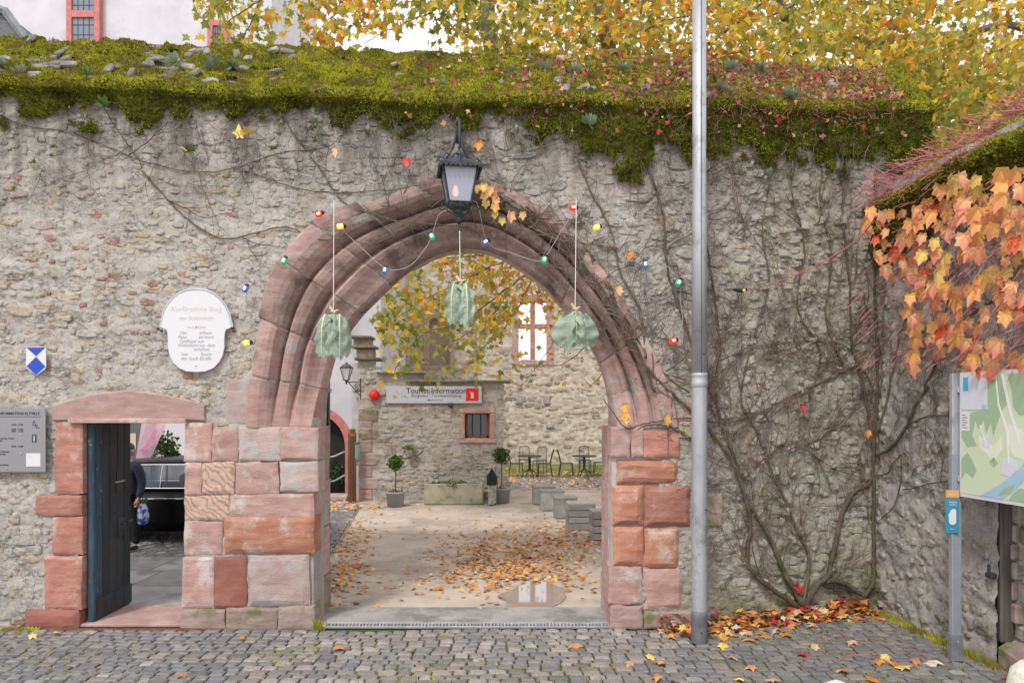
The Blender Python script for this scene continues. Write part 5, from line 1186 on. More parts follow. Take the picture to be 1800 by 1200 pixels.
# ------------------------------------------------------------------ fallen leaves
LM = ['dead_brown','dead_tan','dead_orange','dead_yellow','dead_red','dead_white']
BIG = [(1265,1108,'dead_yellow',.12,'yellow'),(600,1135,'dead_brown',.13,'orange brown'),(718,1140,'dead_yellow',.07,'small yellow'),(1010,1130,'dead_brown',.12,'curled tan'),(1165,1162,'dead_brown',.11,'rust brown'),(1140,1152,'dead_yellow',.1,'golden'),(1105,1162,'dead_tan',.1,'pale brown'),(1220,1115,'dead_red',.09,'crimson'),(1268,1132,'dead_yellow',.14,'pale yellow'),(1160,1188,'dead_brown',.11,'chestnut'),
 (1185,1195,'dead_brown',.12,'dull brown'),(1285,1152,'dead_tan',.13,'tan'),(1322,1122,'dead_orange',.12,'bright orange'),(1325,1170,'dead_brown',.1,'ochre brown'),(1300,1192,'dead_yellow',.12,'mustard'),(1375,1112,'dead_orange',.11,'deep orange'),(1405,1145,'dead_red',.10,'dark red'),(1435,1135,'dead_tan',.11,'sandy'),(1470,1195,'dead_white',.15,'large white'),(1485,1175,'dead_brown',.12,'light brown'),
 (1500,1125,'dead_tan',.10,'faded'),(1548,1160,'dead_orange',.12,'amber'),(1570,1165,'dead_orange',.13,'fiery orange'),(1590,1172,'dead_yellow',.12,'lemon'),(1560,1152,'dead_yellow',.11,'straw yellow'),(1605,1158,'dead_brown',.12,'russet'),(1640,1160,'dead_white',.13,'bleached'),(1530,1192,'dead_orange',.12,'burnt orange'),(1557,1068,'dead_orange',.16,'upright orange'),(1355,1195,'dead_tan',.1,'beige'),(325,1183,'dead_brown',.08,'small rust'),(60,1114,'dead_yellow',.09,'curled golden'),(98,1110,'dead_yellow',.08,'curled ochre'),(424,1118,'dead_orange',.05,'tiny orange'),(1770,1190,'dead_red',.09,'scarlet'),(1398,1032,'dead_red',.12,'big crimson')]
for i, (px, py, mk, s, nm) in enumerate(BIG):
    q = G(px, py, .03); up = nm in ('upright orange', 'big crimson')
    if up: q = WP(px, py, .14)
    o = obj('fallen_leaf', leaf_mesh('fallen_leaf', PLANE, s, M[mk], R.uniform(.1,.6), i)); o.location = q
    o.rotation_euler = ((R.uniform(-.4,.2) if up else -PI/2+R.uniform(-.35,.35)), R.uniform(-.3,.3), R.uniform(-PI,PI) if not up else .3)
    where = 'against the creeper trunk' if nm == 'big crimson' else 'leaning in the wall corner' if up else 'by the foot of the map board post' if px > 1530 else 'on the cobbles right of the pole' if px > 1250 else 'on the cobbles left of the pole' if px > 900 else 'on the cobbles before the arch' if px > 500 else 'on the cobbles by the small doorway'
    tag(o, nm+' fallen leaf '+where, 'leaf', 'fallen leaves on the cobbles')
def litter(name, label, pts, smin, smax, w, flat=.3, tpl=PLANE, cat='fallen leaves'):
    k = NR.choice(6, len(pts), p=np.array(w)/sum(w)); tag(scatter(name, tpl, np.array(pts), NR.uniform(smin, smax, len(pts)), [M[m] for m in LM], k, flat=flat), label, cat)
pts = []
while len(pts) < 430:                                                # drift along the wall foot right of the pole
    x = R.uniform(1.6, 4.2); px = CX+x/YF(x)*F; top = float(YF(x))-.02; y = top-abs(R.gauss(0,.17)); t = (top-y)
    if x < 2.3 and R.random() < .4: continue
    pts.append((x, y, max(.01, .13-.35*t)*R.random()+.01+.06*(R.random() < .3)*(t < .15)))
litter('leaf_drift', 'drift of red, orange and cream fallen leaves along the wall foot by the creeper trunk', pts, .06, .12, (4,2.2,3,1.4,2.4,1.4), .45)
pts = []
while len(pts) < 2600:
    px, py = R.uniform(575, 1075), 860+215*R.random()**.75
    d = .05; d += .9*math.exp(-((px-900-.25*(1000-py))/95)**2-((py-985)/48)**2); d += .7*math.exp(-((px-1010)/60)**2-((py-940)/22)**2); d += .5*math.exp(-((px-600-(1000-py)*.3)/30)**2)
    if py > 1040: d *= .18
    if R.random() > d*(.5+fbm(px/40, py/14, 2)): continue
    q = G(px, py); 
    if q.x < pe(q.y)-.1 and R.random() < .85: continue
    if ((px-942)/66)**2+((py-1047)/27)**2 < .8: continue
    pts.append((q.x, q.y, R.uniform(.0,.02)))
litter('courtyard_leaves', 'orange and tan plane leaves scattered over the courtyard gravel', pts, .035, .085, (4,3.2,3,1.2,.15,.4), .35)
pts = []
for i in range(900):
    px = R.uniform(880, 1080); py = R.uniform(822, 862); q = G(px, py); pts.append((q.x, q.y, .03+.01*(q.y > 25)))
for i in range(420):
    px = R.uniform(632, 900); py = R.uniform(876, 896)-(.1*(px-632)); q = G(px, py); 
    if q.y < 17.5: pts.append((q.x, q.y, .02))
for i in range(120):
    px = R.uniform(578, 632); py = R.uniform(876, 900); q = G(px, py); pts.append((q.x, q.y, .03))
litter('far_leaves', 'pale yellow leaves lying on the far paving and at the foot of the information wall', pts, .05, .1, (3,4,1.6,2,0,1.5), .35)
sk = MB()
for i in range(70):
    q = G(R.uniform(1430, 1690), R.uniform(1078, 1165), .015); a = R.gauss(PI, .35); l = R.uniform(.08,.3)
    if q.x > float(XR(q.y))-.05: continue
    sk.tube([q, q+Vector((math.cos(a)*l*.5, math.sin(a)*l*.4, .012)), q+Vector((math.cos(a)*l, math.sin(a)*l, 0))], .002, 3, cap=False)
tag(sk.build('fallen_stalks', [M['red_stalk']]), 'red leaf stalks scattered on the cobbles near the wall corner', 'stalks', kind='stuff')
# ------------------------------------------------------------------ far ruin wall across the courtyard
def frame_S(D): return lambda u, z, off: np.stack([u, D-off+0*u, z], -1)
def X(px, D): return (px-CX)/F*D
def Zp(py, D): return EYE-(py-HY)/F*D
FD = 29.0
ruin = thing('ruin_wall', 'tall pale rubble palace wall with a cross window across the courtyard', 'wall'); ruin['kind'] = 'thing'
fw = (X(912,FD), X(961,FD), Zp(633,FD), Zp(530,FD)); bw = (X(753,FD), X(791,FD), Zp(642,FD), Zp(560,FD))
def far_disp(u, z): return .05*(fbm(u*2.2+3, z*3.5, 4)-.5)*2+.05*(fbm(u*5, z*9, 3)-.5)*2
wall_grid('mortar_face', frame_S(FD), np.arange(-8, 9, .07), np.arange(0, 11.4, .06), far_disp, lambda u, z: ((u > fw[0]) & (u < fw[1]) & (z > fw[2]) & (z < fw[3])) | ((u > bw[0]) & (u < bw[1]) & (z > bw[2]) & (z < bw[3])), M['mortar_far'], ruin)
def nowin(u, z): return not any(w[0]-.38 < u < w[1]+.38 and w[2]-.42 < z < w[3]+.4 for w in (fw, bw))
its = courses(-7.8, 8.6, .1, 11.2, (.09,.2), (.18,.55), lambda u, z: .5*nowin(u, z), lambda u, z: wpick(('far_a',6),('far_b',3),('far_c',1.6),('far_d',1.2)), .05, (.015,.045))
for k, c1, c2 in (('far_a',(.42,.365,.29),(.55,.48,.39)), ('far_b',(.36,.29,.215),(.46,.39,.3)), ('far_c',(.34,.2,.16),(.42,.28,.23)), ('far_d',(.24,.2,.165),(.34,.29,.24))): M[k] = wall_material(k+'_palace_stone', False, (c1, c2), c2, .25, (.62,.55,.46))
place_stones(ruin, its, lambda u, z: (u, FD-float(far_disp(np.array(u), np.array(z)))+.01, z), 0, 150, lambda s: -5 < s[0] < 4.3 and s[1] < 7.5)
def win_frame(par, w, D, t, m, dep=.5, proud=.05):
    x0, x1, z0, z1 = w
    for (a, b_, c, d) in ((x0-t, x0, z0, z1), (x1, x1+t, z0, z1), (x0-t, x1+t, z1, z1+t), (x0-t-.04, x1+t+.04, z0-t*.8, z0)):
        MB().box(((a+b_)/2, D-proud+dep/2, (c+d)/2), (b_-a-.004, dep, d-c-.004), bev=.015).build('frame_stone', m, par)
win_frame(ruin, fw, FD, .26, M['sand_pink']); win_frame(ruin, bw, FD, .2, M['sand_archlow'])
cxm = (fw[0]+fw[1])/2; zt_ = Zp(567+6,FD)
b = MB(); b.box((cxm, FD+.12, (fw[2]+fw[3])/2), (.2,.24,fw[3]-fw[2]), bev=.02); b.build('mullion', M['sand_red'], ruin)
for a, b_ in ((fw[0], cxm-.102), (cxm+.102, fw[1])): b = MB(); b.box(((a+b_)/2, FD+.12, zt_), (b_-a,.2,.2), bev=.02); b.build('transom', M['sand_red'], ruin)
b = MB(); b.box(((bw[0]+bw[1])/2, FD+.3, (bw[2]+bw[3])/2), (bw[1]-bw[0], .1, bw[3]-bw[2])); b.build('blind_panel', mat('window_infill', (.34,.29,.24), (.42,.36,.3), bump=.2), ruin)
M['hole'] = plain('dark_recess', (.02,.018,.015), .9)
for px, py, w, h in ((914,678,.2,.3),(912,702,.28,.4),(961,703,.26,.36),(967,748,.35,.24),(1010,820,.2,.16),(897,742,.15,.12)):
    b = MB(); b.box((X(px,FD), FD-.01, Zp(py,FD)), (w,.16,h), bev=.05); b.build('putlog_hole', M['st_dark'], ruin)
b = MB(); b.tube([(X(833,FD), FD-.12, Zp(560,FD)), (X(836,FD), FD-.12, Zp(672,FD))], .05, 6); b.build('wall_crack', M['mortar_info'], ruin)

# ------------------------------------------------------------------ information building wall
ID = 18.3; IS = ID/F
info = thing('information_wall', 'low rubble wall with small barred window under the tourist information sign', 'wall'); info['kind'] = 'thing'
iw = (X(817,ID), X(861,ID), Zp(771,ID), Zp(726,ID)); ix0, ix1 = X(630,ID), X(886,ID); itop = Zp(672,ID)
def idisp(u, z): return .03*(fbm(u*3+3, z*5, 4)-.5)*2+.03*(fbm(u*9, z*14, 3)-.5)*2
def is_(u, z): return float(itop if u > X(662,ID) else Zp(636,ID))
wall_grid('mortar_face', frame_S(ID), np.arange(ix0, ix1+.02, .045), np.arange(-.02, Zp(634,ID), .045), idisp, lambda u, z: ((u > iw[0]) & (u < iw[1]) & (z > iw[2]) & (z < iw[3])) | ((u > X(662,ID)) & (z > Zp(655,ID))) | ((u > X(745,ID)) & (z > itop)), M['mortar_info'], info)
its = courses(ix0+.02, ix1, .03, Zp(672,ID), (.06,.13), (.12,.34), lambda u, z: 0 if (iw[0]-.2 < u < iw[1]+.2 and iw[2]-.2 < z < iw[3]+.2) or (u < X(657,ID) and z < 2.3) else .72, lambda u, z: wpick(('st_grey',4),('st_pale',3),('st_ochre',2.4),('st_pink',1),('far_b',2)), .03, (.008,.03))
its += courses(ix0+.02, X(660,ID), Zp(672,ID), Zp(636,ID), (.08,.14), (.14,.3), lambda u, z: .7, lambda u, z: wpick(('st_grey',4),('st_pale',2),('st_pink',1)), .02, (.01,.03))
place_stones(info, its, lambda u, z: (u, ID-float(idisp(np.array(u), np.array(z)))+.004, z), 0, 200, lambda s: True)
z = .02; k = 0
while z < 2.25:
    h = R.uniform(.22,.34); w = (.5 if k % 2 else .36); block('quoin', ix0+.0, z, ix0+w, z+h-.01, ID-.03, .2, M[wpick(('sand_pale',3),('sand_grey',3),('sand_pink',1))], info, 300+k, rough=.012); z += h; k += 1
b = MB(); b.box(((ix0+ix1)/2, ID+.45, (Zp(680,ID))/2), (ix1-ix0-.05,.75, Zp(680,ID)-.02)) if False else None
for a, b_, c, d in ((ix0+.03, iw[0], 0, itop-.05), (iw[1], ix1-.03, 0, itop-.05), (iw[0], iw[1], 0, iw[2]), (iw[0], iw[1], iw[3], itop-.05)): MB().box(((a+b_)/2, ID+.42, (c+d)/2), (b_-a-.004,.7,d-c-.004)).build('wall_core', M['mortar_info'], info)
win_frame(info, iw, ID, .13, M['sand_pink'], .35, .06)
b = MB(); b.box(((iw[0]+iw[1])/2, ID+.22, (iw[2]+iw[3])/2), (iw[1]-iw[0],.02,iw[3]-iw[2])); b.build('window_glass', plain('dark_window_glass', (.015,.03,.035), .08, 0, .8), info)
M['wood_red'] = mat('red_brown_wood', (.22,.06,.025), (.34,.11,.04), bump=.2)
for (cx_, cz_, w, h) in ((iw[0]+.03,(iw[2]+iw[3])/2,.05,iw[3]-iw[2]),(iw[1]-.05,(iw[2]+iw[3])/2,.09,iw[3]-iw[2]),((iw[0]+iw[1])/2,iw[2]+.04,iw[1]-iw[0],.08),((iw[0]+iw[1])/2,iw[3]-.02,iw[1]-iw[0],.04)): MB().box((cx_, ID+.18, cz_), (w,.05,h), bev=.008).build('window_sash', M['wood_red'], info)
for f_ in (.28,.62): b = MB(); b.tube([(iw[0]+(iw[1]-iw[0])*f_, ID+.03, iw[2]-.02), (iw[0]+(iw[1]-iw[0])*f_, ID+.03, iw[3]+.02)], .011, 6); b.build('window_bar', M['iron'], info)
M['cap'] = mat('mossy_capstone', (.10,.10,.06), (.2,.19,.13), (.13,.15,.04), bump=.5)
for a, b_, py, th in ((715,897,670,.06),(664,746,655,.05),(625,669,631,.07),(619,661,610,.07),(618,654,593,.07)): b = MB(); b.box(((X(a,ID)+X(b_,ID))/2, ID+.15, Zp(py,ID)), (X(b_,ID)-X(a,ID),.62,th), bev=.015); b.build('capstone', M['cap'], info)
for a, b_, p0, p1 in ((622,650,608,595),(627,655,629,613)): b = MB(); b.box(((X(a,ID)+X(b_,ID))/2, ID+.2, (Zp(p0,ID)+Zp(p1,ID))/2), (X(b_,ID)-X(a,ID),.5,Zp(p1,ID)-Zp(p0,ID)), bev=.01); b.build('gable_step', M['sand_grey'], info)
b = MB(); b.box(((X(668,ID)+X(745,ID))/2, ID+.2, Zp(664,ID)), (X(745,ID)-X(668,ID),.3,.2)); b.build('upper_course', M['mortar_info'], info)

b = MB(); b.box((X(624,ID), ID+.3, Zp(760,ID)), (X(631,ID)-X(617,ID), .5, Zp(640,ID)-Zp(885,ID)), bev=.01); o = b.build('plaster_strip', mat('lavender_plaster', (.40,.36,.35), (.48,.44,.43), bump=.1), info)

# tourist information sign
tsn = thing('tourist_sign', 'long grey tourist information sign with red i square above the barred window', 'sign', (X(763.5,ID), ID-.07, Zp(693.5,ID)))
sw, shh = (847-680)*IS, 30*IS
b = MB(); b.box((0,0,0), (sw,.03,shh), bev=.004); b.build('board', plain('light_grey_board', (.50,.50,.54), .4), tsn)
text('Tourist-Information', 13.2*IS, (4.5*IS,-.017,2.5*IS), RX, M['dark_ink'], tsn, bold=.003); text('Burgladen • Turmbesichtigung', 7.2*IS, (4*IS,-.017,-4.0*IS), RX, M['dark_ink'], tsn)
b = MB(); b.box((3*IS,-.017,-9.4*IS), (24*IS,.002,.9*IS)); b.prism([(-12*IS,-9.4*IS),(-8*IS,-7.4*IS),(-8*IS,-11.4*IS)], -.018, -.016); b.build('arrow', M['dark_ink'], tsn)
b = MB(); b.box((67*IS,-.018,.2*IS), (22*IS,.004,22*IS)); b.build('red_square', plain('signal_red', (.75,.015,.015), .4), tsn)
b = MB(); b.box((67*IS,-.0215,-1*IS), (4.6*IS,.002,11*IS)); b.box((65.5*IS,-.0215,4*IS), (6*IS,.002,2*IS)); b.box((67*IS,-.0215,-6.5*IS), (8*IS,.002,1.6*IS)) if False else None; b.build('letter_i', M['white'], tsn)
b = MB(); b.tube([(-58*IS,-.018,-4*IS),(-52*IS,-.018,-2.5*IS),(-46*IS,-.018,-4.5*IS)], .9*IS*.7, 4); b.tube([(-57*IS,-.018,5*IS),(-56.6*IS,-.018,-2*IS)], .3*IS, 4); b.tube([(-51*IS,-.018,4*IS),(-50.6*IS,-.018,-2*IS)], .3*IS, 4); b.build('castle_logo', M['steel'], tsn)

# things on and before the information wall
lp = thing('wall_lantern', 'green roofed street lantern on a scrolled iron bracket beside the information wall', 'lantern', (X(609,17.2), 17.2, Zp(660,17.2)))
M['verd'] = mat('verdigris_metal', (.06,.07,.045), (.14,.15,.08), rough=.6, bump=.1)
S7 = 17.2/F
b = MB(); frustum(b, 8*S7, -8*S7, 18*S7, 14*S7, .8*S7); b.build('cage', M['iron'], lp)
for k in range(4):
    a = [(-1,-1),(1,-1),(1,1),(-1,1)]; p, q = a[k], a[(k+1)%4]
    b = MB(); b.add([(p[0]*4*S7,p[1]*4*S7,-8*S7),(q[0]*4*S7,q[1]*4*S7,-8*S7),(q[0]*8.7*S7,q[1]*8.7*S7,14*S7),(p[0]*8.7*S7,p[1]*8.7*S7,14*S7)], [(0,1,2,3)]); b.build('glass_pane', glass('pale_lamp_glass', (.6,.62,.62), .1, .45), lp)
b = MB(); b.lathe([(10.5*S7,14*S7),(10.5*S7,15.5*S7),(7*S7,19*S7),(3*S7,20.5*S7),(2*S7,23*S7),(.5*S7,24*S7)], n=8); b.build('roof', M['verd'], lp)
b = MB(); b.lathe([(4*S7,-8*S7),(2*S7,-11*S7),(1.2*S7,-15*S7),(0,-16*S7)], n=8); b.build('lamp_foot', M['iron'], lp)
bx = (634-609)*S7; b = MB(); b.tube([(0,0,-11*S7),(bx,0,-11*S7)], .9*S7, 5); b.tube([(bx,0,-4*S7),(bx,0,-42*S7)], 1.1*S7, 5); b.tube([(4*S7,0,-12*S7),(10*S7,0,-19*S7),(18*S7,0,-28*S7),(bx,0,-36*S7)], .9*S7, 5)
for q, c_, s_ in ((0,(18*S7,0,-18*S7),5*S7),(1,(22*S7,0,-26*S7),3.5*S7)): scroll(b, c_, (1,0), s_, 1.2, .7*S7)
b.build('bracket', M['iron'], lp)
rr = thing('red_alarm_bell', 'round red alarm bell on the rubble wall left of the tourist sign', 'alarm bell', (X(659,ID), ID-.08, Zp(694,ID)))
b = MB(); b.lathe([(.13,-.0),(.13,.05),(.11,.09),(.06,.12),(0,.125)], n=18); o = b.build('dome', M['red'], rr, True); o.rotation_euler = (PI/2,0,0); b = MB(); b.lathe([(.14,-.01),(.14,.01)], n=18); o = b.build('rim', M['red'], rr); o.rotation_euler = (PI/2,0,0)
gl = thing('green_wall_lamp', 'narrow green glazed wall lamp at the corner of the rubble wall', 'lamp', (X(628,17.1), 17.1, Zp(793,17.1)))
b = MB(); b.box((0,0,0), (.09,.09,.36), bev=.015); b.build('glass_body', plain('green_glass', (.16,.28,.27), .2), gl); b = MB(); b.box((0,0,.2), (.12,.11,.06), bev=.01); b.build('top_cap', M['verd'], gl); b = MB(); b.box((0,0,-.22), (.1,.1,.05), bev=.01); b.tube([(0,0,-.24),(0,0,-.34)], .012, 5); b.build('bottom_cap', M['verd'], gl)
def leafball(name, c, rad, n, s, mats, par, squash=1, seed=0):
    P_ = NR.normal(0, 1, (n,3)); P_ /= np.linalg.norm(P_, axis=1)[:,None]; P_ *= (NR.random(n)**.4)[:,None]*rad; P_[:,2] *= squash; P_ += np.array(c)
    tpl = ([(0,0,0),(.3,.05,.5),(0,0,1),(-.3,.05,.5)], [(0,1,2),(0,2,3)])
    return scatter(name, tpl, P_, NR.uniform(s*.7, s*1.2, n), mats, NR.integers(0, len(mats), n), par)
M['box_green'] = mat('dark_glossy_leaf', (.02,.05,.012), (.06,.11,.025), bump=0, rough=.5, trans=.15); M['box_light'] = mat('fresh_glossy_leaf', (.07,.12,.02), (.14,.2,.04), bump=0, rough=.5, trans=.2)
M['planter'] = mat('grey_planter', (.27,.28,.30), (.33,.34,.36), bump=.1, rough=.6); M['soil'] = mat('potting_soil', (.05,.035,.025), (.1,.07,.05))
def topiary(px, pyb, pyt, potw, poth, ballr, lab):
    q = G(px, pyb); q.y = min(q.y, 17.9); q.x = X(px, q.y); D = q.y; s = D/F; t = thing('potted_tree', lab, 'potted plant', tuple(q), 0, 'potted ball trees before the information wall')
    b = MB(); b.lathe([(potw*.40*s,0),(potw*.47*s,poth*.86*s),(potw*.50*s,poth*.88*s),(potw*.51*s,poth*s),(potw*.47*s,poth*s),(potw*.46*s,poth*.9*s)], n=18); b.build('pot', M['planter'], t, True)
    b = MB(); b.lathe([(0,poth*.9*s),(potw*.46*s,poth*.9*s+.001)], n=12); b.build('soil', M['soil'], t)
    H = (pyb-pyt)*s; b = MB(); b.tube([(0,0,poth*.85*s),(.01,0,H*.6),(0,0,H-ballr*s)], .016, 6); b.build('trunk', M['bark'], t)
    leafball('crown', (0,0,H-ballr*s), ballr*s*1.05, 700, .065, [M['box_green'],M['box_green'],M['box_light']], t); leafball('underplanting', (0,0,poth*s*.98), potw*.42*s, 120, .05, [M['box_light'],M['box_green'],M['dead_orange']], t, .25)
topiary(695, 889, 800, 35, 26, 13, 'young ball tree in a grey pot left of the stone trough'); topiary(881, 873, 777, 35, 26, 14, 'ball tree in a grey pot right of the stone trough')
wb = thing('wall_planter', 'small mossy planter basket fixed to the rubble wall', 'planter', (X(722,ID), ID-.16, Zp(792,ID)))
b = MB(); b.lathe([(.09,-.14),(.14,-.02),(.15,.04),(.13,.04)], n=10); b.build('basket', M['st_dark'], wb); leafball('plants', (0,0,.05), .15, 220, .06, [M['fern'],M['box_light'],M['moss_dark']], wb, .7)
w2 = thing('hanging_flower_box', 'tiny flower box on the plaster strip above the green lamp', 'planter', (X(621,17.2), 17.15, Zp(758,17.2))); b = MB(); b.box((0,0,-.07),(.13,.12,.1), bev=.01); b.build('box', M['wood_red'], w2); leafball('plants', (0,0,.02), .08, 90, .05, [M['fern'],M['box_light']], w2, .7)
q = G(797, 886); tr = thing('stone_trough', 'long weathered stone trough with mossy rim below the information sign', 'trough', (q.x, q.y, 0)); s = q.y/F; tw_, th_ = 103*s, 36*s; M['trough'] = mat('trough_stone', (.30,.28,.20), (.40,.38,.29), (.20,.2,.12), s2=3, t3=.56, bump=.4)
b = MB(); b.box((0,-.0,th_/2),(tw_,.07,th_), bev=.015, taper=1); b.build('front_side', M['trough'], tr); b = MB(); b.box((0,.5,th_/2),(tw_,.07,th_), bev=.015); b.build('rear_side', M['trough'], tr)
for s_ in (-1,1): b = MB(); b.box((s_*(tw_/2-.04),.25,th_/2),(.08,.42,th_), bev=.01); b.build('end_side', M['trough'], tr)
b = MB(); b.box((0,.25,th_*.7),(tw_-.17,.42,.06)); b.build('soil', M['soil'], tr); leafball('plants', (-.1,.3,th_*.95), .5, 500, .06, [M['fern'],M['moss_dark'],M['st_dark']], tr, .16)
nb = thing('niche_shrine', 'tiny dark gabled niche box at the foot of the rubble wall', 'niche', (X(865,17.4), 17.45, 0)); b = MB(); b.prism([(-.13,.5),(-.13,.72),(0,.92),(.13,.72),(.13,.5)], -.1, .1); b.build('gabled_opening', M['hole'], nb)
b = MB(); b.tube([(-.18,-.1,.68),(0,-.1,.94),(.18,-.1,.68)], .035, 5); b.build('gable_roof', M['st_dark'], nb); b = MB(); b.box((0,0,.25),(.2,.16,.5), bev=.03); b.build('foot_block', M['st_dark'], nb)
sp_ = thing('wall_spotlight', 'small black spotlight under the tourist information sign', 'spotlight', (X(793,ID), ID-.12, Zp(713,ID))); b = MB(); b.lathe([(.05,-.07),(.07,.05),(.0,.06)], n=10); o = b.build('housing', M['black'], sp_); o.rotation_euler = (PI/2.4,0,0); b = MB(); b.tube([(0,.1,0),(0,.02,0)], .02, 5); b.build('arm', M['black'], sp_)

# stone and timber seat blocks
M['concrete'] = mat('grey_concrete', (.27,.27,.25), (.37,.36,.34), (.2,.21,.16), s2=2, t3=.58, bump=.15); M['plank'] = mat('silvered_plank', (.28,.265,.24), (.38,.36,.33), stretch=(1,1,6), bump=.3)
for i, (x0, x1, yt, yb, k, lab) in enumerate(((937,975,853,886,'c','grey concrete seat block, farthest in the row'),(951,991,861,897,'c','grey concrete seat block, second from the far end of the row'),(975,1014,872,911,'c','grey concrete seat block with dark moss under its top, beside the timber one'),(999,1045,884,931,'w','slatted timber seat block standing between concrete block and half hidden block'),(1042,1096,898,949,'w','slatted timber seat block half hidden behind the arch jamb'))):
    q = G((x0+x1)/2, yb); s = q.y/F; w = (x1-x0)*s; h = (yb-yt)*s*.97; t = thing('seat_block', lab, 'seat block', (q.x, q.y+w*.4, 0), .06, 'row of seat blocks in the courtyard')
    if k == 'c':
        b = MB(); b.box((0,0,h/2-.02),(w,w*.85,h-.04), bev=.012); b.build('body', M['concrete'], t); b = MB(); b.box((0,0,h-.025),(w+.02,w*.87,.05), bev=.01); b.build('top_slab', M['concrete'], t)
        if i == 2: leafball('moss_rim', (0,-w*.43,h-.06), .18, 60, .03, [M['moss_dark']], t, .12)
    else:
        b = MB(); b.box((0,0,h/2-.01),(w-.05,w*.8-.05,h-.04)); b.build('core', M['hole'], t)
        for r_ in range(4):
            z0 = h*(r_+.5)/4
            b = MB(); b.box((0,-w*.4,z0),(w,.03,h/4-.014), bev=.004); b.build('plank', M['plank'], t); b = MB(); b.box((-w*.5,0.016,z0),(.03,w*.8,h/4-.014), bev=.004); b.build('plank', M['plank'], t)
            b = MB(); b.box((w*.5,0.016,z0),(.03,w*.8,h/4-.014), bev=.004); b.build('plank', M['plank'], t)
        b = MB(); b.box((0,0,h-.005),(w+.03,w*.84,.03), bev=.004); b.build('top_board', M['plank'], t)

# garden tables and chairs
M['gm'] = plain('dark_green_metal', (.035,.045,.042), .5, .3)
def gtable(px, lab, grp):
    q = G(px, 839); t = thing('garden_table', lab, 'table', (q.x, q.y, .02), 0, grp)
    b = MB(); b.lathe([(.0,.70),(.41,.70),(.42,.715),(.42,.73),(.0,.735)], n=20); b.build('table_top', M['gm'], t); b = MB()
    for k in range(3): w = 2*PI*k/3+.5; b.tube([(.03*math.cos(w),.03*math.sin(w),.70),(.035*math.cos(w),.035*math.sin(w),.25)], .016, 5)
    b.build('column', M['gm'], t)
    for k in range(4): w = PI*k/2+.4; b = MB(); b.tube([(.03*math.cos(w),.03*math.sin(w),.27),(.18*math.cos(w),.18*math.sin(w),.17),(.30*math.cos(w),.30*math.sin(w),.0)], .016, 5); b.build('leg', M['gm'], t)
def gchair(px, py, rz, lab, grp):
    q = G(px, py); t = thing('garden_chair', lab, 'chair', (q.x, q.y, .02), rz, grp)     # faces -y before turning
    b = MB(); b.box((0,0,.45),(.42,.42,.02), bev=.006); 
    b.build('seat', M['gm'], t)
    for sx_ in (-1,1):
        b = MB(); b.tube([(sx_*.19,-.19,.44),(sx_*.2,-.22,0)], .014, 5); b.build('leg', M['gm'], t); b = MB(); b.tube([(sx_*.19,.27,0),(sx_*.18,.20,.44),(sx_*.18,.25,.70),(sx_*.17,.31,.90)], .015, 5); b.build('leg', M['gm'], t)
    b = MB(); b.tube([(-.17,.31,.9),(-.08,.325,.93),(.08,.325,.93),(.17,.31,.9)], .014, 5); b.build('top_rail', M['gm'], t)
    for k in range(6): x = -.14+.056*k; b = MB(); b.tube([(x,.2,.46),(x*.95,.25,.7),(x*.9,.315,.92)], .006, 4); b.build('back_bar', M['gm'], t)
gtable(931, 'round dark metal garden table left of two below the ruin wall', 'garden tables'); gtable(1027, 'round dark metal garden table nearer the arch jamb, right of two', 'garden tables')
for px, py, rz, lab in ((908,838,PI/2,'dark metal chair at the left end of the left garden table'),(922,830,0,'dark metal chair behind the left garden table'),(949,832,-.35,'dark metal chair behind the left table on its right'),(957,838,-PI/2,'dark metal chair facing left beside the left garden table'),(996,838,PI/2,'dark metal chair facing right beside the right garden table'),(1028,831,0,'dark metal chair behind the right garden table'),(1055,836,-PI/2,'dark metal chair at the arch jamb end of the right table')): gchair(px, py, rz, lab, 'chairs around the garden tables')

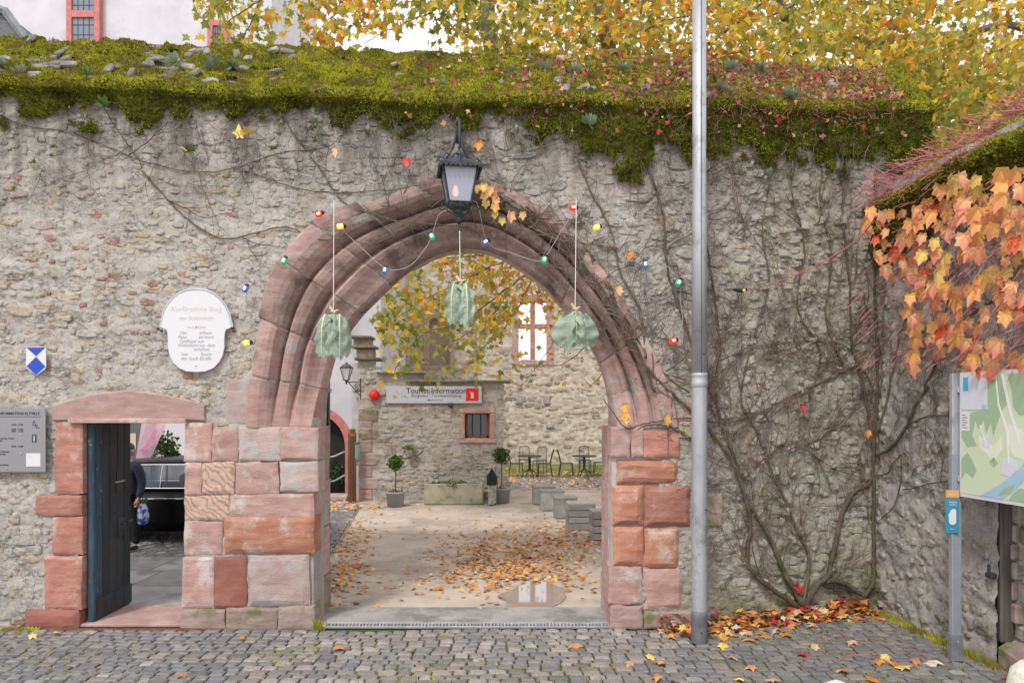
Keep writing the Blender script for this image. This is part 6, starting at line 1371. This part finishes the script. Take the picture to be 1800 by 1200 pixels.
# ------------------------------------------------------------------ white castle building
M['render'] = mat('white_lime_render', (.50,.49,.52), (.56,.55,.58), (.46,.45,.48), scale=1.5, s2=.8, t3=.6, bump=.06, rnd=.02); M['pinkr'] = mat('pink_painted_stone', (.42,.14,.13), (.5,.2,.18), bump=.15, rnd=.05)
wb_ = thing('white_building', 'tall white rendered castle building with pink framed windows behind the gate wall', 'building')
BD = 21.5
def bbox(nm, px0, px1, z0, z1, D, dep, m, par=wb_): 
    b = MB(); b.box(((X(px0,D)+X(px1,D))/2, D+dep/2, (z0+z1)/2), (X(px1,D)-X(px0,D), dep, z1-z0)); return b.build(nm, m, par)
bbox('lower_wall', -420, 669, 0, 10.2, BD, 5, M['render']); bbox('tower_wall', -420, 478, 10.2, 24, BD+.3, 5, M['render'])
def pwin(px0, px1, py0, py1, D, bars=(), lead=False):
    x0, x1, z1, z0 = X(px0,D), X(px1,D), Zp(py0,D), Zp(py1,D); f = MB(); t = .16
    for a, b_, c, d in ((x0,x0+t,z0,z1),(x1-t,x1,z0,z1),(x0+t,x1-t,z1-t,z1),(x0+t,x1-t,z0,z0+t)): f.box(((a+b_)/2, D+.0, (c+d)/2), (b_-a,.22,d-c))
    for py in bars: f.box(((x0+x1)/2, D-.02, Zp(py,D)), (x1-x0-2*t,.2,.2))
    fo = f.build('window', M['pinkr'], wb_); b = MB(); b.box(((x0+x1)/2, D-.04, (z0+z1)/2), (x1-x0-2*t,.04,z1-z0-2*t)); b.build('leaded_glass', plain('leaded_glass', (.16,.18,.22), .15, 0, .8), fo)
    l = MB(); n = int((z1-z0)/.3)
    for k in range(n): l.box(((x0+x1)/2, D-.07, z0+.3*k), (x1-x0-2*t,.01,.012))
    for k in range(1,4): l.box((x0+t+(x1-x0-2*t)*k/4, D-.07, (z0+z1)/2), (.012,.01,z1-z0-2*t))
    l.build('lead_came', M['iron'], fo)
pwin(120, 178, -60, 98, BD+.2, (28,)); pwin(367, 401, 39, 130, BD+.2)
rf = thing('slate_roof', 'dark slate roof slope at the top left behind the wall', 'roof'); rf['kind'] = 'thing'
b = MB(); p = [P(-60,-10,15), P(8,22,15), P(54,80,15), P(54,140,15), P(-60,140,15)]; b.prism([(v.x, v.z) for v in p], 15, 17.5); b.build('roof_slope', mat('grey_slate', (.09,.10,.11), (.18,.19,.2), scale=4, bump=.5, stretch=(1,1,6)), rf); b = MB(); b.tube([P(-4,16,14.95), P(10,20,14.95), P(54,80,14.95)], .09, 5); b.build('verge', mat('lead_verge', (.2,.21,.24), (.3,.31,.33)), rf)
# arched portal at its foot, seen through the gate
PD = 18.7; cxp = X(553,PD); por = thing('arched_portal', 'pink painted round arched portal with dark interior at the left of the courtyard', 'portal'); zc = Zp(785,PD)
b = MB(); ri, ro = .80, .99; n = 20
for k in range(n):
    a, c = PI*k/n, PI*(k+1)/n; vs = []
    for yy in (PD, PD+.35):
        for rr_, w in ((ri,a),(ri,c),(ro,c),(ro,a)): vs.append((cxp+rr_*math.cos(w), yy, zc+rr_*math.sin(w)*1.08))
    b.add(vs, [(0,1,2,3),(7,6,5,4),(0,4,5,1),(2,6,7,3)])
b.build('arch_band', M['pinkr'], por)
for s_ in (-1,1): b = MB(); b.box((cxp+s_*(ri+.1), PD+.17, zc/2), (.2,.35,zc), bev=.01); b.build('jamb', M['pinkr'], por)
b = MB(); b.box((cxp, PD+.4, zc/2+.4), (ri*2, .04, zc+.9)); b.build('dark_opening', M['hole'], por)
b = MB(); b.box((cxp-.1, PD-.15, .06), (2.1,.6,.12), bev=.02); b.build('step', M['sand_pale'], por)
outp = [(cxp-4, 0), (cxp-ro, 0), (cxp-ro, zc)]+[(cxp+ro*math.cos(PI-PI*k/16), zc+ro*1.08*math.sin(PI*k/16)) for k in range(1,16)]+[(cxp+ro, zc),(cxp+ro,0),(X(632,PD),0),(X(632,PD),9),(cxp-4,9)]
# render around the portal, built from strips so that the opening stays open
b = MB(); b.box((cxp-ro-1.5, PD+.2, 4.5), (3.0,.3,9)); b.build('side_render', M['render'], por); xr = X(633,PD); b = MB(); b.box(((cxp+ro+xr)/2, PD+.2, 1.9), (xr-cxp-ro,.3,3.8)); b.build('side_render', M['render'], por)
b = MB()
for k in range(16):
    w0, w1 = PI*k/16, PI*(k+1)/16; x0, x1 = cxp+ro*math.cos(w1), cxp+ro*math.cos(w0); z0, z1 = zc+ro*1.08*math.sin(w1), zc+ro*1.08*math.sin(w0); b.add([(x0,PD+.05,z0),(x1,PD+.05,z1),(x1,PD+.05,3.8),(x0,PD+.05,3.8)], [(0,1,2,3)])
b.build('spandrel_render', M['render'], por)
leafball('interior_plant', (cxp+.45, PD+.3, .62), .32, 500, .08, [M['box_green']], por, 1.1)
for z0, z1 in ((1.1,1.22),(.45,.6)): b = MB(); b.tube([(cxp, PD+.1, z0-.1),(cxp+.5, PD+.1, z0),(cxp+ri-.03, PD+.1, z1)], .02, 5); b.build('barrier_rope', M['steel'], por)
wd = thing('brown_side_door', 'narrow pointed brown plank door between the portal and the rubble wall', 'door', (X(620,17.9), 17.9, 0)); wd['kind'] = 'thing'
for k in range(3): b = MB(); b.box((-.085+.07*k, 0, .88+.03*(1-abs(k-1))),(.066,.05,1.74+.08*(1-abs(k-1))), bev=.008); b.build('plank', M['wood_red'] if False else mat('brown_plank', (.10,.05,.03), (.17,.09,.055), stretch=(1,1,.2)), wd)
# steel gate leaf folded back behind the pier
gl_ = thing('steel_gate_leaf', 'dark blue steel gate leaf folded back behind the left arch pier', 'gate'); M['gate'] = plain('dark_blue_steel', (.02,.035,.06), .4, .3)
b = MB(); b.box((-2.9, 8.62, 1.45), (1.3, .04, 2.9)); b.build('leaf_sheet', M['gate'], gl_); b = MB(); b.box((-2.225, 8.60, 1.5), (.035, .09, 3.0), bev=.006); b.build('edge_post', M['gate'], gl_)
for z_ in (2.6, .9): b = MB(); b.lathe([(0,-.03),(.03,-.02),(.03,.02),(0,.03)], (-2.2,8.56,z_), 8); b.build('knob', M['steel'], gl_)
# ------------------------------------------------------------------ trees
tree = thing('plane_tree', 'large plane tree with yellow, olive and orange autumn leaves behind the gate wall', 'tree', (X(1330,15.5), 15.5, 0)); TO = Vector(tree.location)
def limb(pts, r0, r1, nm='branch', par=tree, o=TO, n=7):
    c = [Vector(q) for q in catmull([tuple(v) for v in pts], 6)]; k = len(c)
    MB().tube([p-o+Vector((R.gauss(0,.01),0,R.gauss(0,.01))) for p in c], [r0+(r1-r0)*i/(k-1) for i in range(k)], n).build(nm, M['tbark'], par, True)
M['tbark'] = mat('plane_tree_bark', (.10,.09,.065), (.22,.2,.14), (.3,.28,.19), scale=5, s2=4, t3=.6, bump=.4)
limb([TO, TO+Vector((.1,0,3)), TO+Vector((0,0,6.5)), P(1180,120,15.5)], .42, .26, 'trunk', n=12)
for pts, a, b_ in (([P(1180,130,15.5),P(1040,130,15.2),P(890,140,15),P(862,80,14.8),P(855,-40,14.6)], .2, .15), ([P(1300,250,15.5),P(1120,140,14.5),P(1062,62,13.8),P(1050,-40,13.5)], .16, .10), ([P(1330,260,15.5),P(1400,120,15),P(1380,30,14.5),P(1350,-40,14)], .14, .07), ([P(1180,150,14),P(1240,82,13),P(1300,40,12.5),P(1330,12,12.4),P(1400,-30,12)], .035, .022),
      ([P(1240,100,13),P(1330,88,12.6),P(1420,97,12.6)], .025, .012), ([P(1126,140,13),P(1127,60,13),P(1128,-30,13)], .035, .02), ([P(1128,60,13),P(1160,38,12.8),P(1215,28,12.6)], .018, .01), ([P(1350,260,15.5),P(1500,120,15),P(1570,50,15),P(1640,-30,15)], .1, .05),
      ([P(1560,200,16),P(1590,80,16),P(1700,60,15),P(1765,45,14.6),P(1830,60,14.4)], .09, .06), ([P(940,130,14),P(941,60,14),P(944,-30,14)], .05, .03), ([P(790,-40,13),P(835,25,13),P(845,50,13)], .02, .008), ([P(1610,270,14),P(1640,230,14),P(1660,200,14)], .03, .015), ([P(1500,110,14),P(1550,60,14),P(1600,40,14)], .03, .015), ([P(1180,-20,14.5),P(1300,40,14.5),P(1400,8,14)], .04, .02)):
    limb(pts, a, b_)
# boughs that hang into the arch and over the wall towards the left
TW = [([(1100,430),(960,440),(860,470),(760,520),(690,560),(665,545)],14.2), ([(1000,430),(900,500),(820,560),(740,590),(700,640),(690,670)],14.6), ([(940,430),(830,450),(720,460),(680,500)],14.0), ([(900,500),(860,560),(800,600),(770,650)],14.4), ([(860,470),(800,500),(720,540)],14.8), ([(780,430),(740,470),(680,490)],13.8), ([(960,440),(900,560),(850,610),(820,620)],15),
      ([(850,-30),(760,20),(690,50),(640,75)],13), ([(830,10),(740,-10),(600,20),(540,80)],13.4), ([(620,-40),(590,20),(575,60),(565,95)],13), ([(560,-40),(470,-5),(410,30),(380,55)],12.5), ([(500,-30),(430,-10),(370,15),(355,35)],12.6), ([(470,-30),(445,30),(425,70)],12.6), ([(720,-30),(690,10),(660,20)],13.2)]
lf = []; 
for pts, D in TW:
    q = [P(x, y, D+R.uniform(-.4,.4)) for x, y in pts]; limb(q, .022, .006, 'branch', n=5)
    for i in range(len(q)-1):
        for k in range(9):
            t = R.random(); lf.append(q[i].lerp(q[i+1], t)+Vector((R.gauss(0,.16), R.gauss(0,.3), R.gauss(-.08,.16))))
def foliage(n, x0, x1, y0, y1, D0, D1, dens):
    out = []
    while len(out) < n:
        px, py, D = R.uniform(x0, x1), R.uniform(y0, y1), R.uniform(D0, D1)
        if R.random() < dens(px, py, D): out.append(P(px, py, D))
    return out
def dA(px, py, D):
    k = float(fbm(px/75+D, py/60+D*.7, 3)); a = .15+1.1*sstep(.40,.60,k)
    e = np.interp(px, [820, 900, 1000, 1500, 1650, 1800], [.25, .75, 1, 1, .95, .7])
    if px > 1640 and py < 90: e *= .45
    return a*e
A_ = foliage(21000, 800, 1860, -70, 280, 11.5, 19, dA)+foliage(3600, 1580, 1860, 60, 420, 12, 18, lambda x, y, D: .8)
def dC(px, py, D):
    k = float(fbm(px/48+D, py/40+D*.7, 3)); a = .05+1.0*sstep(.45,.60,k); a *= 1-.8*math.exp(-((px-775)/45)**2-((py-615)/42)**2); a *= 1-.85*math.exp(-((px-937)/36)**2-((py-585)/50)**2); return a*float(np.interp(py, [400,470,540,600,640,680], [1,1,.9,.75,.3,.06]))*float(np.interp(px, [660,690,860,960,1010], [.5,.9,1,.6,.1]))
C_ = foliage(1250, 655, 1010, 400, 690, 13, 16, dC)
B_ = foliage(1100, 340, 840, -60, 92, 12, 14, lambda x, y, D: (float(fbm(x/50+D, y/45, 3)) > .52)*float(np.interp(x, [345,400,440,500,560,760,840], [.7,1,.6,.35,.7,.7,1]))*(0.2 if y > 62 and x > 600 else 1))
TM = [M[k] for k in ('lf_green','lf_olive','lf_yellow','lf_orange','lf_rust')]
allp = A_+B_+C_+lf; R.shuffle(allp); allp.sort(key=lambda p: p.y)
near = allp[:280]; rest = allp[280:]
lm = {}
for p in near:
    mk = wpick(('lf_green',2.5),('lf_olive',4),('lf_yellow',3.5),('lf_orange',2),('lf_rust',.5)); i = R.randrange(4)
    if (mk, i) not in lm: lm[(mk, i)] = leaf_mesh('leaf', PLANE, 1, M[mk], .2, 400+i)
    o = bpy.data.objects.new('leaf', lm[(mk, i)]); o.location = p-TO; s = R.uniform(.06,.11); o.scale = (s,s,s); o.rotation_euler = (R.uniform(1.8,4.2), R.uniform(-.8,.8), R.uniform(-PI,PI)); link(o, tree)
rp = np.array([tuple(p-TO) for p in rest]); q = np.array([float(fbm(p.x*.8+9, p.z*.9+p.y*.3, 2)) for p in rest]); n = len(rp)
w = NR.random(n)+(q-.5)*1.2
mi = np.where(w < .18, 0, np.where(w < .55, 1, np.where(w < .84, 2, np.where(w < 1.05, 3, 4))))
scatter('crown', PLANE, rp, NR.uniform(.085,.165,n), TM, mi, tree, hang=.9)
ot = thing('orange_tree', 'slender tree with orange leaves hanging before the cross window', 'tree', (X(1140,22), 22, 0)); OO = Vector(ot.location)
limb([OO, OO+Vector((0,0,4)), P(1080,480,22), P(1010,470,22)], .16, .05, 'trunk', ot, OO)
ol = []
for pts in ([(1080,480),(1010,500),(950,520),(905,500)], [(1080,500),(1000,560),(960,620),(925,670)], [(1080,560),(1040,600),(990,640),(960,640)], [(1060,480),(980,490),(920,560)], [(1040,600),(1060,650),(1035,680)]):
    q = [P(x, y, 22+R.uniform(-.5,.5)) for x, y in pts]; limb(q, .03, .008, 'branch', ot, OO, 5)
    for i in range(len(q)-1):
        for k in range(16): ol.append(q[i].lerp(q[i+1], R.random())+Vector((R.gauss(0,.22), R.gauss(0,.4), R.gauss(-.08,.22))))
ol += foliage(260, 900, 1010, 480, 530, 21, 23, lambda x, y, D: .8)
ol = [p for p in ol if not (912 < to_px(p.x, p.y, p.z)[0] < 962 and 532 < to_px(p.x, p.y, p.z)[1] < 632 and R.random() < .85)]
op = np.array([tuple(p-OO) for p in ol]); scatter('crown', PLANE, op, NR.uniform(.05,.10,len(op)), [M['lf_orange'],M['lf_rust'],M['lf_yellow']], NR.choice(3, len(op), p=[.6,.3,.1]), ot, hang=1.0)

# ------------------------------------------------------------------ seen through the little door
bnr = thing('beach_flag', 'slanting pale pink feather flag with magenta lettering behind the black car', 'flag', (X(262,15), 15, 0)); s15 = 15/F
fx = lambda px: (px-262)*s15
pts = [(239,815),(243,790),(247,760),(252,735),(258,700),(275,690),(300,700),(296,735),(286,760),(272,785),(260,812)]
b = MB(); nfl = len(pts); b.add([(fx(x), .05*math.sin(x*.1), Zp(y,15)) for x, y in pts]+[(fx(x), .05*math.sin(x*.1)+.012, Zp(y,15)) for x, y in pts], [tuple(range(nfl)), tuple(range(2*nfl-1, nfl-1, -1))]+[(k, nfl+k, nfl+(k+1)%nfl, (k+1)%nfl) for k in range(nfl)]); b.build('flag_cloth', mat('pale_pink_cloth', (.62,.42,.50), (.68,.48,.56), bump=.05, trans=.2, rnd=0), bnr)
text('Rheingau', 13*s15, (fx(268), -.06, Zp(776,15)), (PI/2, -1.05, 0), plain('magenta_ink', (.6,.08,.25), .6), bnr)
b = MB(); b.tube([(fx(240),.03,.0),(fx(241),.03,Zp(800,15)),(fx(250),.03,Zp(735,15)),(fx(262),.03,Zp(690,15))], .016, 6); b.build('pole', M['steel'], bnr)
b = MB(); b.lathe([(.22,0),(.2,.05),(.03,.08)], (fx(240),.03,0), 12); b.build('foot', M['black'], bnr)
dkd = thing('grey_shop_door', 'dark grey door with a pale notice on the white building behind the car', 'door', (X(233,21.2), 21.3, 0)); dkd['kind'] = 'thing'
b = MB(); b.box((0,0,1.6),(1.0,.1,3.2)); b.build('door_leaf', plain('anthracite', (.09,.09,.10), .5), dkd); b = MB(); b.box((-.1,-.06,Zp(775,21.2)),(.36,.02,.46)); b.build('notice', plain('tan_paper', (.5,.38,.26), .7), dkd)
q = G(292, 905); pb = thing('potted_shrub', 'leafy green potted shrub standing behind the black car', 'potted plant', (X(292,15.6), 15.6, 0)); b = MB(); b.lathe([(.2,0),(.26,.5),(.28,.5),(.24,.48)], n=14); b.build('pot', M['planter'], pb, True)
b = MB(); b.tube([(0,0,.4),(.02,0,1.1),(0,0,1.5)], .02, 5); b.build('stem', M['bark'], pb); leafball('crown', (-.02,0,1.55), .26, 330, .10, [M['box_green'],M['box_light']], pb, 1.1); leafball('crown', (.18,0,1.30), .16, 130, .10, [M['box_green'],M['box_light']], pb, .8)

car = thing('vintage_car', 'black vintage saloon car with chrome window trim parked behind the small doorway', 'car', (-6.1, 13.35, 0))
M['carp'] = plain('black_car_paint', (.003,.003,.004), .35, 0, .12); M['chrome'] = plain('chrome', (.75,.76,.78), .12, 1)
def loft(secs, mats, nm, par, smooth=True, mi=0, cap=True):
    n = len(secs[0]); vs = [p for s_ in secs for p in s_]; fs = []
    for i in range(len(secs)-1):
        for k in range(n): fs.append((i*n+k, i*n+(k+1)%n, i*n+n+(k+1)%n, i*n+n+k))
    if cap: fs += [tuple(range(n-1,-1,-1)), tuple((len(secs)-1)*n+k for k in range(n))]
    b = MB(); b.add(vs, fs); return b.build(nm, mats, par, smooth)
def csec(x, hw, z0, z1):
    o = []
    for a, c in ((-1,0),(-1.0,.25),(-1,.6),(-.93,.86),(-.72,.98),(0,1),(.72,.98),(.93,.86),(1,.6),(1.0,.25),(1,0),(0,-.02)): o.append((x, a*hw, z0+(z1-z0)*c))
    return o
loft([csec(-2.3,.55,.42,.74), csec(-2.2,.74,.30,.86), csec(-1.7,.83,.25,.93), csec(-.9,.86,.22,.96), csec(.4,.87,.22,.97), csec(1.3,.85,.24,.97), csec(1.95,.80,.28,.93), csec(2.25,.70,.36,.85), csec(2.32,.5,.45,.75)], M['carp'], 'body', car)
def rsec(x, hw, z): return [(x,-hw,z-.06),(x,-hw*.93,z-.015),(x,-hw*.6,z+.02),(x,0,z+.03),(x,hw*.6,z+.02),(x,hw*.93,z-.015),(x,hw,z-.06),(x,0,z-.07)]
loft([rsec(-1.35,.58,1.30), rsec(-1.0,.64,1.40), rsec(-.3,.67,1.43), rsec(.35,.66,1.43), rsec(.62,.62,1.39)], M['carp'], 'roof', car)
M['carg'] = glass('car_glass', (.10,.13,.16), .03, .55)
def quad(p, nm, m): b = MB(); b.add(p, [(0,1,2,3)]); return b.build(nm, m, car)
for s_ in (-1,1):
    quad([(-1.1,s_*.72,.97),(-.15,s_*.76,.97),(-.15,s_*.66,1.36),(-.95,s_*.63,1.34)], 'side_window', M['carg']); quad([(-.10,s_*.76,.97),(.33,s_*.76,.97),(.33,s_*.66,1.36),(-.10,s_*.66,1.36)], 'side_window', M['carg']); quad([(.42,s_*.76,.97),(.70,s_*.74,.97),(.62,s_*.62,1.35),(.48,s_*.655,1.36)], 'side_window', M['carg'])
    for a, c in (((-1.15,.97),(-.97,1.36)),((-.97,1.37),(.60,1.375)),((-.125,.96),(-.125,1.37)),((.36,.96),(.44,1.37)),((.40,.96),(.62,.96)),((.62,.96),(.62,1.37)),((-1.15,.965),(.40,.965))):
        f1 = lambda z: s_*(.775-.11*(z-.97)/.4); b = MB(); b.tube([(a[0],f1(a[1]),a[1]),(c[0],f1(c[1]),c[1])], .009, 6); b.build('chrome_trim', M['chrome'], car)
    b = MB(); b.box((0,s_*.872,.79),(3.8,.012,.018), bev=.003); b.build('chrome_strip', M['chrome'], car)
    for xw in (-1.45,1.42):
        b = MB(); b.lathe([(.16,-.09),(.30,-.09),(.325,-.06),(.325,.06),(.30,.09),(.16,.09)], n=24); o = b.build('wheel', M['black'], car, True); o.rotation_euler = (PI/2,0,0); o.location = (xw, s_*.76, .325)
        b = MB(); b.lathe([(0,-.0),(.06,-.02),(.12,.0),(.19,.02),(.2,.0),(0,.03)], (0,0,s_*-.09+(0)), 20); b.build('hub_cap', M['chrome'], o, True)
    b = MB(); b.lathe([(0,-.05),(.09,-.03),(.1,.0),(.0,.02)], n=14); o = b.build('headlight', M['chrome'], car, True); o.rotation_euler = (0,PI/2,0); o.location = (2.25, s_*.55, .7)
quad([(.72,-.68,.97),(.72,.68,.97),(.62,.56,1.36),(.62,-.56,1.36)], 'windscreen', M['carg']); quad([(-1.6,-.6,.96),(-1.6,.6,.96),(-1.3,.5,1.30),(-1.3,-.5,1.30)], 'rear_window', M['carg'])
for xb in (-2.36,2.38): b = MB(); b.tube([(xb*.97,-.78,.42),(xb,-.5,.42),(xb,.5,.42),(xb*.97,.78,.42)], .05, 8); b.build('bumper', M['chrome'], car)
b = MB(); b.box((-.3,0,.75),(1.2,1.2,.3), bev=.08); b.box((-.75,-.3,1.02),(.14,.45,.4), bev=.05); b.box((.15,-.3,1.0),(.14,.45,.38), bev=.05); b.build('seats', plain('grey_leather', (.2,.19,.18), .6), car)

# ------------------------------------------------------------------ the man at the car
def skin(name, nodes, edges, m, parent, sub=2, loc=(0,0,0)):
    me = bpy.data.meshes.new(name); me.from_pydata([n[0] for n in nodes], edges, []); o = bpy.data.objects.new(name, me); C.objects.link(o)
    md = o.modifiers.new('s', 'SKIN'); md.use_smooth_shade = True
    for i, n in enumerate(nodes): me.skin_vertices[0].data[i].radius = n[1] if isinstance(n[1], tuple) else (n[1], n[1])
    me.skin_vertices[0].data[0].use_root = True
    s = o.modifiers.new('u', 'SUBSURF'); s.levels = sub; s.render_levels = sub
    dg = bpy.context.evaluated_depsgraph_get(); r = bpy.data.meshes.new_from_object(o.evaluated_get(dg)); bpy.data.objects.remove(o)
    r.materials.clear(); r.materials.append(m); r.polygons.foreach_set('use_smooth', [True]*len(r.polygons)); return obj(name, r, parent, loc)
man = thing('person', 'person in a navy quilted jacket and grey cap seen from behind, holding a blue bag', 'person', (X(226,11.86), 11.86, .015), -.35)
M['skin'] = mat('skin', (.5,.3,.22), (.58,.37,.28), bump=.05, rough=.6); M['navy'] = mat('navy_jacket', (.016,.022,.036), (.035,.045,.065), bump=.5, bscale=18, rough=.75, stretch=(1,1,3)); M['trous'] = mat('black_trousers', (.008,.008,.01), (.018,.018,.02), bump=.2); M['gcap'] = mat('grey_cap', (.10,.12,.14), (.16,.18,.2), bump=.2); M['hair'] = mat('grey_hair', (.3,.29,.27), (.45,.43,.4), bump=.4, bscale=80)
body = [((0,0,.98),(.10,.08)),((0,0,1.12),(.10,.08)),((0,0,1.30),(.12,.09)),((0,.0,1.42),(.10,.08)),((0,-.0,1.50),(.055,.055)),((0,-.015,1.60),(.06,.068)),((0,-.02,1.67),(.075,.09)),((0,-.015,1.725),(.05,.065)),
 ((-.09,0,.86),.06),((-.10,-.01,.52),.045),((-.10,.02,.14),.03),((-.10,.0,.08),.022),((.09,0,.86),.06),((.11,.03,.52),.045),((.12,.05,.14),.03),((.12,.03,.08),.022),
 ((-.17,0,1.40),.05),((-.25,.01,1.14),.036),((-.24,-.06,.90),.028),((-.235,-.08,.86),.030),((.17,0,1.40),.05),((.26,.03,1.14),.036),((.27,-.04,.90),.028),((.27,-.06,.86),.030)]
be = [(0,1),(1,2),(2,3),(3,4),(4,5),(5,6),(6,7),(0,8),(8,9),(9,10),(10,11),(0,12),(12,13),(13,14),(14,15),(3,16),(16,17),(17,18),(18,19),(3,20),(20,21),(21,22),(22,23)]
skin('body', body, be, M['skin'], man)
skin('jacket', [((0,0,.80),(.19,.15)),((0,0,1.10),(.18,.135)),((0,0,1.32),(.195,.14)),((0,0,1.43),(.165,.115)),((0,0,1.485),(.085,.085)),((-.19,0,1.41),.085),((-.26,.015,1.14),.066),((-.24,-.06,.88),.05),((.19,0,1.41),.085),((.27,.035,1.14),.068),((.272,-.05,.88),.05)], [(0,1),(1,2),(2,3),(3,4),(3,5),(5,6),(6,7),(3,8),(8,9),(9,10)], M['navy'], man)
skin('trousers', [((0,0,.93),(.15,.12)),((-.09,0,.86),.108),((-.10,-.01,.52),.082),((-.10,.02,.09),.066),((.09,0,.86),.108),((.11,.03,.52),.082),((.12,.05,.09),.066)], [(0,1),(1,2),(2,3),(0,4),(4,5),(5,6)], M['trous'], man)
for x, y in ((-.103,-.03),(.123,.0)): skin('shoe', [((x,y+.07,.045),(.042,.04)),((x,y-.04,.042),(.045,.036)),((x,y-.14,.035),(.038,.026))], [(0,1),(1,2)], M['black'], man)
b = MB(); b.lathe([(.0,.11),(.05,.105),(.088,.075),(.102,.03),(.10,.0)], n=18, sy=1.12); o = b.build('cap', M['gcap'], man, True); o.location = (0,-.02,1.685); b = MB(); b.box((0,-.125,.012),(.13,.09,.012), bev=.005); b.build('peak', M['gcap'], o)
b = MB(); b.lathe([(.083,-.10),(.092,-.04),(.094,.02)], n=16, sy=1.1); o = b.build('hair', M['hair'], man, True); o.location = (0,.0,1.68)
for s_ in (-1,1): b = MB(); b.lathe([(0,-.03),(.014,-.02),(.016,.015),(0,.03)], n=8, sy=1.6); o = b.build('ear', M['skin'], man, True); o.location = (s_*.097, -.01, 1.655)
b = MB(); b.tube([(0,-.105,1.66),(0,-.128,1.635),(0,-.11,1.62)], [.010,.016,.012], 6); b.build('nose', M['skin'], man, True)
for s_ in (-1,1): b = MB(); b.lathe([(0,-.008),(.011,0),(0,.008)], n=8); o = b.build('eye', M['black'], man); o.location = (s_*.032,-.105,1.668)
b = MB(); b.box((0,-.108,1.598),(.05,.01,.01), bev=.003); b.build('mouth', M['red'] if False else M['skin'], man)
for s_, hx, hy, hz in ((-1,-.235,-.085,.845),(1,.27,-.065,.845)):
    b = MB(); b.tube([(hx,hy,hz+.03),(hx,hy-.005,hz-.02),(hx,hy-.01,hz-.05)], [.026,.036,.032], 8); h = b.build('palm', M['skin'], man, True)
    for k in range(4): b = MB(); o_ = -.024+.016*k; b.tube([(hx,hy+o_,hz-.045),(hx-s_*.012,hy+o_,hz-.085),(hx-s_*.035,hy+o_,hz-.105-.004*(k in (1,2))),(hx-s_*.045,hy+o_,hz-.085)], [.0085,.008,.0075,.006], 6); b.build('finger', M['skin'], h, True)
    b = MB(); b.tube([(hx,hy-.03,hz-.005),(hx-s_*.02,hy-.045,hz-.04),(hx-s_*.03,hy-.04,hz-.065)], [.011,.01,.007], 6); b.build('thumb', M['skin'], h, True)
bag = thing('shopping_bag', 'blue and white patterned carrier bag held at the side of the person', 'bag', (X(250,11.7), 11.72, 0))
M['bag'] = mat('blue_white_bag', (.04,.06,.30), (.45,.48,.65), scale=9, bump=.2, rnd=0, stops=(.47,.53))
b = MB(); vs = []; 
for z_, w, d in ((.47,.05,.05),(.50,.09,.07),(.60,.10,.08),(.72,.085,.06),(.80,.05,.03),(.84,.025,.02)):
    for k in range(10): a = 2*PI*k/10; vs.append((w*math.cos(a)*R.uniform(.88,1.1), d*math.sin(a), z_))
b.add(vs, [(i*10+k, i*10+(k+1)%10, i*10+10+(k+1)%10, i*10+10+k) for i in range(5) for k in range(10)]+[tuple(range(9,-1,-1))]); b.build('sack', M['bag'], bag); b = MB(); b.tube([(-.02,0,.83),(0,.0,.88),(.02,0,.83)], .006, 4); b.build('strap', M['bag'], bag)
leafball('greens', (.02,0,.86), .04, 40, .05, [M['fern']], bag)
